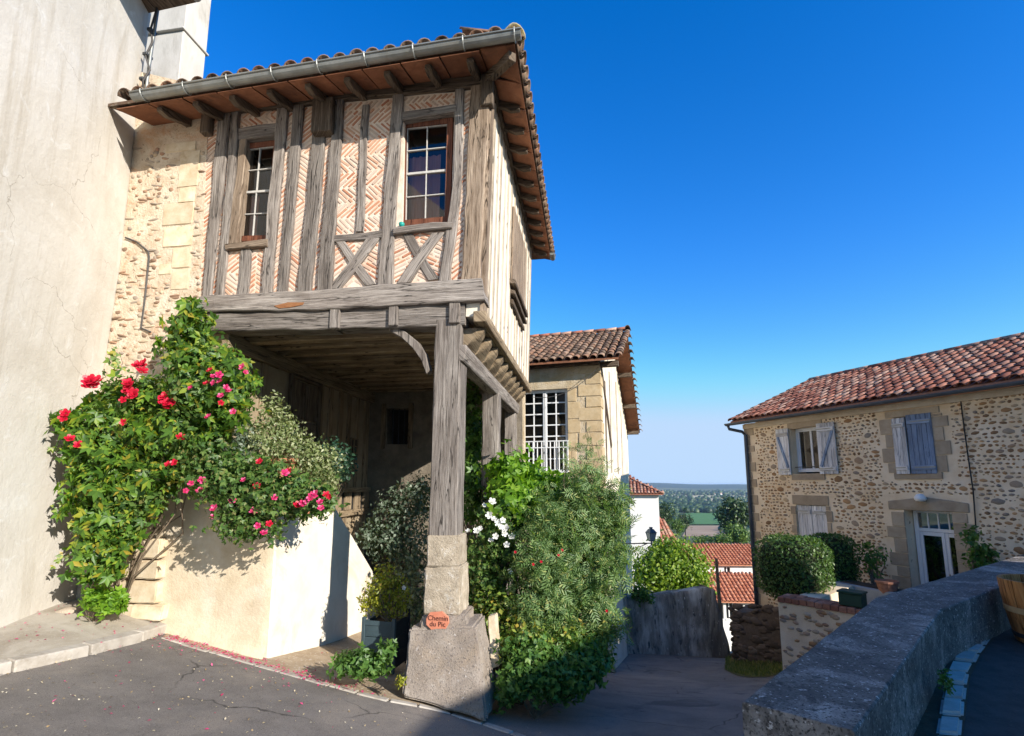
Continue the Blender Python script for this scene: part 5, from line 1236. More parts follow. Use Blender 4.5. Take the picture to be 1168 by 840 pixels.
for x, y in ((-1,-1),(1,-1),(1,1),(-1,1)): mb = MB(); mb.tube([LF.P(x*.062, y*.062, lc.z+.06), LF.P(x*.10, y*.10, lc.z+.26)], .009, 6); mb.build('lamp_frame', MAT['lantern'], lan)
frust('lamp_rim', .118, .26, .115, .275, MAT['lantern']); frust('lamp_roof', .105, .276, .055, .36, MAT['lantern']); frust('lamp_chimney', .035, .361, .03, .40, MAT['lantern']); frust('lamp_cap', .045, .401, .03, .415, MAT['lantern'])

# ================================================================== RIGHT-HAND PEBBLE HOUSE
H3 = Frame(6.77, 14.76, -69.3)
h3 = thing('pebble_stone_house', H3.P(4, 0, RZ(-2.9)), 'long pebble stone house with red tiled roof and pale shutters', 'house')
zE3 = H3.pix(850, 484, -.1)[1]; print('zE3', zE3-EYE)
U3 = 8.2; zG3 = RZ(-5.3)
def pq(pts, b=0): return [H3.pix(x, y, b) for x, y in pts]
def rect_of(pts):
    q = pq(pts); us = sorted(p[0] for p in q); zs_ = sorted(p[1] for p in q)
    return (us[0]+us[1])/2, (us[2]+us[3])/2, (zs_[0]+zs_[1])/2, (zs_[2]+zs_[3])/2
oA = rect_of([(902,489),(937,486),(937,540),(904,541)])       # open window, upper left
oB = rect_of([(1019,476),(1063,473),(1067,538),(1026,540)])   # shuttered, upper right
oC = rect_of([(909,577),(944,576),(944,625),(911,625)])       # shuttered, lower left
oD = rect_of([(1031,584),(1087,584),(1092,650),(1040,662)]); oD = (oD[0], oD[1], RZ(-2.9), H3.pix(1055, 583)[1])
print('openings', oA, oB, oC, oD)
hole = lambda o: [(o[0], o[2]), (o[1], o[2]), (o[1], o[3]), (o[0], o[3])]
quad_hole_wall([(0, zG3), (U3, zG3), (U3, zE3+.02), (0, zE3+.02)], [hole(o) for o in (oA, oB, oC, oD)], H3, 0, .45, 'front_wall', MAT['pebble_mortar'], h3)
th3 = R(23); DB = 3.1
mb = MB(); mb.prism([H3.P(0, .451, zG3), H3.P(0, 6.2, zG3), H3.P(0, 6.2, zE3), H3.P(0, DB, zE3+DB*math.tan(th3)), H3.P(0, .451, zE3+.1)], H3.u*.4); mb.build('gable_wall', MAT['pebble_mortar'], h3)
for o in (oA, oB, oC, oD): mb = MB(); mb.box(H3, o[0]-.1, o[1]+.1, .46, 1.2, o[2]-.05, o[3]+.05); mb.build('room_back', MAT['dark_room'], h3)
# dressed stone surrounds, built block by block
def surround(o, w, parent, lint=.2, sill=None, arch=0, jambs=True):
    u0, u1, z0, z1 = o
    if jambs:
        for s in (-1, 1):
            z = z0; k = 0
            while z < z1 - .05:
                h = min(random.uniform(.2, .34), z1-z); ww = w*(1.25 if k % 2 else .85)
                a, c = (u0-ww, u0-.002) if s < 0 else (u1+.002, u1+ww)
                lo = [H3.P(a, -.02, z), H3.P(c, -.02, z), H3.P(c, .2, z), H3.P(a, .2, z)]; rough_block('jamb_stone', lo, [p + Vector((0, 0, h-.012)) for p in lo], MAT['dressed_brown'], parent, cuts=1, amp=.005, bevel=.012, seed=k); z += h; k += 1
    n = 3 if arch else 1
    if arch:
        pts = [(u0-w, z1), (u1+w, z1), (u1+w, z1+lint*.8), ((u0+u1)/2, z1+lint+arch), (u0-w, z1+lint*.8)]
        mb = MB(); mb.prism([H3.P(u, -.024, z+.002) for u, z in pts], H3.b*.2); mb.build('lintel', MAT['dressed_brown'], parent, bevel=.012)
    else:
        lo = [H3.P(u0-w*.7, -.018, z1+.003), H3.P(u1+w*.7, -.018, z1+.003), H3.P(u1+w*.7, .2, z1+.003), H3.P(u0-w*.7, .2, z1+.003)]
        rough_block('lintel', lo, [p + Vector((0, 0, lint)) for p in lo], MAT['dressed_brown'], parent, cuts=2, amp=.005, bevel=.012, seed=9)
    if sill:
        lo = [H3.P(u0-w*.4, -.03, z0-sill), H3.P(u1+w*.4, -.03, z0-sill), H3.P(u1+w*.4, .2, z0-sill), H3.P(u0-w*.4, .2, z0-sill)]
        rough_block('window_sill', lo, [p + Vector((0, 0, sill-.003)) for p in lo], MAT['dressed_brown'], parent, cuts=2, amp=.004, bevel=.01, seed=5)
surround(oA, .10, h3, .28, .16, jambs=False); surround(oB, .24, h3, .14, .14); surround(oC, .13, h3, .24, None); surround(oD, .30, h3, .22, None, arch=.06)
# corner quoins on the left edge
z = RZ(-4.6); k = 0
while z < zE3-.1:
    h = random.uniform(.18, .3); w = .34 if k % 2 else .2
    lo = [H3.P(-.015, -.015, z), H3.P(w, -.015, z), H3.P(w, .3, z), H3.P(-.015, .3, z)]; rough_block('quoin', lo, [p + Vector((0, 0, h-.015)) for p in lo], MAT['dressed_brown'], h3, cuts=1, amp=.006, bevel=.015, seed=k); z += h; k += 1
# pebbles set in the mortar
boxes = [(o[0]-w, o[1]+w, o[2]-s_, o[3]+l_) for o, w, l_, s_ in ((oA, .08, .30, .18), (oB, .32, .16, .16), (oC, .16, .26, .02), (oD, .40, .32, 0))]
cell = {}; stones = []
def try_stone(u, z, a, c):
    if u-a < .02 or u+a > U3-.1 or z+c > zE3-.05 or z-c < RZ(-4.3): return
    if u-a < .36 and z > RZ(-4.6): return
    for b in boxes:
        if u+a > b[0] and u-a < b[1] and z+c > b[2] and z-c < b[3]: return
    ci, cj = int(u/.3), int(z/.3)
    for i in (-1, 0, 1):
        for j in (-1, 0, 1):
            for (x, y, p, q_) in cell.get((ci+i, cj+j), ()):
                if abs(u-x) < (a+p) and abs(z-y) < (c+q_) and ((u-x)/(a+p))**2 + ((z-y)/(c+q_))**2 < .92: return
    cell.setdefault((ci, cj), []).append((u, z, a, c)); stones.append((u, z, a, c))
pr = random.Random(3)
for _ in range(260):
    a = pr.uniform(.075, .135); try_stone(pr.uniform(0, 6.9), pr.uniform(RZ(-4.3), zE3), a, a*pr.uniform(.38, .7))
zr_ow = RZ(-4.25)
while zr_ow < zE3-.05:
    hrow = pr.uniform(.062, .10); uu = pr.uniform(0, .1)
    while uu < 6.95:
        c = hrow*pr.uniform(.26, .46); a = c*pr.uniform(.95, 2.3); uu += a + pr.uniform(.004, .03)
        if pr.random() < .93: try_stone(uu, zr_ow + hrow/2 + pr.uniform(-.016, .016) + .02*math.sin(uu*1.7), a, c)
        uu += a
    zr_ow += hrow
for _ in range(5000):
    a = pr.uniform(.014, .03); try_stone(pr.uniform(0, 6.9), pr.uniform(RZ(-4.3), zE3), a, a*pr.uniform(.5, .9))
print('pebbles', len(stones))
stones.sort(key=lambda s: -s[2]*s[3])
peb = [ico('stone', MAT['pebble'], 1, True, .14, 40+s) for s in range(4)]
pv = [np.array([v.co[:] for v in m_.vertices]) for m_ in peb]; pf = [[tuple(p.vertices) for p in m_.polygons] for m_ in peb]
V = []; Fc = []; nn = 0
# small stones use a cheaper shape
def ico0(seed):
    bm = bmesh.new(); bmesh.ops.create_icosphere(bm, subdivisions=1, radius=1.0)
    vv = np.array([v.co[:] for v in bm.verts]); ff = [tuple(v.index for v in f.verts) for f in bm.faces]; bm.free(); return vv, ff
for i, (u, z, a, c) in enumerate(stones):
    Mx = H3.M(u, .004, z) @ Matrix.Rotation(jit(.22), 4, 'Y') @ Matrix.Diagonal((a, random.uniform(.014, .034), c, 1))
    k = i % 4
    if i < 300: put('stone', peb[k], h3, Mx)
    else:
        A = (np.c_[pv[k], np.ones(len(pv[k]))] @ np.array(Mx).T)[:, :3]; V.append(A); Fc += [tuple(x+nn for x in q_) for q_ in pf[k]]; nn += len(A)
put('small_stones', mesh_from('small_stones', np.concatenate(V), Fc, MAT['pebble'], True), h3, None, 'stuff')
# open window with shutters
wA, _ = casement_uz(H3, [(oA[0]+.06, oA[3]-.05), (oA[1]-.06, oA[3]-.05), (oA[1]-.06, oA[2]+.10), (oA[0]+.06, oA[2]+.10)], 1, 2, .22, h3, MAT['door_white'], MAT['door_white'], mw=.05, outer=.055, depth=.04, glass=None)
mb = MB(); mb.box(H3, oA[0]+.02, oA[1]-.02, .05, .07, oA[2]+.16, oA[2]+.18); mb.build('window_rail', MAT['dark_metal'], h3)
def shutter(u0, u1, z0, z1, mat, planks, z_brace=True, b=-.065, rot=0.0, hinge='l', parent=h3):
    s = bpy.data.objects.new('shutter', None); uh = u0 if hinge == 'l' else u1
    link(s, parent, H3.M(uh, b, z0, rot)); W = (u1-u0)/planks; sg = 1 if hinge == 'l' else -1
    def bx(n_, x0, x1, y0, y1, za, zb_, m_, bev=.004):
        mb = MB(); fr = Frame(0, 0, 0); mb.box(fr, min(x0, x1), max(x0, x1), y0, y1, za, zb_); o = mb.build(n_, m_, s, bevel=bev, world=WM[s.name]); me = o.data
        l = me.uv_layers.new(name='UVMap')
        for p in me.polygons:
            for li in p.loop_indices: c_ = me.vertices[me.loops[li].vertex_index].co; l.data[li].uv = (c_.z, c_.x + c_.y)
    for i in range(planks): bx('plank', sg*W*i+sg*.002, sg*W*(i+1)-sg*.002, 0, .028, 0, z1-z0, mat)
    for zq in (.08, (z1-z0)-.2): bx('batten', sg*.02, sg*(u1-u0-.02), -.022, 0, zq, zq+.09, mat)
    if z_brace:
        a, c = Vector((sg*.06, -.02, .18)), Vector((sg*(u1-u0-.06), -.02, (z1-z0)-.21)); d = (c-a).normalized(); n_ = Vector((-d.z, 0, d.x))*.03
        mb = MB(); mb.prism([a+n_, c+n_, c-n_, a-n_], (0, .019, 0)); mb.build('brace', MAT['shutter_blue'], s, world=WM[s.name])
    for zq in (.12, (z1-z0)-.16): bx('strap_hinge', 0, sg*(u1-u0)*.8, -.027, -.0222, zq, zq+.025, MAT['zinc'], 0)
    return s
wA_ = oA[1]-oA[0]
sA0 = rect_of([(888,491),(901,490),(904,541),(890,541)]); sA1 = rect_of([(934,486),(952,485),(956,540),(938,541)])
shutter(oA[0]-wA_*.48, oA[0]-.02, oA[2]-.02, oA[3]+.02, MAT['shutter'], 3, hinge='r')
shutter(oA[1]-.05, oA[1]+wA_*.50, oA[2]-.02, oA[3]+.05, MAT['shutter'], 4, hinge='l')
um = oB[0] + (oB[1]-oB[0])*.36
shutter(oB[0]-.03, um, oB[2]-.03, oB[3]-.02, MAT['shutter'], 3, False, b=-.05, rot=R(-6), hinge='l')
shutter(um+.02, oB[1]+.02, oB[2]-.03, oB[3]+.02, MAT['shutter_blue'], 5, False, b=-.04, rot=R(4), hinge='r')
um = (oC[0]+oC[1])/2
shutter(oC[0]+.01, um-.005, oC[2], oC[3]-.01, MAT['shutter'], 3, False, b=.02); shutter(um+.005, oC[1]-.01, oC[2], oC[3]-.01, MAT['shutter'], 3, False, b=.02, hinge='r')
# glazed door with transom
dr = bpy.data.objects.new('door', None); link(dr, h3, Matrix.Translation(H3.P(oD[0], .25, oD[2])))
du0, du1 = oD[0]+.10, oD[1]-.02; zt = oD[3]-.36; bD = .24
def dbox(n_, u0, u1, z0, z1, b0=bD, b1=bD+.05, m_=MAT['door_white']): mb = MB(); mb.box(H3, u0, u1, b0, b1, z0, z1); return mb.build(n_, m_, dr, bevel=.004)
dbox('frame', oD[0]+.02, du0, oD[2], oD[3]); dbox('frame', du0, du1, zt-.07, zt); dbox('frame', du0, du1, oD[3]-.05, oD[3])
dm = du0 + (du1-du0)*.62
for a, c in ((du0, dm), (dm, du1)):
    dbox('stile', a+.004, a+.065, oD[2], zt-.075, bD+.003, bD+.045); dbox('stile', c-.065, c-.004, oD[2], zt-.075, bD+.003, bD+.045)
    dbox('door_rail', a+.065, c-.065, zt-.15, zt-.076, bD+.006, bD+.042); dbox('door_rail', a+.065, c-.065, oD[2], oD[2]+.42, bD+.006, bD+.042)
MAT['pane_mirror'] = m_pane('pane_mirror', (0.30, 0.31, 0.33), 0.22)
for a, c in ((du0, dm), (dm, du1)):
    mb = MB(); mb.add([H3.P(a+.06, bD+.02, oD[2]+.4), H3.P(c-.06, bD+.02, oD[2]+.4), H3.P(c-.06, bD+.02, zt-.14), H3.P(a+.06, bD+.02, zt-.14)], [(0, 1, 2, 3)]); mb.build('pane', MAT['pane_mirror'], dr, fix=False)
for i in range(4):
    a, c = du0 + (du1-du0)*i/4, du0 + (du1-du0)*(i+1)/4
    mb = MB(); mb.add([H3.P(a, bD+.02, zt), H3.P(c, bD+.02, zt), H3.P(c, bD+.02, oD[3]-.05), H3.P(a, bD+.02, oD[3]-.05)], [(0, 1, 2, 3)]); mb.build('pane', MAT['pane_mirror'], dr, fix=False)
    if i: dbox('glazing_bar', a-.012, a+.012, zt, oD[3]-.05, bD+.005, bD+.04)
mb = MB(); mb.tube([H3.P(dm+.03, bD-.03, oD[2]+1.0), H3.P(dm+.03, bD-.03, oD[2]+1.12)], .012, 6); mb.build('handle', MAT['zinc'], dr)
# round lamp above the door
u, z = H3.pix(1050, 569, -.12)
wl = thing('wall_lamp', H3.P(u, 0, z), 'small round white lamp above the glazed door', 'lamp')
mb = MB(); mb.lathe([(.001, .10), (.06, .085), (.10, .03), (.105, -.01), (.08, -.05), (.001, -.06)], 14, H3.P(u, -.13, z)); mb.build('globe', MAT['white_paint'], wl, smooth=True)
mb = MB(); mb.tube([H3.P(u, -.1, z), H3.P(u, .0, z)], .04, 10); mb.build('mount', MAT['pvc_grey'], wl)
# roof
rf3 = bpy.data.objects.new('roof', None); link(rf3, h3, Matrix.Translation(H3.P(3, DB, zE3+1.4)))
OV3 = .28; S3 = (DB+OV3)/math.cos(th3); z3e = zE3 - OV3*math.tan(th3) + .16
mb = MB(); up = Vector((0, 0, .06)); zr3 = z3e + (DB+OV3)*math.tan(th3)
for q4 in ([H3.P(-.22, -OV3, z3e), H3.P(U3, -OV3, z3e), H3.P(U3, DB, zr3), H3.P(-.22, DB, zr3)], [H3.P(-.22, DB, zr3), H3.P(U3, DB, zr3), H3.P(U3, 6.5, z3e), H3.P(-.22, 6.5, z3e)]): mb.prism(q4, up)
mb.build('roof_deck', MAT['tile_red'], rf3)
roof_tiles(H3, -.2, 7.2, -OV3-.04, z3e+.06, th3, S3, .20, .33, rf3, MAT['tile_red'], limit=300, tile_kw=dict(r0=.094, r1=.076, L=.42, n=6))
rid3 = tile_mesh('ridge_tile', MAT['tile_red'], r0=.12, r1=.10, L=.44)
for i in range(20): put('ridge_tile', rid3, rf3, H3.M(-.2 + i*.38, DB, zr3+.09) @ Matrix.Rotation(R(-90), 4, 'Z') @ Matrix.Rotation(R(2), 4, 'X'))
half_gutter(H3.P(-.3, -OV3-.10, z3e+.0), H3.P(U3, -OV3-.10, z3e+.0), H3, .07, MAT['pvc_grey'], rf3)
mb = MB(); mb.tube([H3.P(-.22, -OV3-.10, z3e-.06), H3.P(-.2, -OV3-.08, z3e-.16), H3.P(.02, -.10, z3e-.25), H3.P(.10, -.07, z3e-.36), H3.P(.10, -.07, RZ(-4.2))], .045, 10); mb.build('downpipe', MAT['pvc_grey'], h3, smooth=True)
for z in (RZ(-.6), RZ(-1.8), RZ(-3.0)): mb = MB(); mb.tube([H3.P(.10, -.07, z), H3.P(.10, -.07, z+.04)], .055, 10); mb.build('pipe_clip', MAT['pvc_grey'], h3)
mb = MB(); mb.box(H3, 0, U3, -.05, -.001, zE3-.13, zE3+.0); mb.build('eave_band', MAT['render_tan'], h3)
# cable down the facade
mb = MB(); pts = [H3.pix(x, y, -.03) for x, y in ((1168,440),(1100,452),(1096,458),(1098,475),(1104,520),(1110,560),(1113,600))]
mb.tube([H3.P(u, -.03, z) for u, z in pts], .012, 5); mb.build('cable', MAT['wire'], h3)

# rough rock footing at the house corner
ft = thing('rubble_footing', H3.P(-.2, -.6, RZ(-4.4)), 'dark rubble stone footing at the foot of the pebble house', 'wall')
fc = at_y(858, 712, 14.5); FF = Frame(fc.x, fc.y, -40)
lo_ = [FF.P(-.55, -.3, RZ(-5.3)), FF.P(1.3, -.3, RZ(-5.0)), FF.P(1.3, .9, RZ(-5.0)), FF.P(-.55, .9, RZ(-5.3))]; hi_ = [FF.P(-.45, -.15, RZ(-3.55)), FF.P(1.3, -.25, RZ(-3.15)), FF.P(1.3, .9, RZ(-3.15)), FF.P(-.45, .9, RZ(-3.5))]
rough_block('core', lo_, hi_, MAT['rubble_dark'], ft, cuts=8, amp=.06, bevel=.08, seed=3)
rdm = [ico('stone', MAT['rubble_dark'], 1, True, .18, 60+s) for s in range(4)]
for k in range(130):
    u = random.uniform(-.5, 1.25); t = random.random(); z = RZ(-5.0 + 1.75*t); sc = random.uniform(.05, .14)
    put('stone', random.choice(rdm), ft, Matrix.Translation(FF.P(u, -.28 + .12*t, z)) @ Matrix.Rotation(FF.a, 4, 'Z') @ Matrix.Rotation(jit(.4), 4, 'Y') @ Matrix.Diagonal((sc*1.4, .06, sc*.8, 1)))
for k in range(50):
    b = random.uniform(-.2, .8); t = random.random(); z = RZ(-5.0 + 1.5*t); sc = random.uniform(.05, .12)
    put('stone', random.choice(rdm), ft, Matrix.Translation(FF.P(-.53+.08*t, b, z)) @ Matrix.Rotation(FF.a+R(90), 4, 'Z') @ Matrix.Diagonal((sc*1.4, .06, sc*.8, 1)))

# ================================================================== GARDEN WALL with brick coping, in front of the pebble house
gw = thing('garden_wall', at_y(888, 765, 9.0), 'garden wall of ochre stone with red brick coping below the clipped hedges', 'wall')
ga = at_y(887, 680, 9.0); GW = Frame(ga.x, ga.y, -50); zg_top = ga.z
mb = MB(); mb.box(GW, 0, 4.5, 0, .35, RZ(-4.2), zg_top-.09); mb.build('masonry', MAT['pebble_mortar'], gw)
mb = MB(); mb.box(GW, .001, .35, .351, 3.0, RZ(-4.2), zg_top-.1); mb.build('masonry', MAT['pebble_mortar'], gw)
for k in range(30):
    for r_ in range(2):
        u = .005 + k*.115; mb = MB(); fr = GW; mb.box(GW, u, u+.108, -.03+.2*r_, -.03+.2*r_+.195, zg_top-.088+jit(.004), zg_top+jit(.006)); mb.build('coping_brick', MAT['coping_brick'], gw, bevel=.008)
wst = [ico('stone', MAT['rubble'], 1, True, .16, 80+s) for s in range(4)]; ost = [ico('stone', MAT['pebble'], 1, True, .16, 90+s) for s in range(3)]
for k in range(290):
    u = random.uniform(.04, 2.4); z = random.uniform(RZ(-3.6), zg_top-.14); sc = random.uniform(.025, .06)
    put('stone', random.choice(wst+ost), gw, Matrix.Translation(GW.P(u, .004, z)) @ Matrix.Rotation(GW.a, 4, 'Z') @ Matrix.Rotation(jit(.3), 4, 'Y') @ Matrix.Diagonal((sc*1.3, .028, sc*.75, 1)))
# green box on the coping
gbx = thing('green_box', GW.P(1.15, .15, zg_top), 'small dark green metal box standing on the brick coping', 'box')
gq = at_y(972, 693, 1); 
ub = GW.pix(972, 690, .1)[0]; GB = GW
mb = MB(); mb.box(GW, ub-.16, ub+.16, .02, .26, zg_top+.012, zg_top+.20); mb.build('body', MAT['green_box'], gbx, bevel=.01)
mb = MB(); mb.box(GW, ub-.175, ub+.175, .005, .275, zg_top+.201, zg_top+.235); mb.build('lid', MAT['green_box'], gbx, bevel=.008)
# garden ground
gd = MB(); gd.add([GW.P(.2, .3, RZ(-2.9)), GW.P(6, .3, RZ(-2.9)), GW.P(6, 9, RZ(-2.9)), GW.P(.2, 9, RZ(-2.9))], [(0, 1, 2, 3)]); o = gd.build('garden_ground', MAT['concrete'], None, fix=False); o['kind'] = 'structure'
# trough and pot in the garden
tp = at_y(985, 676, 10.2); TF = Frame(tp.x, tp.y, -69)
trh = thing('stone_trough', (tp.x, tp.y, RZ(-2.9)), 'low grey trough against the pebble house wall', 'planter')
mb = MB(); mb.box(TF, -.6, .6, 0, .5, RZ(-2.9), RZ(-1.98)); mb.build('body', MAT['trough'], trh, bevel=.02)
mb = MB(); mb.box(TF, -.52, .52, .07, .43, RZ(-1.979), RZ(-1.97)); mb.build('soil', MAT['soil'], trh)
pp_ = at_y(1012, 668, 9.9)
pot = thing('flower_pot', (pp_.x, pp_.y, pp_.z-.3), 'dark red round flower pot beside the glazed door', 'pot')
mb = MB(); mb.lathe([(.001, -1.0), (.12, -1.0), (.14, -.3), (.11, -.25), (.17, .04), (.19, .05), (.19, .09), (.16, .09), (.15, .02), (.001, .02)], 18, pp_); mb.build('body', MAT['coping_brick'], pot, smooth=False)
# grassy verge at the bend
gr = poly_on_ground('grass_verge', (resample([ghit(x, y) for x, y in ((826,764),(846,773),(870,774),(895,768))], 8), resample([ghit(x, y) for x, y in ((832,750),(850,743),(872,738),(900,736))], 8)), MAT['grass'], .010)
tag(gr, 'patch of mown grass at the road bend')

# ================================================================== ROAD WALL with buttressed end
rwt = thing('road_wall', at_y(780, 738, 16.8), 'weathered grey retaining wall at the road bend with a tree above', 'wall')
topx = [(700,681),(726,681),(745,680),(765,677),(785,674),(803,671),(814,673)]; botx = [(700,735),(726,735),(745,737),(765,739),(785,741),(803,742),(838,748)]
Ys = [16.2, 16.4, 16.6, 16.8, 16.9, 16.8, 16.3]
bm = bmesh.new(); rows = []
for (tx, ty), (bx_, by), Y in zip(topx, botx, Ys):
    T, B = at_y(tx, ty, Y+.1), at_y(bx_, by, Y-.1); B.z -= .4
    rows.append([bm.verts.new(B.lerp(T, t)) for t in np.linspace(0, 1, 8)] + [bm.verts.new(T + Vector((-.05, .45, -.02)))])
for i in range(len(rows)-1):
    for j in range(8): bm.faces.new((rows[i][j], rows[i+1][j], rows[i+1][j+1], rows[i][j+1]))
end = rows[-1]; bk = [bm.verts.new(v.co + Vector((-.1, 1.0, 0))) for v in end[:8]]
for j in range(7): bm.faces.new((end[j], bk[j], bk[j+1], end[j+1]))
bmesh.ops.subdivide_edges(bm, edges=bm.edges[:], cuts=2, use_grid_fill=True)
for v in bm.verts: v.co += Vector((mnoise.noise(v.co*1.7)*.05, mnoise.noise(v.co*1.7 + Vector((9, 0, 0)))*.06, mnoise.noise(v.co*2.3)*.02))
bmesh.ops.recalc_face_normals(bm, faces=bm.faces)
me = bpy.data.meshes.new('masonry'); bm.to_mesh(me); bm.free(); me.materials.append(MAT['old_wall']); me.polygons.foreach_set('use_smooth', [True]*len(me.polygons)); put('masonry', me, rwt)

# ================================================================== WHITE HOUSE, its lean-to and the houses below
def gable_house(name, fr, u0, u1, b0, b1, z0, ze, zr, label, wall, tile, ov=.35, windows=(), hip=False, tiles=True, w=.22, lim=60, ridge_along='u'):
    t = thing(name, fr.P((u0+u1)/2, b0, z0), label, 'house')
    quad_hole_wall([(u0, z0), (u1, z0), (u1, ze), (u0, ze)], [[(a, c), (b, c), (b, d), (a, d)] for a, b, c, d in windows], fr, b0, .3, 'front_wall', wall, t)
    mb = MB(); bm_ = (b0+b1)/2
    mb.prism([fr.P(u1-.001, b0+.301, z0), fr.P(u1-.001, b1, z0), fr.P(u1-.001, b1, ze), fr.P(u1-.001, bm_, zr-.1 if not hip else ze), fr.P(u1-.001, b0+.301, ze)], -fr.u*.3); mb.build('side_wall', wall, t)
    mb = MB(); mb.box(fr, u0, u1-.31, b1-.3, b1-.01, z0, ze); mb.build('back_wall', wall, t)
    r = bpy.data.objects.new('roof', None); link(r, t, Matrix.Translation(fr.P((u0+u1)/2, bm_, zr)))
    th = math.atan2(zr-ze, bm_-b0); e = ze - ov*math.tan(th); mb = MB(); up = Vector((0, 0, .06))
    hx = (bm_-b0+ov) if hip else -ov
    A, B, C_, D = fr.P(u0-ov, b0-ov, e), fr.P(u1+ov, b0-ov, e), fr.P(u1+ov, b1+ov, e), fr.P(u0-ov, b1+ov, e); Rr, Rl = fr.P(u1-hx if hip else u1+ov, bm_, zr), fr.P(u0+hx if hip else u0-ov, bm_, zr)
    for q4 in ([A, B, Rr, Rl], [C_, D, Rl, Rr]) + (([B, C_, Rr], [D, A, Rl]) if hip else ()): mb.prism(q4, up)
    mb.build('roof_deck', tile, r)
    if tiles:
        S = (bm_-b0+ov)/math.cos(th)
        keep = (lambda u, s: u < u1+ov - s*math.cos(th)*.95 and u > u0-ov + s*math.cos(th)*.95) if hip else (lambda u, s: True)
        roof_tiles(fr, u0-ov+.05, u1+ov-.05, b0-ov-.02, e+.06, th, S, w, .34, r, tile, keep=keep, limit=lim, tile_kw=dict(r0=w*.47, r1=w*.38, L=.42, n=5))
        if hip:
            SF = Frame(fr.P(u1, b0, 0).x, fr.P(u1, b0, 0).y, math.degrees(fr.a)+90)
            roof_tiles(SF, -ov+.05, b1-b0+ov-.05, -ov-.02, e+.06, th, S, w, .34, r, tile, keep=lambda u, s: u > -ov + s*math.cos(th)*.95 and u < b1-b0+ov-s*math.cos(th)*.95, limit=0, tile_kw=dict(r0=w*.47, r1=w*.38, L=.42, n=5), name='roof_tile_side')
    for a, b, c, d in windows:
        wnd = bpy.data.objects.new('window', None); link(wnd, t, Matrix.Translation(fr.P(a, b0+.1, c)))
        mb = MB(); mb.box(fr, a, b, b0+.16, b0+.18, c, d); mb.build('pane', MAT['glass'], wnd)
        mb = MB(); mb.box(fr, (a+b)/2-.03, (a+b)/2+.03, b0+.12, b0+.158, c, d); mb.build('glazing_bar', MAT['white_paint'], wnd)
        mb = MB(); mb.box(fr, a-.05, b+.05, b0-.04, b0+.1, c-.08, c-.002); mb.build('sill', MAT['white_paint'], wnd)
    return t
p3 = at_y(751, 562, 34.0); W3 = Frame(p3.x, p3.y, -12)
gable_house('white_house', W3, -7, 0, 0, 6.5, RZ(-12), p3.z, p3.z+1.6, 'bright white house with hipped tile roof behind the lantern', MAT['white_wall'], MAT['tile_red'], hip=True, ov=.3, lim=100)
# lean-to roof right of it
lt = at_y(752, 597, 36.0); LT = Frame(lt.x, lt.y, -12)
lto = thing('lean_to_roof', LT.P(1, 0, RZ(-12)), 'steep brown tiled lean-to roof beside the white house', 'roof')
hi0, hi1, lo0, lo1 = at_y(746, 592, 39.0), at_y(757, 592, 39.0), at_y(746, 626, 36.0), at_y(779, 626, 36.0)
mb = MB(); mb.prism([lo0, lo1, hi1, hi0], (0, 0, -.1)); mb.build('roof_deck', MAT['tile_red'], lto)
mb = MB(); mb.prism([Vector((lo0.x, lo0.y+.3, RZ(-14))), Vector((lo1.x-.3, lo1.y+.3, RZ(-14))), lo1 + Vector((-.3, .3, -.12)), lo0 + Vector((0, .3, -.12))], (0, 2.5, 0)); mb.build('wall', MAT['old_wall'], lto)
tl_me = tile_mesh('roof_tile', MAT['tile_red'], r0=.105, r1=.085, L=.46, n=5); wl_ = (lo1-lo0).length; ncl_ = int(wl_/.24)
ysl = ((hi0+hi1)/2 - (lo0+lo1)/2); ysl.x = 0; yl_ = ysl.length; ysl.normalize()
for j in range(ncl_+1):
    s_ = 0
    while s_ < yl_-.2:
        x_ = lo0.x + .12 + j*.24
        if x_ < lo1.x - .1 - (lo1.x-hi1.x)*s_/yl_:
            z_ax = Vector((1, 0, 0)).cross(ysl); Mx = Matrix((Vector((1, 0, 0)), ysl, z_ax)).transposed().to_4x4(); Mx.translation = Vector((x_, lo0.y, lo0.z)) + ysl*s_ + Vector((0, 0, .02)); put('roof_tile', tl_me, lto, Mx)
        s_ += .36
# village house below: upper and lower red roofs
pv_ = at_y(792, 643, 38.0); V1 = Frame(pv_.x, pv_.y, -4); ux = lambda px: V1.pix(px, 650)[0]; zy = lambda py, b=0: V1.pix(820, py, b)[1]
gable_house('village_house', V1, ux(785), ux(880), 0, 5.5, RZ(-14), zy(643), zy(623, 2.7), 'white house with long red roof in the valley below the pole', MAT['white_wall'], MAT['tile_new'], ov=.3, windows=((ux(826), ux(833), zy(655), zy(647)),), lim=150, w=.24)
pv2 = at_y(800, 684, 33.0); V2 = Frame(pv2.x, pv2.y, -4); ux2 = lambda px: V2.pix(px, 690)[0]; zy2 = lambda py, b=0: V2.pix(820, py, b)[1]
gable_house('village_annex', V2, ux2(770), ux2(880), 0, 5.0, RZ(-14), zy2(684), zy2(655, 2.5), 'lower red roofed annex with glazed doors nearest below the road wall', MAT['white_wall'], MAT['tile_new'], ov=.3, windows=((ux2(818), ux2(825), zy2(706), zy2(688)), (ux2(828), ux2(836), zy2(706), zy2(688))), lim=150, w=.24)
# wooden pole
po = at_y(822, 705, 19.0); pt = at_y(817, 637, 19.2)
pol = MB(); pol.tube([po - Vector((0, 0, 1.5)), po, pt], [.075, .07, .05], 10); tag(pol.build('wooden_pole', MAT['bark'], None), 'leaning dark wooden pole standing beyond the road wall', 'pole')

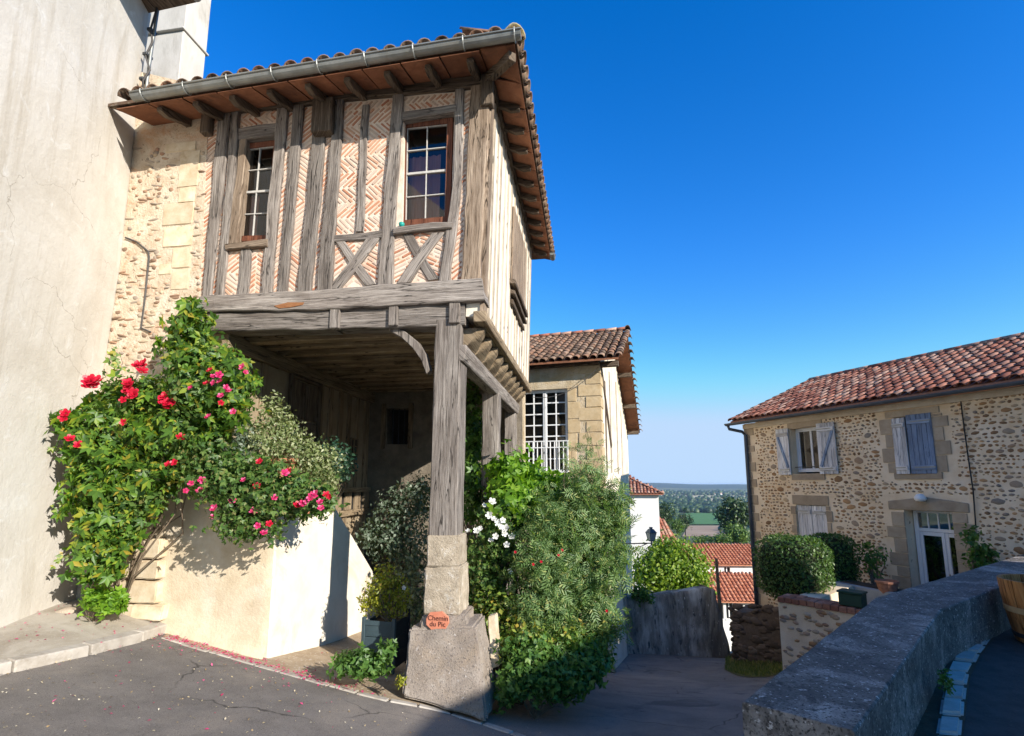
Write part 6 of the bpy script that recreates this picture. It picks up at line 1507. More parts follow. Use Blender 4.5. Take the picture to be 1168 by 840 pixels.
# ================================================================== PARAPET, TERRACE, COBBLES, BARREL
zp = RZ(-1.17)
def on_par(px, py): return at_z(px, py, zp)
outer = [on_par(846, 800), on_par(998, 682), on_par(1168, 632)]; inner = [on_par(975, 834), on_par(1073, 696), on_par(1140, 669)]
d2 = (outer[2]-outer[1]).normalized(); outer[2] = outer[1] + d2*7.5
n2 = Vector((d2.y, -d2.x, 0)); wpar = abs((inner[1]-outer[1]).dot(n2)); inner[2] = outer[2] + n2*max(wpar, .34)
par = thing('parapet_wall', outer[0] - Vector((0, 0, .5)), 'thick lichen-speckled concrete parapet running along the terrace', 'wall')
bm = bmesh.new(); NL = 60
def along(L, t):
    l1 = (L[1]-L[0]).length; l2 = (L[2]-L[1]).length; s = t*(l1+l2)
    return L[0].lerp(L[1], s/l1) if s < l1 else L[1].lerp(L[2], (s-l1)/l2)
rings = []
l1o = (outer[1]-outer[0]).length; fr_o = l1o/(l1o + (outer[2]-outer[1]).length); l1i = (inner[1]-inner[0]).length; fr_i = l1i/(l1i + (inner[2]-inner[1]).length)
for i in range(NL+1):
    t = i/NL
    if t < .4: a, b = outer[0].lerp(outer[1], t/.4), inner[0].lerp(inner[1], t/.4)
    else: a, b = outer[1].lerp(outer[2], (t-.4)/.6), inner[1].lerp(inner[2], (t-.4)/.6)
    dn_ = (b-a).normalized(); r_ = []
    a_ = a + dn_*.0; c = .022
    c = .010
    prof = [(a_ + Vector((0, 0, -4.2)))] + [a_ + Vector((0, 0, -3.0+k*.72)) for k in range(4)] + [a_ + Vector((0, 0, -c)), a_ + dn_*c] + [a.lerp(b, k/6) for k in range(1, 6)] + [b - dn_*c, b + Vector((0, 0, -c))] + [b + Vector((0, 0, -.08-.09*k)) for k in range(7)]
    rings.append([bm.verts.new(p + Vector((mnoise.noise(p*3)*.005, mnoise.noise(p*3+Vector((5, 0, 0)))*.005, mnoise.noise(p*4)*.005 + mnoise.noise(p*14)*.0025))) for p in prof])
for i in range(NL):
    for j in range(len(rings[0])-1): bm.faces.new((rings[i][j], rings[i+1][j], rings[i+1][j+1], rings[i][j+1]))
bm.faces.new(rings[0]); bmesh.ops.recalc_face_normals(bm, faces=bm.faces)
me = bpy.data.meshes.new('parapet_body'); bm.to_mesh(me); bm.free(); me.materials.append(MAT['parapet']); me.polygons.foreach_set('use_smooth', [True]*len(me.polygons)); me.set_sharp_from_angle(angle=R(30)); put('parapet_body', me, par)
# terrace
tv = [inner[0]-Vector((.5, .55, 0)), inner[0]-Vector((.05, -.05, 0)), inner[1]-Vector((.05, -.08, 0)), inner[2]-Vector((0, -.1, 0)), Vector((14, 6, 0)), Vector((14, -12, 0)), Vector((-1, -12, 0)), Vector((.3, -1, 0))]
mb = MB(); mb.add([(p.x, p.y, .0) for p in tv], [tuple(range(len(tv)))[::-1]]); ter = mb.build('terrace', MAT['asphalt_dark'], None, fix=True); ter['kind'] = 'structure'; ter['label'] = 'dark coarse asphalt terrace behind the parapet'
# cobble gutter along the inner foot of the parapet
cob = bpy.data.objects.new('cobble_gutter', None); link(cob, None, Matrix.Translation(Vector((inner[1].x, inner[1].y, 0)))); cob['kind'] = 'structure'; cob['label'] = 'row of pale paving setts along the foot of the parapet'
base_line = [at_z(x, y, .0) for x, y in ((1052,900),(1060,860),(1068,824),(1074,790),(1078,765),(1092,738),(1116,716),(1135,702),(1165,682))]
outl = [at_z(x, y, .0) for x, y in ((1088,900),(1096,860),(1101,824),(1104,790),(1108,770),(1120,748),(1138,722),(1160,700),(1185,684))]
n = 19; A_, B_ = resample(base_line, n), resample(outl, n)
for i in range(n-1):
    c0, c1, e0, e1 = A_[i], A_[i+1], B_[i], B_[i+1]; q4 = [c0, e0, e1, c1]; cen = (c0+c1+e0+e1)/4
    q4 = [cen + (p-cen)*random.uniform(.80, .88) for p in q4]; hh = .028 + jit(.008)
    mb = MB(); mb.prism([Vector((p.x, p.y, -.05)) for p in q4], (0, 0, .05+hh)); mb.build('sett', MAT['cobble'], cob, bevel=.018, seg=2)
mb = MB(); mb.add([(p.x, p.y, .006) for p in (*[a - (b-a).normalized()*.12 for a, b in zip(A_, B_)], *[b for b in B_[::-1]])], [tuple(range(2*n))]); mb.build('gutter_bed', MAT['soil'], cob)
# barrel planter
bc = Vector((5.62, 5.5, 0)); bar_t = thing('half_barrel', bc, 'varnished half-barrel planter beside the parapet at the right edge', 'barrel')
ns_ = 22; hB = .63
def brad(z): return .33 + .085*(z/hB) + .012*math.sin(math.pi*z/hB)
scb = 1.0
for k in range(ns_):
    a0, a1 = 2*math.pi*k/ns_ + .012, 2*math.pi*(k+1)/ns_ - .012; v = []; nz_ = 7
    for i in range(nz_):
        z = hB*i/(nz_-1); r = brad(z)
        for rr, a in ((r, a0), (r*1.004, (a0+a1)/2), (r, a1), (r-.028, a1), (r-.028, a0)): v.append(bc + Vector((math.cos(a)*rr, math.sin(a)*rr, z+.015)))
    f = [(i*5+j, i*5+(j+1) % 5, (i+1)*5+(j+1) % 5, (i+1)*5+j) for i in range(nz_-1) for j in range(5)] + [tuple(range(5)), tuple(range((nz_-1)*5, nz_*5))]
    me = mesh_from('stave', v, f, MAT['barrel']); l = me.uv_layers.new(name='UVMap')
    for p in me.polygons:
        for li in p.loop_indices: c_ = me.vertices[me.loops[li].vertex_index].co; l.data[li].uv = (c_.z, (c_.x+c_.y)*1.0)
    put('stave', me, bar_t)
for z0_, z1_ in ((.05, .095), (.30, .36)):
    mb = MB(); mb.lathe([(brad(z0_)+.001, z0_), (brad(z0_)+.008, z0_), (brad(z1_)+.008, z1_), (brad(z1_)+.001, z1_)], 44, bc + Vector((0, 0, .015))); mb.build('hoop', MAT['barrel_hoop'] if z0_ > .1 else MAT['dark_metal'], bar_t)
mb = MB(); mb.lathe([(.001, hB-.10), (brad(hB)-.04, hB-.10)], 24, bc); mb.build('soil', MAT['soil'], bar_t)

# ================================================================== HOUSE OUT OF FRAME (casts the shade over street and terrace)
A0 = Vector((8.0, -4.05, 0)); dB = Vector((.52, .854, 0)); ang = math.degrees(math.atan2(dB.y, dB.x))
N1 = Frame(A0.x, A0.y, ang)
nb_len = 7.2
nbz = EYE + 3.05
nh = thing('terrace_house', N1.P(4, 0, 0), 'rendered house standing behind the terrace outside the picture', 'house')
quad_hole_wall([(0, -.5), (nb_len, -.5), (nb_len, nbz), (0, nbz)], [[(1.2, .0), (2.2, .0), (2.2, 2.2), (1.2, 2.2)], [(4.2, .9), (5.4, .9), (5.4, 2.2), (4.2, 2.2)]], N1, 0, .4, 'front_wall', MAT['plaster'], nh)
mb = MB(); mb.box(N1, 0, nb_len, -5.5, -5.1, -.5, nbz); mb.box(N1, 0, .4, -5.09, -.01, -.5, nbz); mb.box(N1, nb_len-.4, nb_len, -5.09, -.01, -.5, nbz); mb.build('walls', MAT['plaster'], nh)
nr = bpy.data.objects.new('roof', None); link(nr, nh, Matrix.Translation(N1.P(4, -2.7, nbz)))
mb = MB(); up = Vector((0, 0, .1)); zr_ = nbz + 2.75*math.tan(R(18))
for q4 in ([N1.P(-.02, .3, nbz-.1), N1.P(nb_len+.3, .3, nbz-.1), N1.P(nb_len+.3, -2.75, zr_), N1.P(-.02, -2.75, zr_)], [N1.P(-.02, -2.75, zr_), N1.P(nb_len+.3, -2.75, zr_), N1.P(nb_len+.3, -5.8, nbz-.1), N1.P(-.02, -5.8, nbz-.1)]): mb.prism(q4, up)
mb.build('roof_deck', MAT['tile_red'], nr)
mb = MB(); mb.box(N1, 1.2, 2.2, .05, .1, 0, 2.2); mb.build('door', MAT['shutter'], nh)
mb = MB(); mb.box(N1, 4.2, 5.4, .05, .1, .9, 2.2); mb.build('window', MAT['glass'], nh)

# ================================================================== VALLEY
def terr_z(x, y):
    r = np.hypot(x, y); prof_r = np.array([0, 22, 40, 70, 150, 300, 600, 1200, 4000, 7000, 8600, 10500, 14000]); prof_z = np.array([-11, -11, -13, -20, -42, -70, -88, -92, -95, -92, -60, 5, -10.])
    z = np.interp(r, prof_r, prof_z)
    a = np.arctan2(x, y)
    ridge = np.interp(r, [7000, 8800, 10500, 14000], [0, .6, 1, 1])
    z = z + ridge*(16*np.sin(a*9+1.0) + 9*np.sin(a*23+2) + 5*np.sin(a*51)) 
    return z + EYE
th_ = np.linspace(-math.pi, math.pi, 361); rr_ = np.concatenate([[0.5, 12], np.geomspace(22, 13500, 90)])
T_, R_ = np.meshgrid(th_, rr_); X_ = R_*np.sin(T_); Y_ = R_*np.cos(T_); Z_ = terr_z(X_, Y_)
i_ = np.arange(T_.size).reshape(T_.shape); f_ = np.c_[i_[:-1, :-1].ravel(), i_[:-1, 1:].ravel(), i_[1:, 1:].ravel(), i_[1:, :-1].ravel()]
me = mesh_from('terrain', np.c_[X_.ravel(), Y_.ravel(), Z_.ravel()], f_, MAT['terrain'], True); me.materials.append(MAT['hills'])
mi = np.zeros(len(f_), int); rm = R_[:-1, :-1].ravel(); mi[rm > 7600] = 1; me.polygons.foreach_set('material_index', mi.tolist())
tr_o = put('terrain', me); tr_o['kind'] = 'structure'; tr_o['label'] = 'wide valley plain with wooded ridge on the horizon'
def thit(px, py):
    d = ray(px, py); c = Vector((0, 0, EYE)); t = 60.0
    while t < 13000:
        p = c + d*t
        if p.z < terr_z(p.x, p.y): return p
        t *= 1.01
    return c + d*9000
def field(name, pts, mat, label, lift=.6):
    P_ = [thit(*p) for p in pts]; n = 10; v = []; f = []
    for i in range(n+1):
        for j in range(n+1):
            a = P_[0].lerp(P_[1], j/n); b = P_[3].lerp(P_[2], j/n); p = a.lerp(b, i/n); v.append((p.x, p.y, terr_z(p.x, p.y) + lift))
    for i in range(n):
        for j in range(n): q = i*(n+1)+j; f.append((q, q+1, q+n+2, q+n+1))
    o = put(name, mesh_from(name, v, f, mat)); o['kind'] = 'structure'; o['label'] = label
field('field', [(778,599),(824,599),(820,586),(782,586)], MAT['field_green'], 'green field in the valley', 1.5)
field('field', [(778,613),(830,613),(824,600.5),(785,600.5)], MAT['field_brown'], 'bare brown field in front of the green one', 1.0)
field('field', [(770,572),(850,574),(850,566),(775,565)], MAT['field_straw'], 'pale straw coloured field far off', 2.0)
field('field', [(735,566),(775,567),(775,562.5),(735,562.5)], MAT['field_straw'], 'narrow pale field at the foot of the ridge', 2.0)

# ================================================================== FOLIAGE TOOLS
def EL(px, py, Y, rx, ry, rY):
    """ellipsoid: centre at a pixel and depth, radii rx, ry in pixels, rY in metres."""
    c = at_y(px, py, Y); k = c.y/F*1.0; return (np.array(c), np.array((rx*k, rY, ry*k)))
def sample(ells, n, ncl, spread, rmin=.55, seed=0, clumps=None):
    r = np.random.default_rng(seed); A = np.array([(e[1][0]*e[1][2] + e[1][0]*e[1][1] + e[1][1]*e[1][2]) for e in ells]); A = A/A.sum()
    k = r.choice(len(ells), ncl, p=A); d = r.normal(size=(ncl, 3)); d /= np.linalg.norm(d, axis=1)[:, None]
    rad = rmin + (1-rmin)*r.random(ncl)**.6
    C = np.array([ells[i][0] for i in k]); Rr = np.array([ells[i][1] for i in k]); cen = C + d*rad[:, None]*Rr
    nrm = d/Rr; nrm /= np.linalg.norm(nrm, axis=1)[:, None]
    j = r.integers(0, ncl, n); P = cen[j] + r.normal(size=(n, 3))*spread; 
    N_ = nrm[j] + r.normal(size=(n, 3))*.55; N_ /= np.linalg.norm(N_, axis=1)[:, None]
    return P, N_, cen, nrm
TEMPL = {
 'ovate': (np.array([(0,0,0),(.45,.28,.07),(1,0,-.04),(.45,-.28,.07)]), [(0,1,2),(0,2,3)]),
 'long': (np.array([(0,0,0),(.4,.13,.05),(1,0,-.10),(.4,-.13,.05)]), [(0,1,2),(0,2,3)]),
 'round': (np.array([(0,0,0),(.3,.36,.05),(.8,.33,.03),(1,0,-.03),(.8,-.33,.03),(.3,-.36,.05)]), [(0,1,2,3),(0,3,4,5)]),
}
def _multi(angs, lens, base='ovate', wid=1.0, off=0.0):
    V_, F_ = [], []; b, f = TEMPL[base]
    for a, l in zip(angs, lens):
        c, s = math.cos(R(a)), math.sin(R(a)); p = b*np.array((l, l*wid, l)); q = np.c_[p[:, 0]*c - p[:, 1]*s, p[:, 0]*s + p[:, 1]*c, p[:, 2]]
        F_ += [tuple(i+len(V_)*0 + sum(len(x) for x in V_) for i in t) for t in f]; V_.append(q + np.array((off, 0, 0)))
    return np.concatenate(V_), F_
TEMPL['palm5'] = _multi((-105, -50, 0, 50, 105), (.62, .9, 1.0, .9, .62), 'ovate', .8)
TEMPL['tri'] = _multi((-60, 0, 60), (.8, 1.0, .8), 'ovate', .95)
def _pinnate():
    V_, F_ = [], []; b, f = TEMPL['long']; n = 0
    for i in range(4):
        for s in (-1, 1):
            a = R(s*52); c, q = math.cos(a), math.sin(a); p = b*.42; w = np.c_[p[:, 0]*c - p[:, 1]*q + .15 + i*.2, p[:, 0]*q + p[:, 1]*c, p[:, 2]]; V_.append(w); F_ += [tuple(k+n for k in t) for t in f]; n += 4
    V_.append(b*.4 + np.array((.85, 0, 0))); F_ += [tuple(k+n for k in t) for t in f]
    return np.concatenate(V_), F_
TEMPL['pinnate'] = _pinnate()
def leaf_basis(P, N_, droop, r):
    n = len(P); t = r.normal(size=(n, 3)); t[:, 2] -= droop; t -= (t*N_).sum(1)[:, None]*N_*.75; t /= np.linalg.norm(t, axis=1)[:, None]
    s = np.cross(N_, t); s /= np.linalg.norm(s, axis=1)[:, None]; u = np.cross(t, s); return t, s, u
def leaves(name, P, N_, size, shape, mat, parent, droop=.5, seed=0, var=.35, kind=None, as_parts=0):
    r = np.random.default_rng(seed+99); tv_, tf = TEMPL[shape]; n = len(P); t, s, u = leaf_basis(P, N_, droop, r)
    sz = size*(1 + r.uniform(-var, var, n))
    if as_parts:
        me = mesh_from('leaf', tv_, tf, mat, True); o_ = np.argsort(-sz + 0.0*P[:, 1])[:as_parts]
        for i in o_:
            Mx = Matrix(((t[i][0]*sz[i], s[i][0]*sz[i], u[i][0]*sz[i], P[i][0]), (t[i][1]*sz[i], s[i][1]*sz[i], u[i][1]*sz[i], P[i][1]), (t[i][2]*sz[i], s[i][2]*sz[i], u[i][2]*sz[i], P[i][2]), (0, 0, 0, 1)))
            put('leaf', me, parent, Mx)
        m_ = np.ones(n, bool); m_[o_] = False; P, t, s, u, sz = P[m_], t[m_], s[m_], u[m_], sz[m_]; n = len(P)
    V_ = P[:, None, :] + sz[:, None, None]*(tv_[None, :, 0:1]*t[:, None, :] + tv_[None, :, 1:2]*s[:, None, :] + tv_[None, :, 2:3]*u[:, None, :])
    k = len(tv_); V_ = V_.reshape(-1, 3)
    if all(len(q) == 3 for q in tf) or all(len(q) == 4 for q in tf):
        F_ = (np.array(tf)[None] + (np.arange(n)*k)[:, None, None]).reshape(-1, len(tf[0]))
        me = bpy.data.meshes.new(name); c_ = F_.shape[1]; me.vertices.add(len(V_)); me.vertices.foreach_set('co', V_.astype(np.float32).ravel())
        me.loops.add(F_.size); me.loops.foreach_set('vertex_index', F_.astype(np.int32).ravel()); me.polygons.add(len(F_))
        me.polygons.foreach_set('loop_start', np.arange(0, F_.size, c_, dtype=np.int32)); me.polygons.foreach_set('loop_total', np.full(len(F_), c_, dtype=np.int32))
        me.materials.append(mat); me.update(calc_edges=True); me.validate()
    return put(name, me, parent, None, kind)
def stems(name, base, tips, mat, parent, r0=.02, r1=.004, wob=.06, n=5, seed=0):
    rr = random.Random(seed); mb = MB()
    for tp in tips:
        b = Vector(base) if not isinstance(base, list) else Vector(rr.choice(base)); tp = Vector(tp); L = (tp-b).length
        pts = [b.lerp(tp, i/n) + Vector((rr.uniform(-1, 1), rr.uniform(-1, 1), rr.uniform(-.3, 1)))*wob*L*math.sin(math.pi*i/n) for i in range(n+1)]
        mb.tube(pts, [r0 + (r1-r0)*i/n for i in range(n+1)], 5, False)
    return mb.build(name, mat, parent, smooth=True, fix=False)
def shrub(name, label, cat, ells, n, ncl, spread, size, shape, mat, base=None, droop=.4, seed=0, rmin=.5, nst=26, group=None, as_parts=0, stem_r=.02, var=.35, extra=None):
    c = ells[0][0]; bz = base if base is not None else (c[0], c[1], g(c[0], c[1]))
    bases = bz if isinstance(bz, list) else [bz]
    t = thing(name, bases[0], label, cat, group)
    P, N_, cen, nrm = sample(ells, n, ncl, spread, rmin, seed)
    leaves('foliage', P, N_, size, shape, mat, t, droop, seed, var, as_parts=as_parts)
    idx = np.random.default_rng(seed).choice(len(cen), min(nst, len(cen)), replace=False)
    stems('branches', [Vector(b) for b in bases], [cen[i] for i in idx], MAT['bark'], t, stem_r, .004, seed=seed)
    return t, cen, nrm
def rose_mesh(name, mat, n_lay=3, rad=1.0):
    v = []; f = []
    for L_ in range(n_lay):
        m_ = 5; tilt = .25 + .42*L_; rr = rad*(1.0 - .28*L_)
        for k in range(m_):
            a = 2*math.pi*(k + .37*L_)/m_; w = .62
            for (rad_, aa, z) in ((.12, 0, 0), (.68, -w, .12), (1.0, -w*.55, .30), (1.08, 0, .34), (1.0, w*.55, .30), (.68, w, .12)):
                r2 = rr*rad_*math.cos(tilt*rad_*.9); v.append((math.cos(a+aa)*r2, math.sin(a+aa)*r2, z*rr + rr*rad_*math.sin(tilt)*.75))
            b = len(v)-6; f += [(b, b+1, b+2, b+3), (b, b+3, b+4, b+5)]
    return mesh_from(name, v, f, mat, True)
RED, PINK, WHITE = rose_mesh('bloom', MAT['petal_red']), rose_mesh('bloom', MAT['petal_pink']), rose_mesh('bloom', MAT['petal_white'])
def bloom(parent, me, p, size, face=None):
    d = Vector(face) if face is not None else Vector((jit(.6)+.25, -1+jit(.3), .5+jit(.4))); q = d.normalized().to_track_quat('Z', 'Y').to_matrix().to_4x4()
    put('bloom', me, parent, Matrix.Translation(Vector(p)) @ q @ Matrix.Rotation(random.uniform(0, 6), 4, 'Z') @ Matrix.Scale(size, 4))

# ================================================================== PLANTS AT THE LEFT
cr_e = [EL(160,470,6.05,62,38,.22), EL(120,515,5.95,40,50,.2), EL(106,580,5.95,26,58,.16), EL(116,632,6.0,28,30,.14), EL(140,600,6.0,22,36,.12), EL(200,500,6.0,60,50,.25), EL(160,552,6.05,34,40,.16), EL(215,395,6.05,26,50,.15), EL(235,440,5.95,50,50,.25), EL(262,450,5.9,28,36,.22), EL(220,358,6.1,12,22,.1), EL(95,490,5.95,24,30,.15)]
cb_ = [tuple(H1.P(u_, -.12, gz(u_, -.1)+.05)) for u_ in (-5.0, -4.75, -4.5)]
creeper, cen_c, nrm_c = shrub('virginia_creeper', 'big light green climbing creeper with red roses covering the wall corner', 'climber', cr_e, 4700, 640, .065, .10, 'palm5', MAT['leaf_vine'], base=cb_, droop=.9, seed=11, rmin=.35, nst=24, as_parts=300, stem_r=.014, var=.5)
Pq, Nq, _, _ = sample(cr_e[:1] + cr_e[4:5] + cr_e[6:9], 3600, 320, .07, .5, 12)
leaves('rose_foliage', Pq, Nq, .075, 'ovate', MAT['leaf_rose'], creeper, .3, 12)
for (x, y, k, s) in ((106,438,4,.075),(158,420,3,.06),(162,416,2,.05),(146,441,3,.06),(152,451,3,.06),(140,455,1,.04),(188,456,3,.06),(192,461,3,.05),(77,474,2,.05),(80,501,1,.05),(91,505,1,.05),(138,480,1,.04),(205,496,1,.05)):
    for _ in range(k): bloom(creeper, RED, at_y(x+jit(4.5), y+jit(4.5), 5.72+jit(.03)), s)
for (x, y) in ((218,443),(240,423),(243,430),(236,438),(250,428),(244,437),(251,436),(258,442),(277,419),(280,425),(252,452),(252,460),(266,470),(238,476),(192,530),(199,528),(260,446)):
    bloom(creeper, PINK if random.random() < .8 else RED, at_y(x, y, 5.62+jit(.05)), random.uniform(.028, .045))
# stray runners on the plaster wall
rnr = [at_y(x, y, Y) for x, y, Y in ((78,478,5.9),(62,470,5.98),(48,464,5.8))]
mb = MB(); mb.tube(rnr, .005, 5)
for pts in (((92,510),(72,514),(62,512)),((95,545),(78,560),(68,575)),((100,630),(80,634),(62,640)),((128,430),(132,416),(126,408)),((130,425),(140,415),(136,402))):
    mb.tube([at_y(x, y, 6.0 if x > 120 else 5.95) for x, y in pts], .004, 5)
mb.build('runner', MAT['bark'], creeper)
rp = np.array([at_y(x+jit(4), y+jit(4), 5.93) for x, y in ((42,462),(52,468),(60,468),(66,474),(74,478),(62,512),(70,514),(66,576),(78,560),(70,570),(64,640),(76,636),(84,600),(80,580),(86,545),(126,408),(132,414),(137,402),(129,420),(140,416))])
leaves('runner_leaves', np.repeat(rp, 3, 0) + rng.normal(size=(60, 3))*.03, np.tile((.7, -.7, .2), (60, 1)), .06, 'tri', MAT['leaf_mixed'], creeper, .5, 3)
# trailing pink roses over the low wall
tr_e = [EL(250,545,5.9,40,28,.2), EL(290,560,5.85,48,36,.22), EL(330,565,5.95,42,26,.2), EL(355,570,6.1,30,18,.2), EL(275,595,5.85,28,22,.15), EL(310,600,5.9,16,14,.1), EL(235,520,5.9,28,30,.2)]
tb = [tuple(H1.P(u_, -.02, zt_low)) for u_ in (-3.7, -3.3, -3.0)]
trail, _, _ = shrub('trailing_rose', 'trailing pink rose bush hanging over the low cream wall', 'rose bush', tr_e, 4600, 520, .07, .058, 'tri', MAT['leaf_rose'], base=tb, droop=.8, seed=21, rmin=.3, nst=60, stem_r=.01)
for (x, y, c) in ((296,527,0),(325,540,1),(330,538,0),(278,548,1),(293,555,0),(313,568,1),(345,575,1),(350,572,1),(354,568,1),(358,566,1),(356,565,1),(365,573,1),(372,565,0),(376,567,0),(366,580,1),(245,580,1),(243,590,1),(230,548,1),(212,560,1),(290,583,1),(294,600,1),(307,598,0),(339,577,0),(360,563,1),(301,608,1),(228,560,1),(288,584,1),(265,572,1),(218,552,1)):
    bloom(trail, PINK if c else RED, at_y(x, y, 5.66+jit(.04)), random.uniform(.03, .048))
# terracotta planters on the wall, with their shrubs
for (x0, x1, y0, y1, b, lab) in ((299, 329, 523, 556, .12, 'terracotta trough planter under the tall variegated shrub on the wall'), (331, 352, 537, 568, .5, 'smaller terracotta planter beside the dark ivy at the wall end')):
    a, c = H1.pix(x0, y0, b), H1.pix(x1, y1, b); zb_ = max(zt_low-.0, c[1]) if b < .3 else zt_low-.35
    t = thing('terracotta_planter', H1.P((a[0]+c[0])/2, b+.15, zb_), lab, 'planter', 'terracotta planters on the low wall')
    fr_ = H1; mb = MB(); w_ = .03
    lo = [(a[0]+w_, b+w_), (c[0]-w_, b+w_), (c[0]-w_, b+.30-w_), (a[0]+w_, b+.30-w_)]; hi = [(a[0], b), (c[0], b), (c[0], b+.30), (a[0], b+.30)]
    mb.add([H1.P(u_, v_, zb_) for u_, v_ in lo] + [H1.P(u_, v_, a[1]-.05) for u_, v_ in hi], [(3,2,1,0),(4,5,6,7),(0,1,5,4),(1,2,6,5),(2,3,7,6),(3,0,4,7)]); mb.build('pot_body', MAT['terracotta'], t, bevel=.008)
    mb = MB(); mb.box(H1, a[0]-.02, c[0]+.02, b-.02, b+.32, a[1]-.049, a[1]); mb.build('rim', MAT['terracotta'], t, bevel=.01)
vr_e = [EL(308,478,6.6,16,26,.2), EL(305,510,6.5,32,26,.28), EL(335,515,6.6,30,24,.3), EL(362,530,6.7,26,26,.3), EL(325,490,6.6,16,18,.2), EL(375,548,6.7,14,14,.2)]
shrub('variegated_shrub', 'tall pale variegated shrub growing in the terracotta planter', 'shrub', vr_e, 4600, 420, .055, .05, 'ovate', MAT['leaf_varieg'], base=[tuple(H1.P(-2.95, .28, zt_low+.1)), tuple(H1.P(-2.6, .6, zt_low))], droop=-.3, seed=31, rmin=.2)
shrub('grey_leaf_shrub', 'grey-green small leaved shrub between the creeper and the planter', 'shrub', [EL(268,515,6.35,22,22,.2), EL(285,500,6.5,16,18,.2), EL(255,505,6.3,16,16,.15)], 1500, 160, .05, .05, 'ovate', MAT['leaf_grey'], base=tuple(H1.P(-3.35, .3, zt_low)), droop=-.1, seed=32, rmin=.2)
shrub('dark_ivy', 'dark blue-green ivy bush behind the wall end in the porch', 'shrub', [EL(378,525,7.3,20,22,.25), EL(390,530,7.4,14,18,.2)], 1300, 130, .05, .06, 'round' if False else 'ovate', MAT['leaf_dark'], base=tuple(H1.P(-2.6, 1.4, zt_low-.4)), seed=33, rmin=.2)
shrub('porch_shrub', 'dusky silver-leaved shrub in the shaded porch behind the stone plinth', 'shrub', [EL(455,590,9.9,34,34,.5), EL(480,565,9.9,22,24,.45), EL(428,612,9.9,16,15,.4), EL(442,620,9.8,22,20,.4), EL(470,640,9.6,24,40,.4), EL(478,690,9.2,16,30,.3)], 5200, 420, .08, .08, 'ovate', MAT['leaf_grey'], seed=34, rmin=.2, nst=40)
# weeds at the corner
shrub('corner_weed', 'bright green leafy weed at the foot of the creeper', 'plant', [EL(108,684,6.1,10,10,.1), EL(124,690,6.05,17,9,.12), EL(132,682,6.1,8,8,.1)], 480, 60, .03, .07, 'tri', MAT['leaf_bright'], seed=35, rmin=.1, nst=14, stem_r=.004)
# planter box with golden shrub
px_ = ghit(428, 770); PB = Frame(px_.x, px_.y+.05, -14); zpb = gz(-1.1, -.1) - .02
pbx = thing('planter_box', (px_.x, px_.y, zpb), 'square blue-grey slatted planter box beside the stone plinth', 'planter')
wB, hP = .40, .62
zpb = px_.z
for s in (0, 1):
    mb = MB(); mb.box(PB, -.23+s*.415, -.23+s*.415+.045, 0, .045, zpb, zpb+hP+.03); mb.build('corner_leg', MAT['planter'], pbx, bevel=.005)
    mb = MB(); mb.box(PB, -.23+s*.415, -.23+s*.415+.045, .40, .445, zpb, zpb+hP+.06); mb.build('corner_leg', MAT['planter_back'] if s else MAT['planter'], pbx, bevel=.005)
for k in range(3):
    z0_ = zpb+.05+k*.185; mb = MB(); mb.box(PB, -.184, .184, .012, .035, z0_, z0_+.178); mb.build('side_board', MAT['planter'], pbx, bevel=.004)
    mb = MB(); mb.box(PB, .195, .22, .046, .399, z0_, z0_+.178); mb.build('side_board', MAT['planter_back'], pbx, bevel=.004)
    mb = MB(); mb.box(PB, -.22, -.195, .046, .399, z0_, z0_+.178); mb.build('side_board', MAT['planter'], pbx, bevel=.004)
mb = MB(); mb.box(PB, -.184, .184, .002, .0115, zpb+hP-.06, zpb+hP-.005); mb.build('top_rail', MAT['planter'], pbx)
mb = MB(); mb.box(PB, -.19, .19, .04, .395, zpb+hP-.09, zpb+hP-.06); mb.build('soil', MAT['soil'], pbx)
gb_ = PB.P(0, .22, zpb+hP-.06)
gs, _, _ = shrub('golden_shrub', 'upright golden-green shrub growing in the blue-grey planter box', 'shrub', [EL(442,672,gb_.y,16,30,.16), EL(430,680,gb_.y,16,22,.15), EL(455,682,gb_.y,13,26,.14), EL(416,692,gb_.y,8,10,.1)], 2300, 300, .028, .042, 'ovate', MAT['leaf_yellow'], base=tuple(gb_), droop=-.9, seed=41, rmin=.15, nst=40, stem_r=.008)
bloom(gs, WHITE, at_y(460, 671, gb_.y-.2), .03)
shrub('foot_plant', 'leafy green plant sprawling before the planter box', 'plant', [EL(420,757,5.75,30,12,.18), EL(400,755,5.8,16,10,.12), EL(440,745,5.7,8,14,.1)], 900, 110, .035, .06, 'tri', MAT['leaf_cover'], base=tuple(ghit(415, 768)), seed=42, rmin=.1, nst=24, stem_r=.005, droop=-.1)
shrub('kerb_tuft', 'small yellowish tuft at the foot of the stone plinth', 'plant', [EL(457,775,5.55,5,8,.05)], 110, 14, .015, .035, 'ovate', MAT['leaf_yellow'], base=tuple(ghit(457, 784)), seed=43, rmin=.1, nst=6, stem_r=.003)

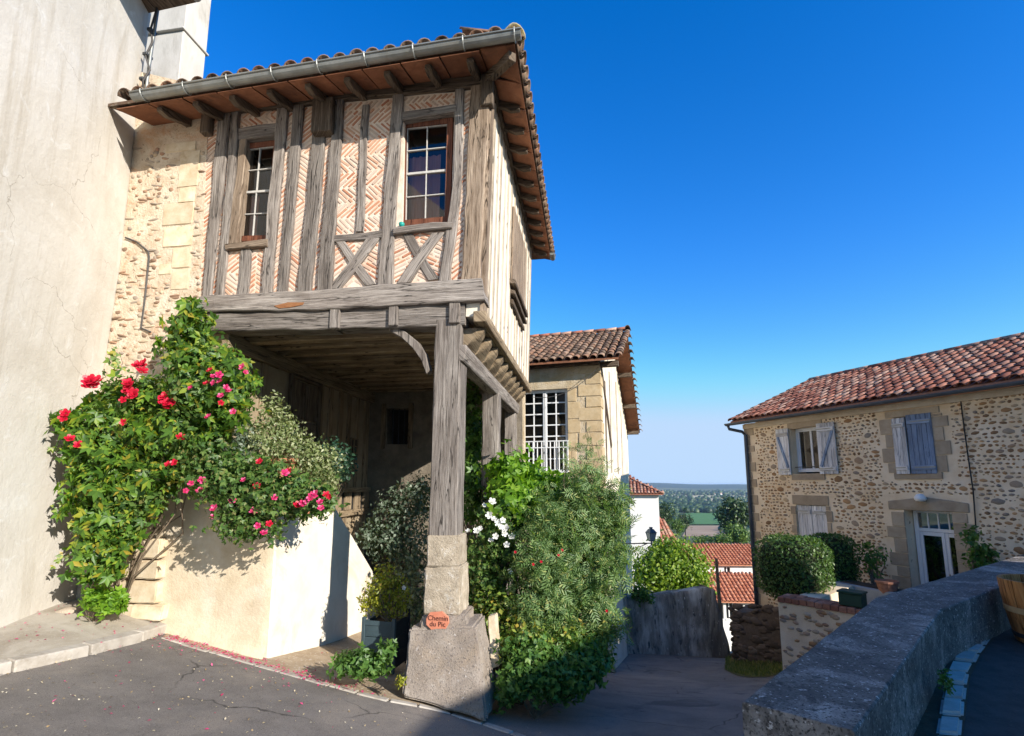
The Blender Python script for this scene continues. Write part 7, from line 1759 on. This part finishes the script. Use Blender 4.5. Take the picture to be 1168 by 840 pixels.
# ================================================================== SHRUBBERY RIGHT OF THE POST
shrub('wall_creeper', 'bright green creeper on the wall seen between the two posts', 'climber', [EL(538,500,9.0,14,34,.3), EL(540,560,8.6,14,40,.3), EL(536,455,9.6,9,20,.2)], 1500, 160, .09, .10, 'tri', MAT['leaf_cover'], seed=51, rmin=.2)
wr, cen_w, _ = shrub('white_rose_bush', 'white flowering rose bush next to the wooden post', 'rose bush', [EL(560,640,7.4,26,50,.35), EL(572,610,7.4,24,40,.3), EL(550,670,7.3,18,40,.3), EL(585,590,7.5,16,22,.25)], 3800, 420, .07, .065, 'tri', MAT['leaf_rose'], seed=52, rmin=.2, nst=40)
for (x, y, s) in ((561,573,.05),(552,577,.03),(558,588,.045),(563,593,.04),(568,597,.045),(573,594,.04),(577,603,.05),(575,609,.04),(544,606,.045),(534,606,.03),(565,612,.04),(584,613,.045),(578,622,.04),(560,617,.035),(581,652,.035),(570,601,.035),(548,603,.03)):
    bloom(wr, WHITE, at_y(x, y, 7.02+jit(.04)), s*1.1)
bc_, _, _ = shrub('bright_climber', 'vivid yellow-green climber beside the second post', 'climber', [EL(585,545,8.0,24,26,.4), EL(612,560,8.2,22,18,.35), EL(585,575,7.6,20,26,.3), EL(640,572,8.0,18,20,.3)], 2600, 300, .10, .12, 'tri', MAT['leaf_bright'], seed=53, rmin=.25, nst=30)
big_e = [EL(640,595,7.3,44,36,.5), EL(680,588,7.5,32,38,.45), EL(655,640,7.2,56,46,.55), EL(684,640,7.4,24,44,.4), EL(620,650,7.0,36,50,.45), EL(665,700,7.1,42,34,.45), EL(668,556,7.6,24,18,.35), EL(694,600,7.5,16,32,.3), EL(700,570,7.5,8,16,.2), EL(612,700,6.9,30,34,.4)]
bsh, _, _ = shrub('tall_garden_shrub', 'tall feathery green shrub with many pinnate leaves along the street', 'shrub', big_e, 5200, 460, .085, .16, 'pinnate', MAT['leaf_pale'], base=[tuple(ghit(x, y)) for x, y in ((640,775),(655,772),(622,782))], seed=54, rmin=.3, nst=60, stem_r=.018)
for (x, y) in ((608,644),(617,641),(637,634),(641,628),(692,697),(588,630)): bloom(bsh, RED, at_y(x, y, 6.5+jit(.05)), .018)
# long upright shoots standing out against the second house
so = thing('arching_shoots', ghit(680, 768), 'thin arching leafy shoots rising above the tall shrub', 'shrub')
tips = [at_y(x, y, 7.5+jit(.2)) for x, y in ((672,490),(680,505),(700,540),(716,570),(720,600),(724,625),(690,520),(660,505),(652,515),(640,508),(712,560),(705,595))]
stems('branches', [Vector(at_y(670, 640, 7.4))], tips, MAT['bark'], so, .010, .003, .10, 7, 5)
LP, LN = [], []
for tpx in tips:
    b0_ = at_y(670, 640, 7.4)
    for k in range(26): 
        t_ = .45 + .55*k/25; p = b0_.lerp(tpx, t_); LP.append(p + Vector((jit(.06), jit(.06), jit(.06)))); LN.append(Vector((jit(.8), -1, .5+jit(.6))).normalized())
leaves('foliage', np.array(LP), np.array(LN), .12, 'pinnate', MAT['leaf_pale'], so, .5, 55)
shrub('mixed_bush', 'lower yellow-green bush with reddish twigs beside the stone plinth', 'shrub', [EL(578,715,6.9,26,34,.3), EL(600,735,6.5,34,28,.3), EL(562,700,7.1,18,30,.25), EL(640,738,6.7,36,22,.35), EL(676,735,7.0,20,22,.3)], 3600, 380, .07, .075, 'ovate', MAT['leaf_mixed'], seed=56, rmin=.25, nst=60, stem_r=.012)
cov = [EL(610,770,6.15,34,22,.25), EL(650,762,6.4,36,24,.3), EL(585,780,6.0,16,18,.15), EL(640,780,6.2,24,14,.2), EL(672,752,6.7,20,18,.25), EL(600,745,6.2,26,18,.2)]
shrub('ground_cover', 'dense dark green ground cover spilling onto the street edge', 'ground cover', cov, 4600, 420, .06, .062, 'tri', MAT['leaf_cover'], seed=57, rmin=.2, nst=30, stem_r=.006)
# strap-leaved clump
irs = thing('strap_leaf_clump', ghit(690, 768), 'pale strap-leaved clump at the street edge beyond the shrubs', 'plant')
LP, LN = [], []
mb = MB(); r0_ = random.Random(5)
for k in range(60):
    b = ghit(680 + r0_.uniform(0, 22), 765 + r0_.uniform(-3, 3)); a = r0_.uniform(0, 6.28); L = r0_.uniform(.25, .5); w = .016
    d = Vector((math.cos(a), math.sin(a), 0)); sd = Vector((-d.y, d.x, 0)); pts = [b + d*L*.5*t*t + Vector((0, 0, L*(t - .45*t*t))) for t in (0, .4, .75, 1.0)]
    v = []
    for i, p in enumerate(pts): ww = w*(1 - i/3.2); v += [p + sd*ww, p - sd*ww]
    mb.add(v, [(0, 1, 3, 2), (2, 3, 5, 4), (4, 5, 7, 6)])
mb.build('strap_leaves', MAT['leaf_bright'], irs, fix=False)
# border stones of the bed
for k, (x, y) in enumerate(((576,806),(592,803),(700,768),(668,781),(684,775),(650,789))):
    p = ghit(x, y); s = random.uniform(.05, .09)
    tag(put('border_stone', random.choice(rdm), None, Matrix.Translation(p + Vector((0, .05, .02))) @ Matrix.Rotation(k, 4, 'Z') @ Matrix.Diagonal((s*1.4, s, s*.8, 1))), ('border stone touching the stone plinth base', 'second border stone from the plinth, under the ground cover', 'border stone nearest the strap-leaved clump', 'border stone in the middle of the bed edge', 'border stone just before the strap-leaved clump', 'border stone below the tall feathery shrub')[k], 'stone', 'border stones of the bed')

# ================================================================== RIGHT-HAND GARDEN PLANTS
def hedge(label, c, ax, sx, sy, sz, n, seed):
    """clipped bush: a rounded block (superellipsoid) of leaves round a twiggy core."""
    t = thing('clipped_hedge', (c[0], c[1], RZ(-2.9)), label, 'hedge', 'clipped hedges before the pebble house'); r = np.random.default_rng(seed); HF = Frame(c[0], c[1], ax)
    d = r.normal(size=(n, 3)); d /= np.linalg.norm(d, axis=1)[:, None]; q = 3.6
    rad = (np.abs(d)**q).sum(1)**(-1/q); rad *= 1 + .035*np.sin(d[:, 0]*7+seed)*np.cos(d[:, 2]*6) - np.abs(r.normal(0, .05, n))
    L = d*rad[:, None]*np.array((sx, sy, sz)); nn_ = np.sign(d)*np.abs(d*rad[:, None])**(q-1)/np.array((sx, sy, sz)); nn_ /= np.linalg.norm(nn_, axis=1)[:, None]
    Mu = np.array([HF.u[:], HF.b[:], (0, 0, 1)]); P = L @ Mu + np.array(c); N_ = nn_ @ Mu + r.normal(size=(n, 3))*.6; N_ /= np.linalg.norm(N_, axis=1)[:, None]
    leaves('foliage', P, N_, .055, 'ovate', MAT['leaf_hedge'], t, -.2, seed, .45)
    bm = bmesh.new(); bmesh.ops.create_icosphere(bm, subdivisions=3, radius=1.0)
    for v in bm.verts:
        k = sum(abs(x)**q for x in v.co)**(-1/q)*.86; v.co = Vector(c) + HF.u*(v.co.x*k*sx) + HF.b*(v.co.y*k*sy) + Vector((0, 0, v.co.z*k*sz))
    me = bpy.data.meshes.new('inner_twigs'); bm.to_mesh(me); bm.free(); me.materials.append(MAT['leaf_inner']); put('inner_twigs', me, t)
    mb = MB(); mb.tube([Vector((c[0], c[1], RZ(-2.95))), Vector(c)], .05, 7); mb.build('trunk', MAT['bark'], t)
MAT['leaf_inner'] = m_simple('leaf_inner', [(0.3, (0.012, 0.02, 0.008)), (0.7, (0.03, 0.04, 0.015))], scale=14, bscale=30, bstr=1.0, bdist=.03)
hc = at_y(905, 647, 10.3); hedge('larger rounded clipped hedge in front of the lower shutters', hc, -55, .62, .60, .60, 6500, 61)
hc = at_y(948, 644, 11.3); hedge('narrower dark clipped hedge behind the larger one', hc, -60, .46, .45, .64, 4500, 62)
shrub('wall_climber', 'sparse climber with bent stem on the pebble wall left of the door', 'climber', [EL(993,640,11.0,12,14,.12), EL(985,625,11.1,7,10,.1), EL(1004,632,10.9,10,6,.1), EL(1000,660,10.9,6,10,.1)], 420, 60, .05, .085, 'ovate', MAT['leaf_cover'], base=tuple(at_y(1002, 690, 10.8)), seed=63, rmin=.1, nst=14, stem_r=.03)
shrub('door_climber', 'leafy green climber on the pebble wall right of the door', 'climber', [EL(1118,630,9.35,13,16,.12), EL(1108,612,9.5,7,10,.1), EL(1122,645,9.3,16,12,.12)], 620, 70, .05, .09, 'ovate', MAT['leaf_cover'], base=tuple(at_y(1115, 690, 9.3)), seed=64, rmin=.1, nst=14, stem_r=.02)
shrub('gutter_weed', 'small weed growing at the foot of the parapet', 'plant', [EL(1079,775,3.9,4,11,.03), EL(1082,785,3.85,4,6,.03)], 130, 16, .014, .03, 'ovate', MAT['leaf_cover'], base=tuple(at_z(1078, 790, .01)), seed=65, rmin=.1, nst=8, stem_r=.002)
# tree above the road wall
shrub('street_tree', 'round yellow-green tree above the road wall', 'tree', [EL(765,650,27,36,30,1.6), EL(745,657,26.8,24,26,1.3), EL(788,657,27,22,22,1.3), EL(768,632,27.2,24,18,1.3)], 9500, 620, .24, .20, 'ovate', MAT['leaf_tree'], base=tuple(at_y(765, 720, 27)), seed=71, rmin=.35, nst=40, stem_r=.09)
shrub('wall_top_ivy', 'dark ivy trailing over the left end of the road wall', 'climber', [EL(735,680,16.5,10,5,.3), EL(726,676,16.4,8,8,.3)], 420, 60, .08, .12, 'ovate', MAT['leaf_cover'], base=tuple(at_y(730, 684, 16.6)), seed=72, rmin=.1, nst=8)

# ================================================================== VALLEY TREES
far = [('big dark round tree in the valley near the pebble house corner', EL(838,583,230,24,22,9), 'leaf_far', 3000), ('lighter green tree in front of the dark valley tree', EL(838,608,120,18,12,4.5), 'leaf_far_light', 2200),
       ('pale green tree at the field corner, left of the brown field', EL(772,602,160,10,12,4), 'leaf_far_light', 1500), ('dark tree behind the white house gable end', EL(757,588,260,14,17,7), 'leaf_far', 1800),
       ('dark green tree left of the green field', EL(781,592,240,9,14,6), 'leaf_far', 1400), ('small bush below the brown field', EL(800,616,110,10,6,3), 'leaf_far_light', 900), ('broad low bush behind the long red roof', EL(822,616,105,14,6,3), 'leaf_far_light', 1100)]
for k, (lab, e, mt, n) in enumerate(far):
    c = e[0]; bs = (c[0], c[1], c[2]-e[1][2]*1.3); t = thing('valley_tree', bs, lab, 'tree', 'single trees in the valley')
    subs = [(c + np.array((rng.uniform(-.5, .5)*e[1][0], rng.uniform(-.4, .4)*e[1][1], rng.uniform(-.45, .4)*e[1][2])), e[1]*rng.uniform(.4, .62)) for _ in range(9)]
    P, N_, _, _ = sample(subs, n, 200, e[1][0]*.09, .6, 80+k); leaves('crown', P, N_, e[1][0]*.16, 'ovate', MAT[mt], t, .2, 80+k)
    mb = MB(); mb.tube([Vector(bs) - Vector((0, 0, 3)), Vector(c)], [e[1][0]*.08, e[1][0]*.04], 7); mb.build('trunk', MAT['bark'], t)
# woods: thousands of crowns across the plain, one mass
bm = bmesh.new(); bmesh.ops.create_icosphere(bm, subdivisions=2, radius=1.0); iv = np.array([v.co[:] for v in bm.verts]); if_ = np.array([[v.index for v in f.verts] for f in bm.faces]); bm.free()
V_, F_, cnt = [], [], 0; r = np.random.default_rng(5)
def add_wood(px0, px1, py0, py1, n, s0, s1):
    global cnt
    for _ in range(n):
        p = thit(r.uniform(px0, px1), r.uniform(py0, py1)); s = r.uniform(s0, s1); v = iv*(1 + r.uniform(-.22, .22, (len(iv), 1)))*np.array((s, s, s*r.uniform(.8, 1.2))); v[:, 2] += s*.6
        V_.append(v + np.array((p.x, p.y, terr_z(p.x, p.y)))); F_.append(if_ + cnt*len(iv)); cnt += 1
add_wood(735, 860, 574, 586, 420, 7, 13); add_wood(735, 782, 584, 602, 90, 5, 9); add_wood(822, 860, 588, 610, 60, 5, 8); add_wood(735, 860, 561, 566, 160, 9, 20); add_wood(735, 862, 568, 574, 130, 7, 15); add_wood(700, 900, 614, 640, 60, 2.5, 4.5)
add_wood(735, 790, 566, 580, 120, 7, 14)
put('woods', mesh_from('woods', np.concatenate(V_), np.concatenate(F_), MAT['leaf_far'], True), None, None, 'stuff')['label'] = 'dark woods across the valley plain'
# far farm buildings
for kf, (x, y) in enumerate(((822, 564.5), (828, 565), (814, 565))):
    p = thit(x, y); FB = Frame(p.x, p.y, 10); t = thing('far_farmhouse', p, ('middle one of three tiny pale farmhouses far across the plain', 'rightmost tiny pale farmhouse far across the plain', 'leftmost tiny pale farmhouse far across the plain')[kf], 'house', 'farmhouses on the plain')
    w = 16; mb = MB(); mb.box(FB, -w, w, 0, 14, p.z-2, p.z+9); mb.build('wall', MAT['white_wall'], t)
    mb = MB(); mb.prism([FB.P(-w-1, -1, p.z+9.1), FB.P(-w-1, 15, p.z+9.1), FB.P(-w-1, 7, p.z+15)], FB.u*(2*w+2)); mb.build('roof', MAT['tile_red'], t)

# ================================================================== PETALS AND LITTER ON THE GROUND
LP, LN = [], []
for k in range(470):
    i = random.random(); t_ = random.betavariate(1.6, 2.2)
    L = eL[:6]; s = t_*(len(L)-1); a = int(min(s, len(L)-2)); p = L[a].lerp(L[a+1], s-a); p = p + Vector((random.gauss(0, .12), random.gauss(.02, .03 if random.random() < .65 else .16), 0))
    LP.append((p.x, p.y, g(p.x, p.y) + .022))
for k in range(150):
    p = ghit(random.uniform(0, 300), random.uniform(700, 745)); zz = .1 if p.x < -4.2 else .012; LP.append((p.x, p.y, g(p.x, p.y) + zz))
for k in range(60):
    p = ghit(random.uniform(40, 420), random.uniform(740, 835)); LP.append((p.x, p.y, g(p.x, p.y) + .008))
LP = np.array(LP); LN = np.tile((0., 0., 1.), (len(LP), 1)) + rng.normal(size=(len(LP), 3))*.25
o = leaves('petals', LP, LN/np.linalg.norm(LN, axis=1)[:, None], .030, 'ovate', MAT['petal_pink'], None, 0, 5, kind='stuff'); o['label'] = 'scattered pink rose petals along the edging stones'
LP = []
for k in range(420):
    p = ghit(random.uniform(0, 640), random.uniform(735, 838)); LP.append((p.x, p.y, g(p.x, p.y) + .008))
for k in range(200):
    p = ghit(random.uniform(0, 190), 770 - random.random()*8); p.z = 0; q_ = kAr[random.randrange(len(kAr)-1)]; LP.append((q_.x + jit(.15), q_.y - .06 + jit(.03), g(q_.x, q_.y) + .012))
LP = np.array(LP); LN = np.tile((0., 0., 1.), (len(LP), 1)) + rng.normal(size=(len(LP), 3))*.25
o = leaves('dry_leaves', LP, LN/np.linalg.norm(LN, axis=1)[:, None], .022, 'ovate', MAT['litter'] if 'litter' in MAT else m_leaf('litter', [(0, (.30, .18, .06)), (.5, (.42, .34, .20)), (1, (.55, .50, .40))], trans=.1), None, 0, 6, kind='stuff'); o['label'] = 'dry leaf litter scattered on the asphalt'

# short grass on the verge
GP, GN = [], []
for k in range(2600):
    a_, t_ = random.random(), random.random(); p = ghit(828 + 68*a_, (750 - 14*a_)*(1-t_) + (765 + 8*math.sin(a_*3))*t_); GP.append((p.x, p.y, g(p.x, p.y) + .005)); GN.append(Vector((jit(1), -1+jit(.8), .2)).normalized()[:])
MAT['blade'] = m_leaf('blade', [(0, (.10, .13, .03)), (.6, (.19, .21, .05)), (1, (.30, .27, .10))], trans=.25)
o = leaves('grass_blades', np.array(GP), np.array(GN), .075, 'long', MAT['blade'], None, -4.0, 9, .5, kind='stuff'); o['label'] = 'short grass on the verge at the road bend'

# ================================================================== HAZE
hz = MB(); s_ = 15500.0; zl_, zh_ = -140.0, EYE + 9.0
hz.add([(-s_, -s_, zl_), (s_, -s_, zl_), (s_, s_, zl_), (-s_, s_, zl_), (-s_, -s_, zh_), (s_, -s_, zh_), (s_, s_, zh_), (-s_, s_, zh_)], [(3,2,1,0),(4,5,6,7),(0,1,5,4),(1,2,6,5),(2,3,7,6),(3,0,4,7)])
N = NT('haze'); pvn = N.n('ShaderNodeVolumePrincipled'); pvn.inputs['Color'].default_value = (0.55, 0.74, 1.0, 1); pvn.inputs['Density'].default_value = 4.5e-5; pvn.inputs['Anisotropy'].default_value = 0.0
ho = N.n('ShaderNodeOutputMaterial'); N.l(pvn.outputs[0], ho.inputs['Volume'])
hob = hz.build('haze', N.m, None); hob['kind'] = 'stuff'; hob['label'] = 'pale blue summer haze over the valley'
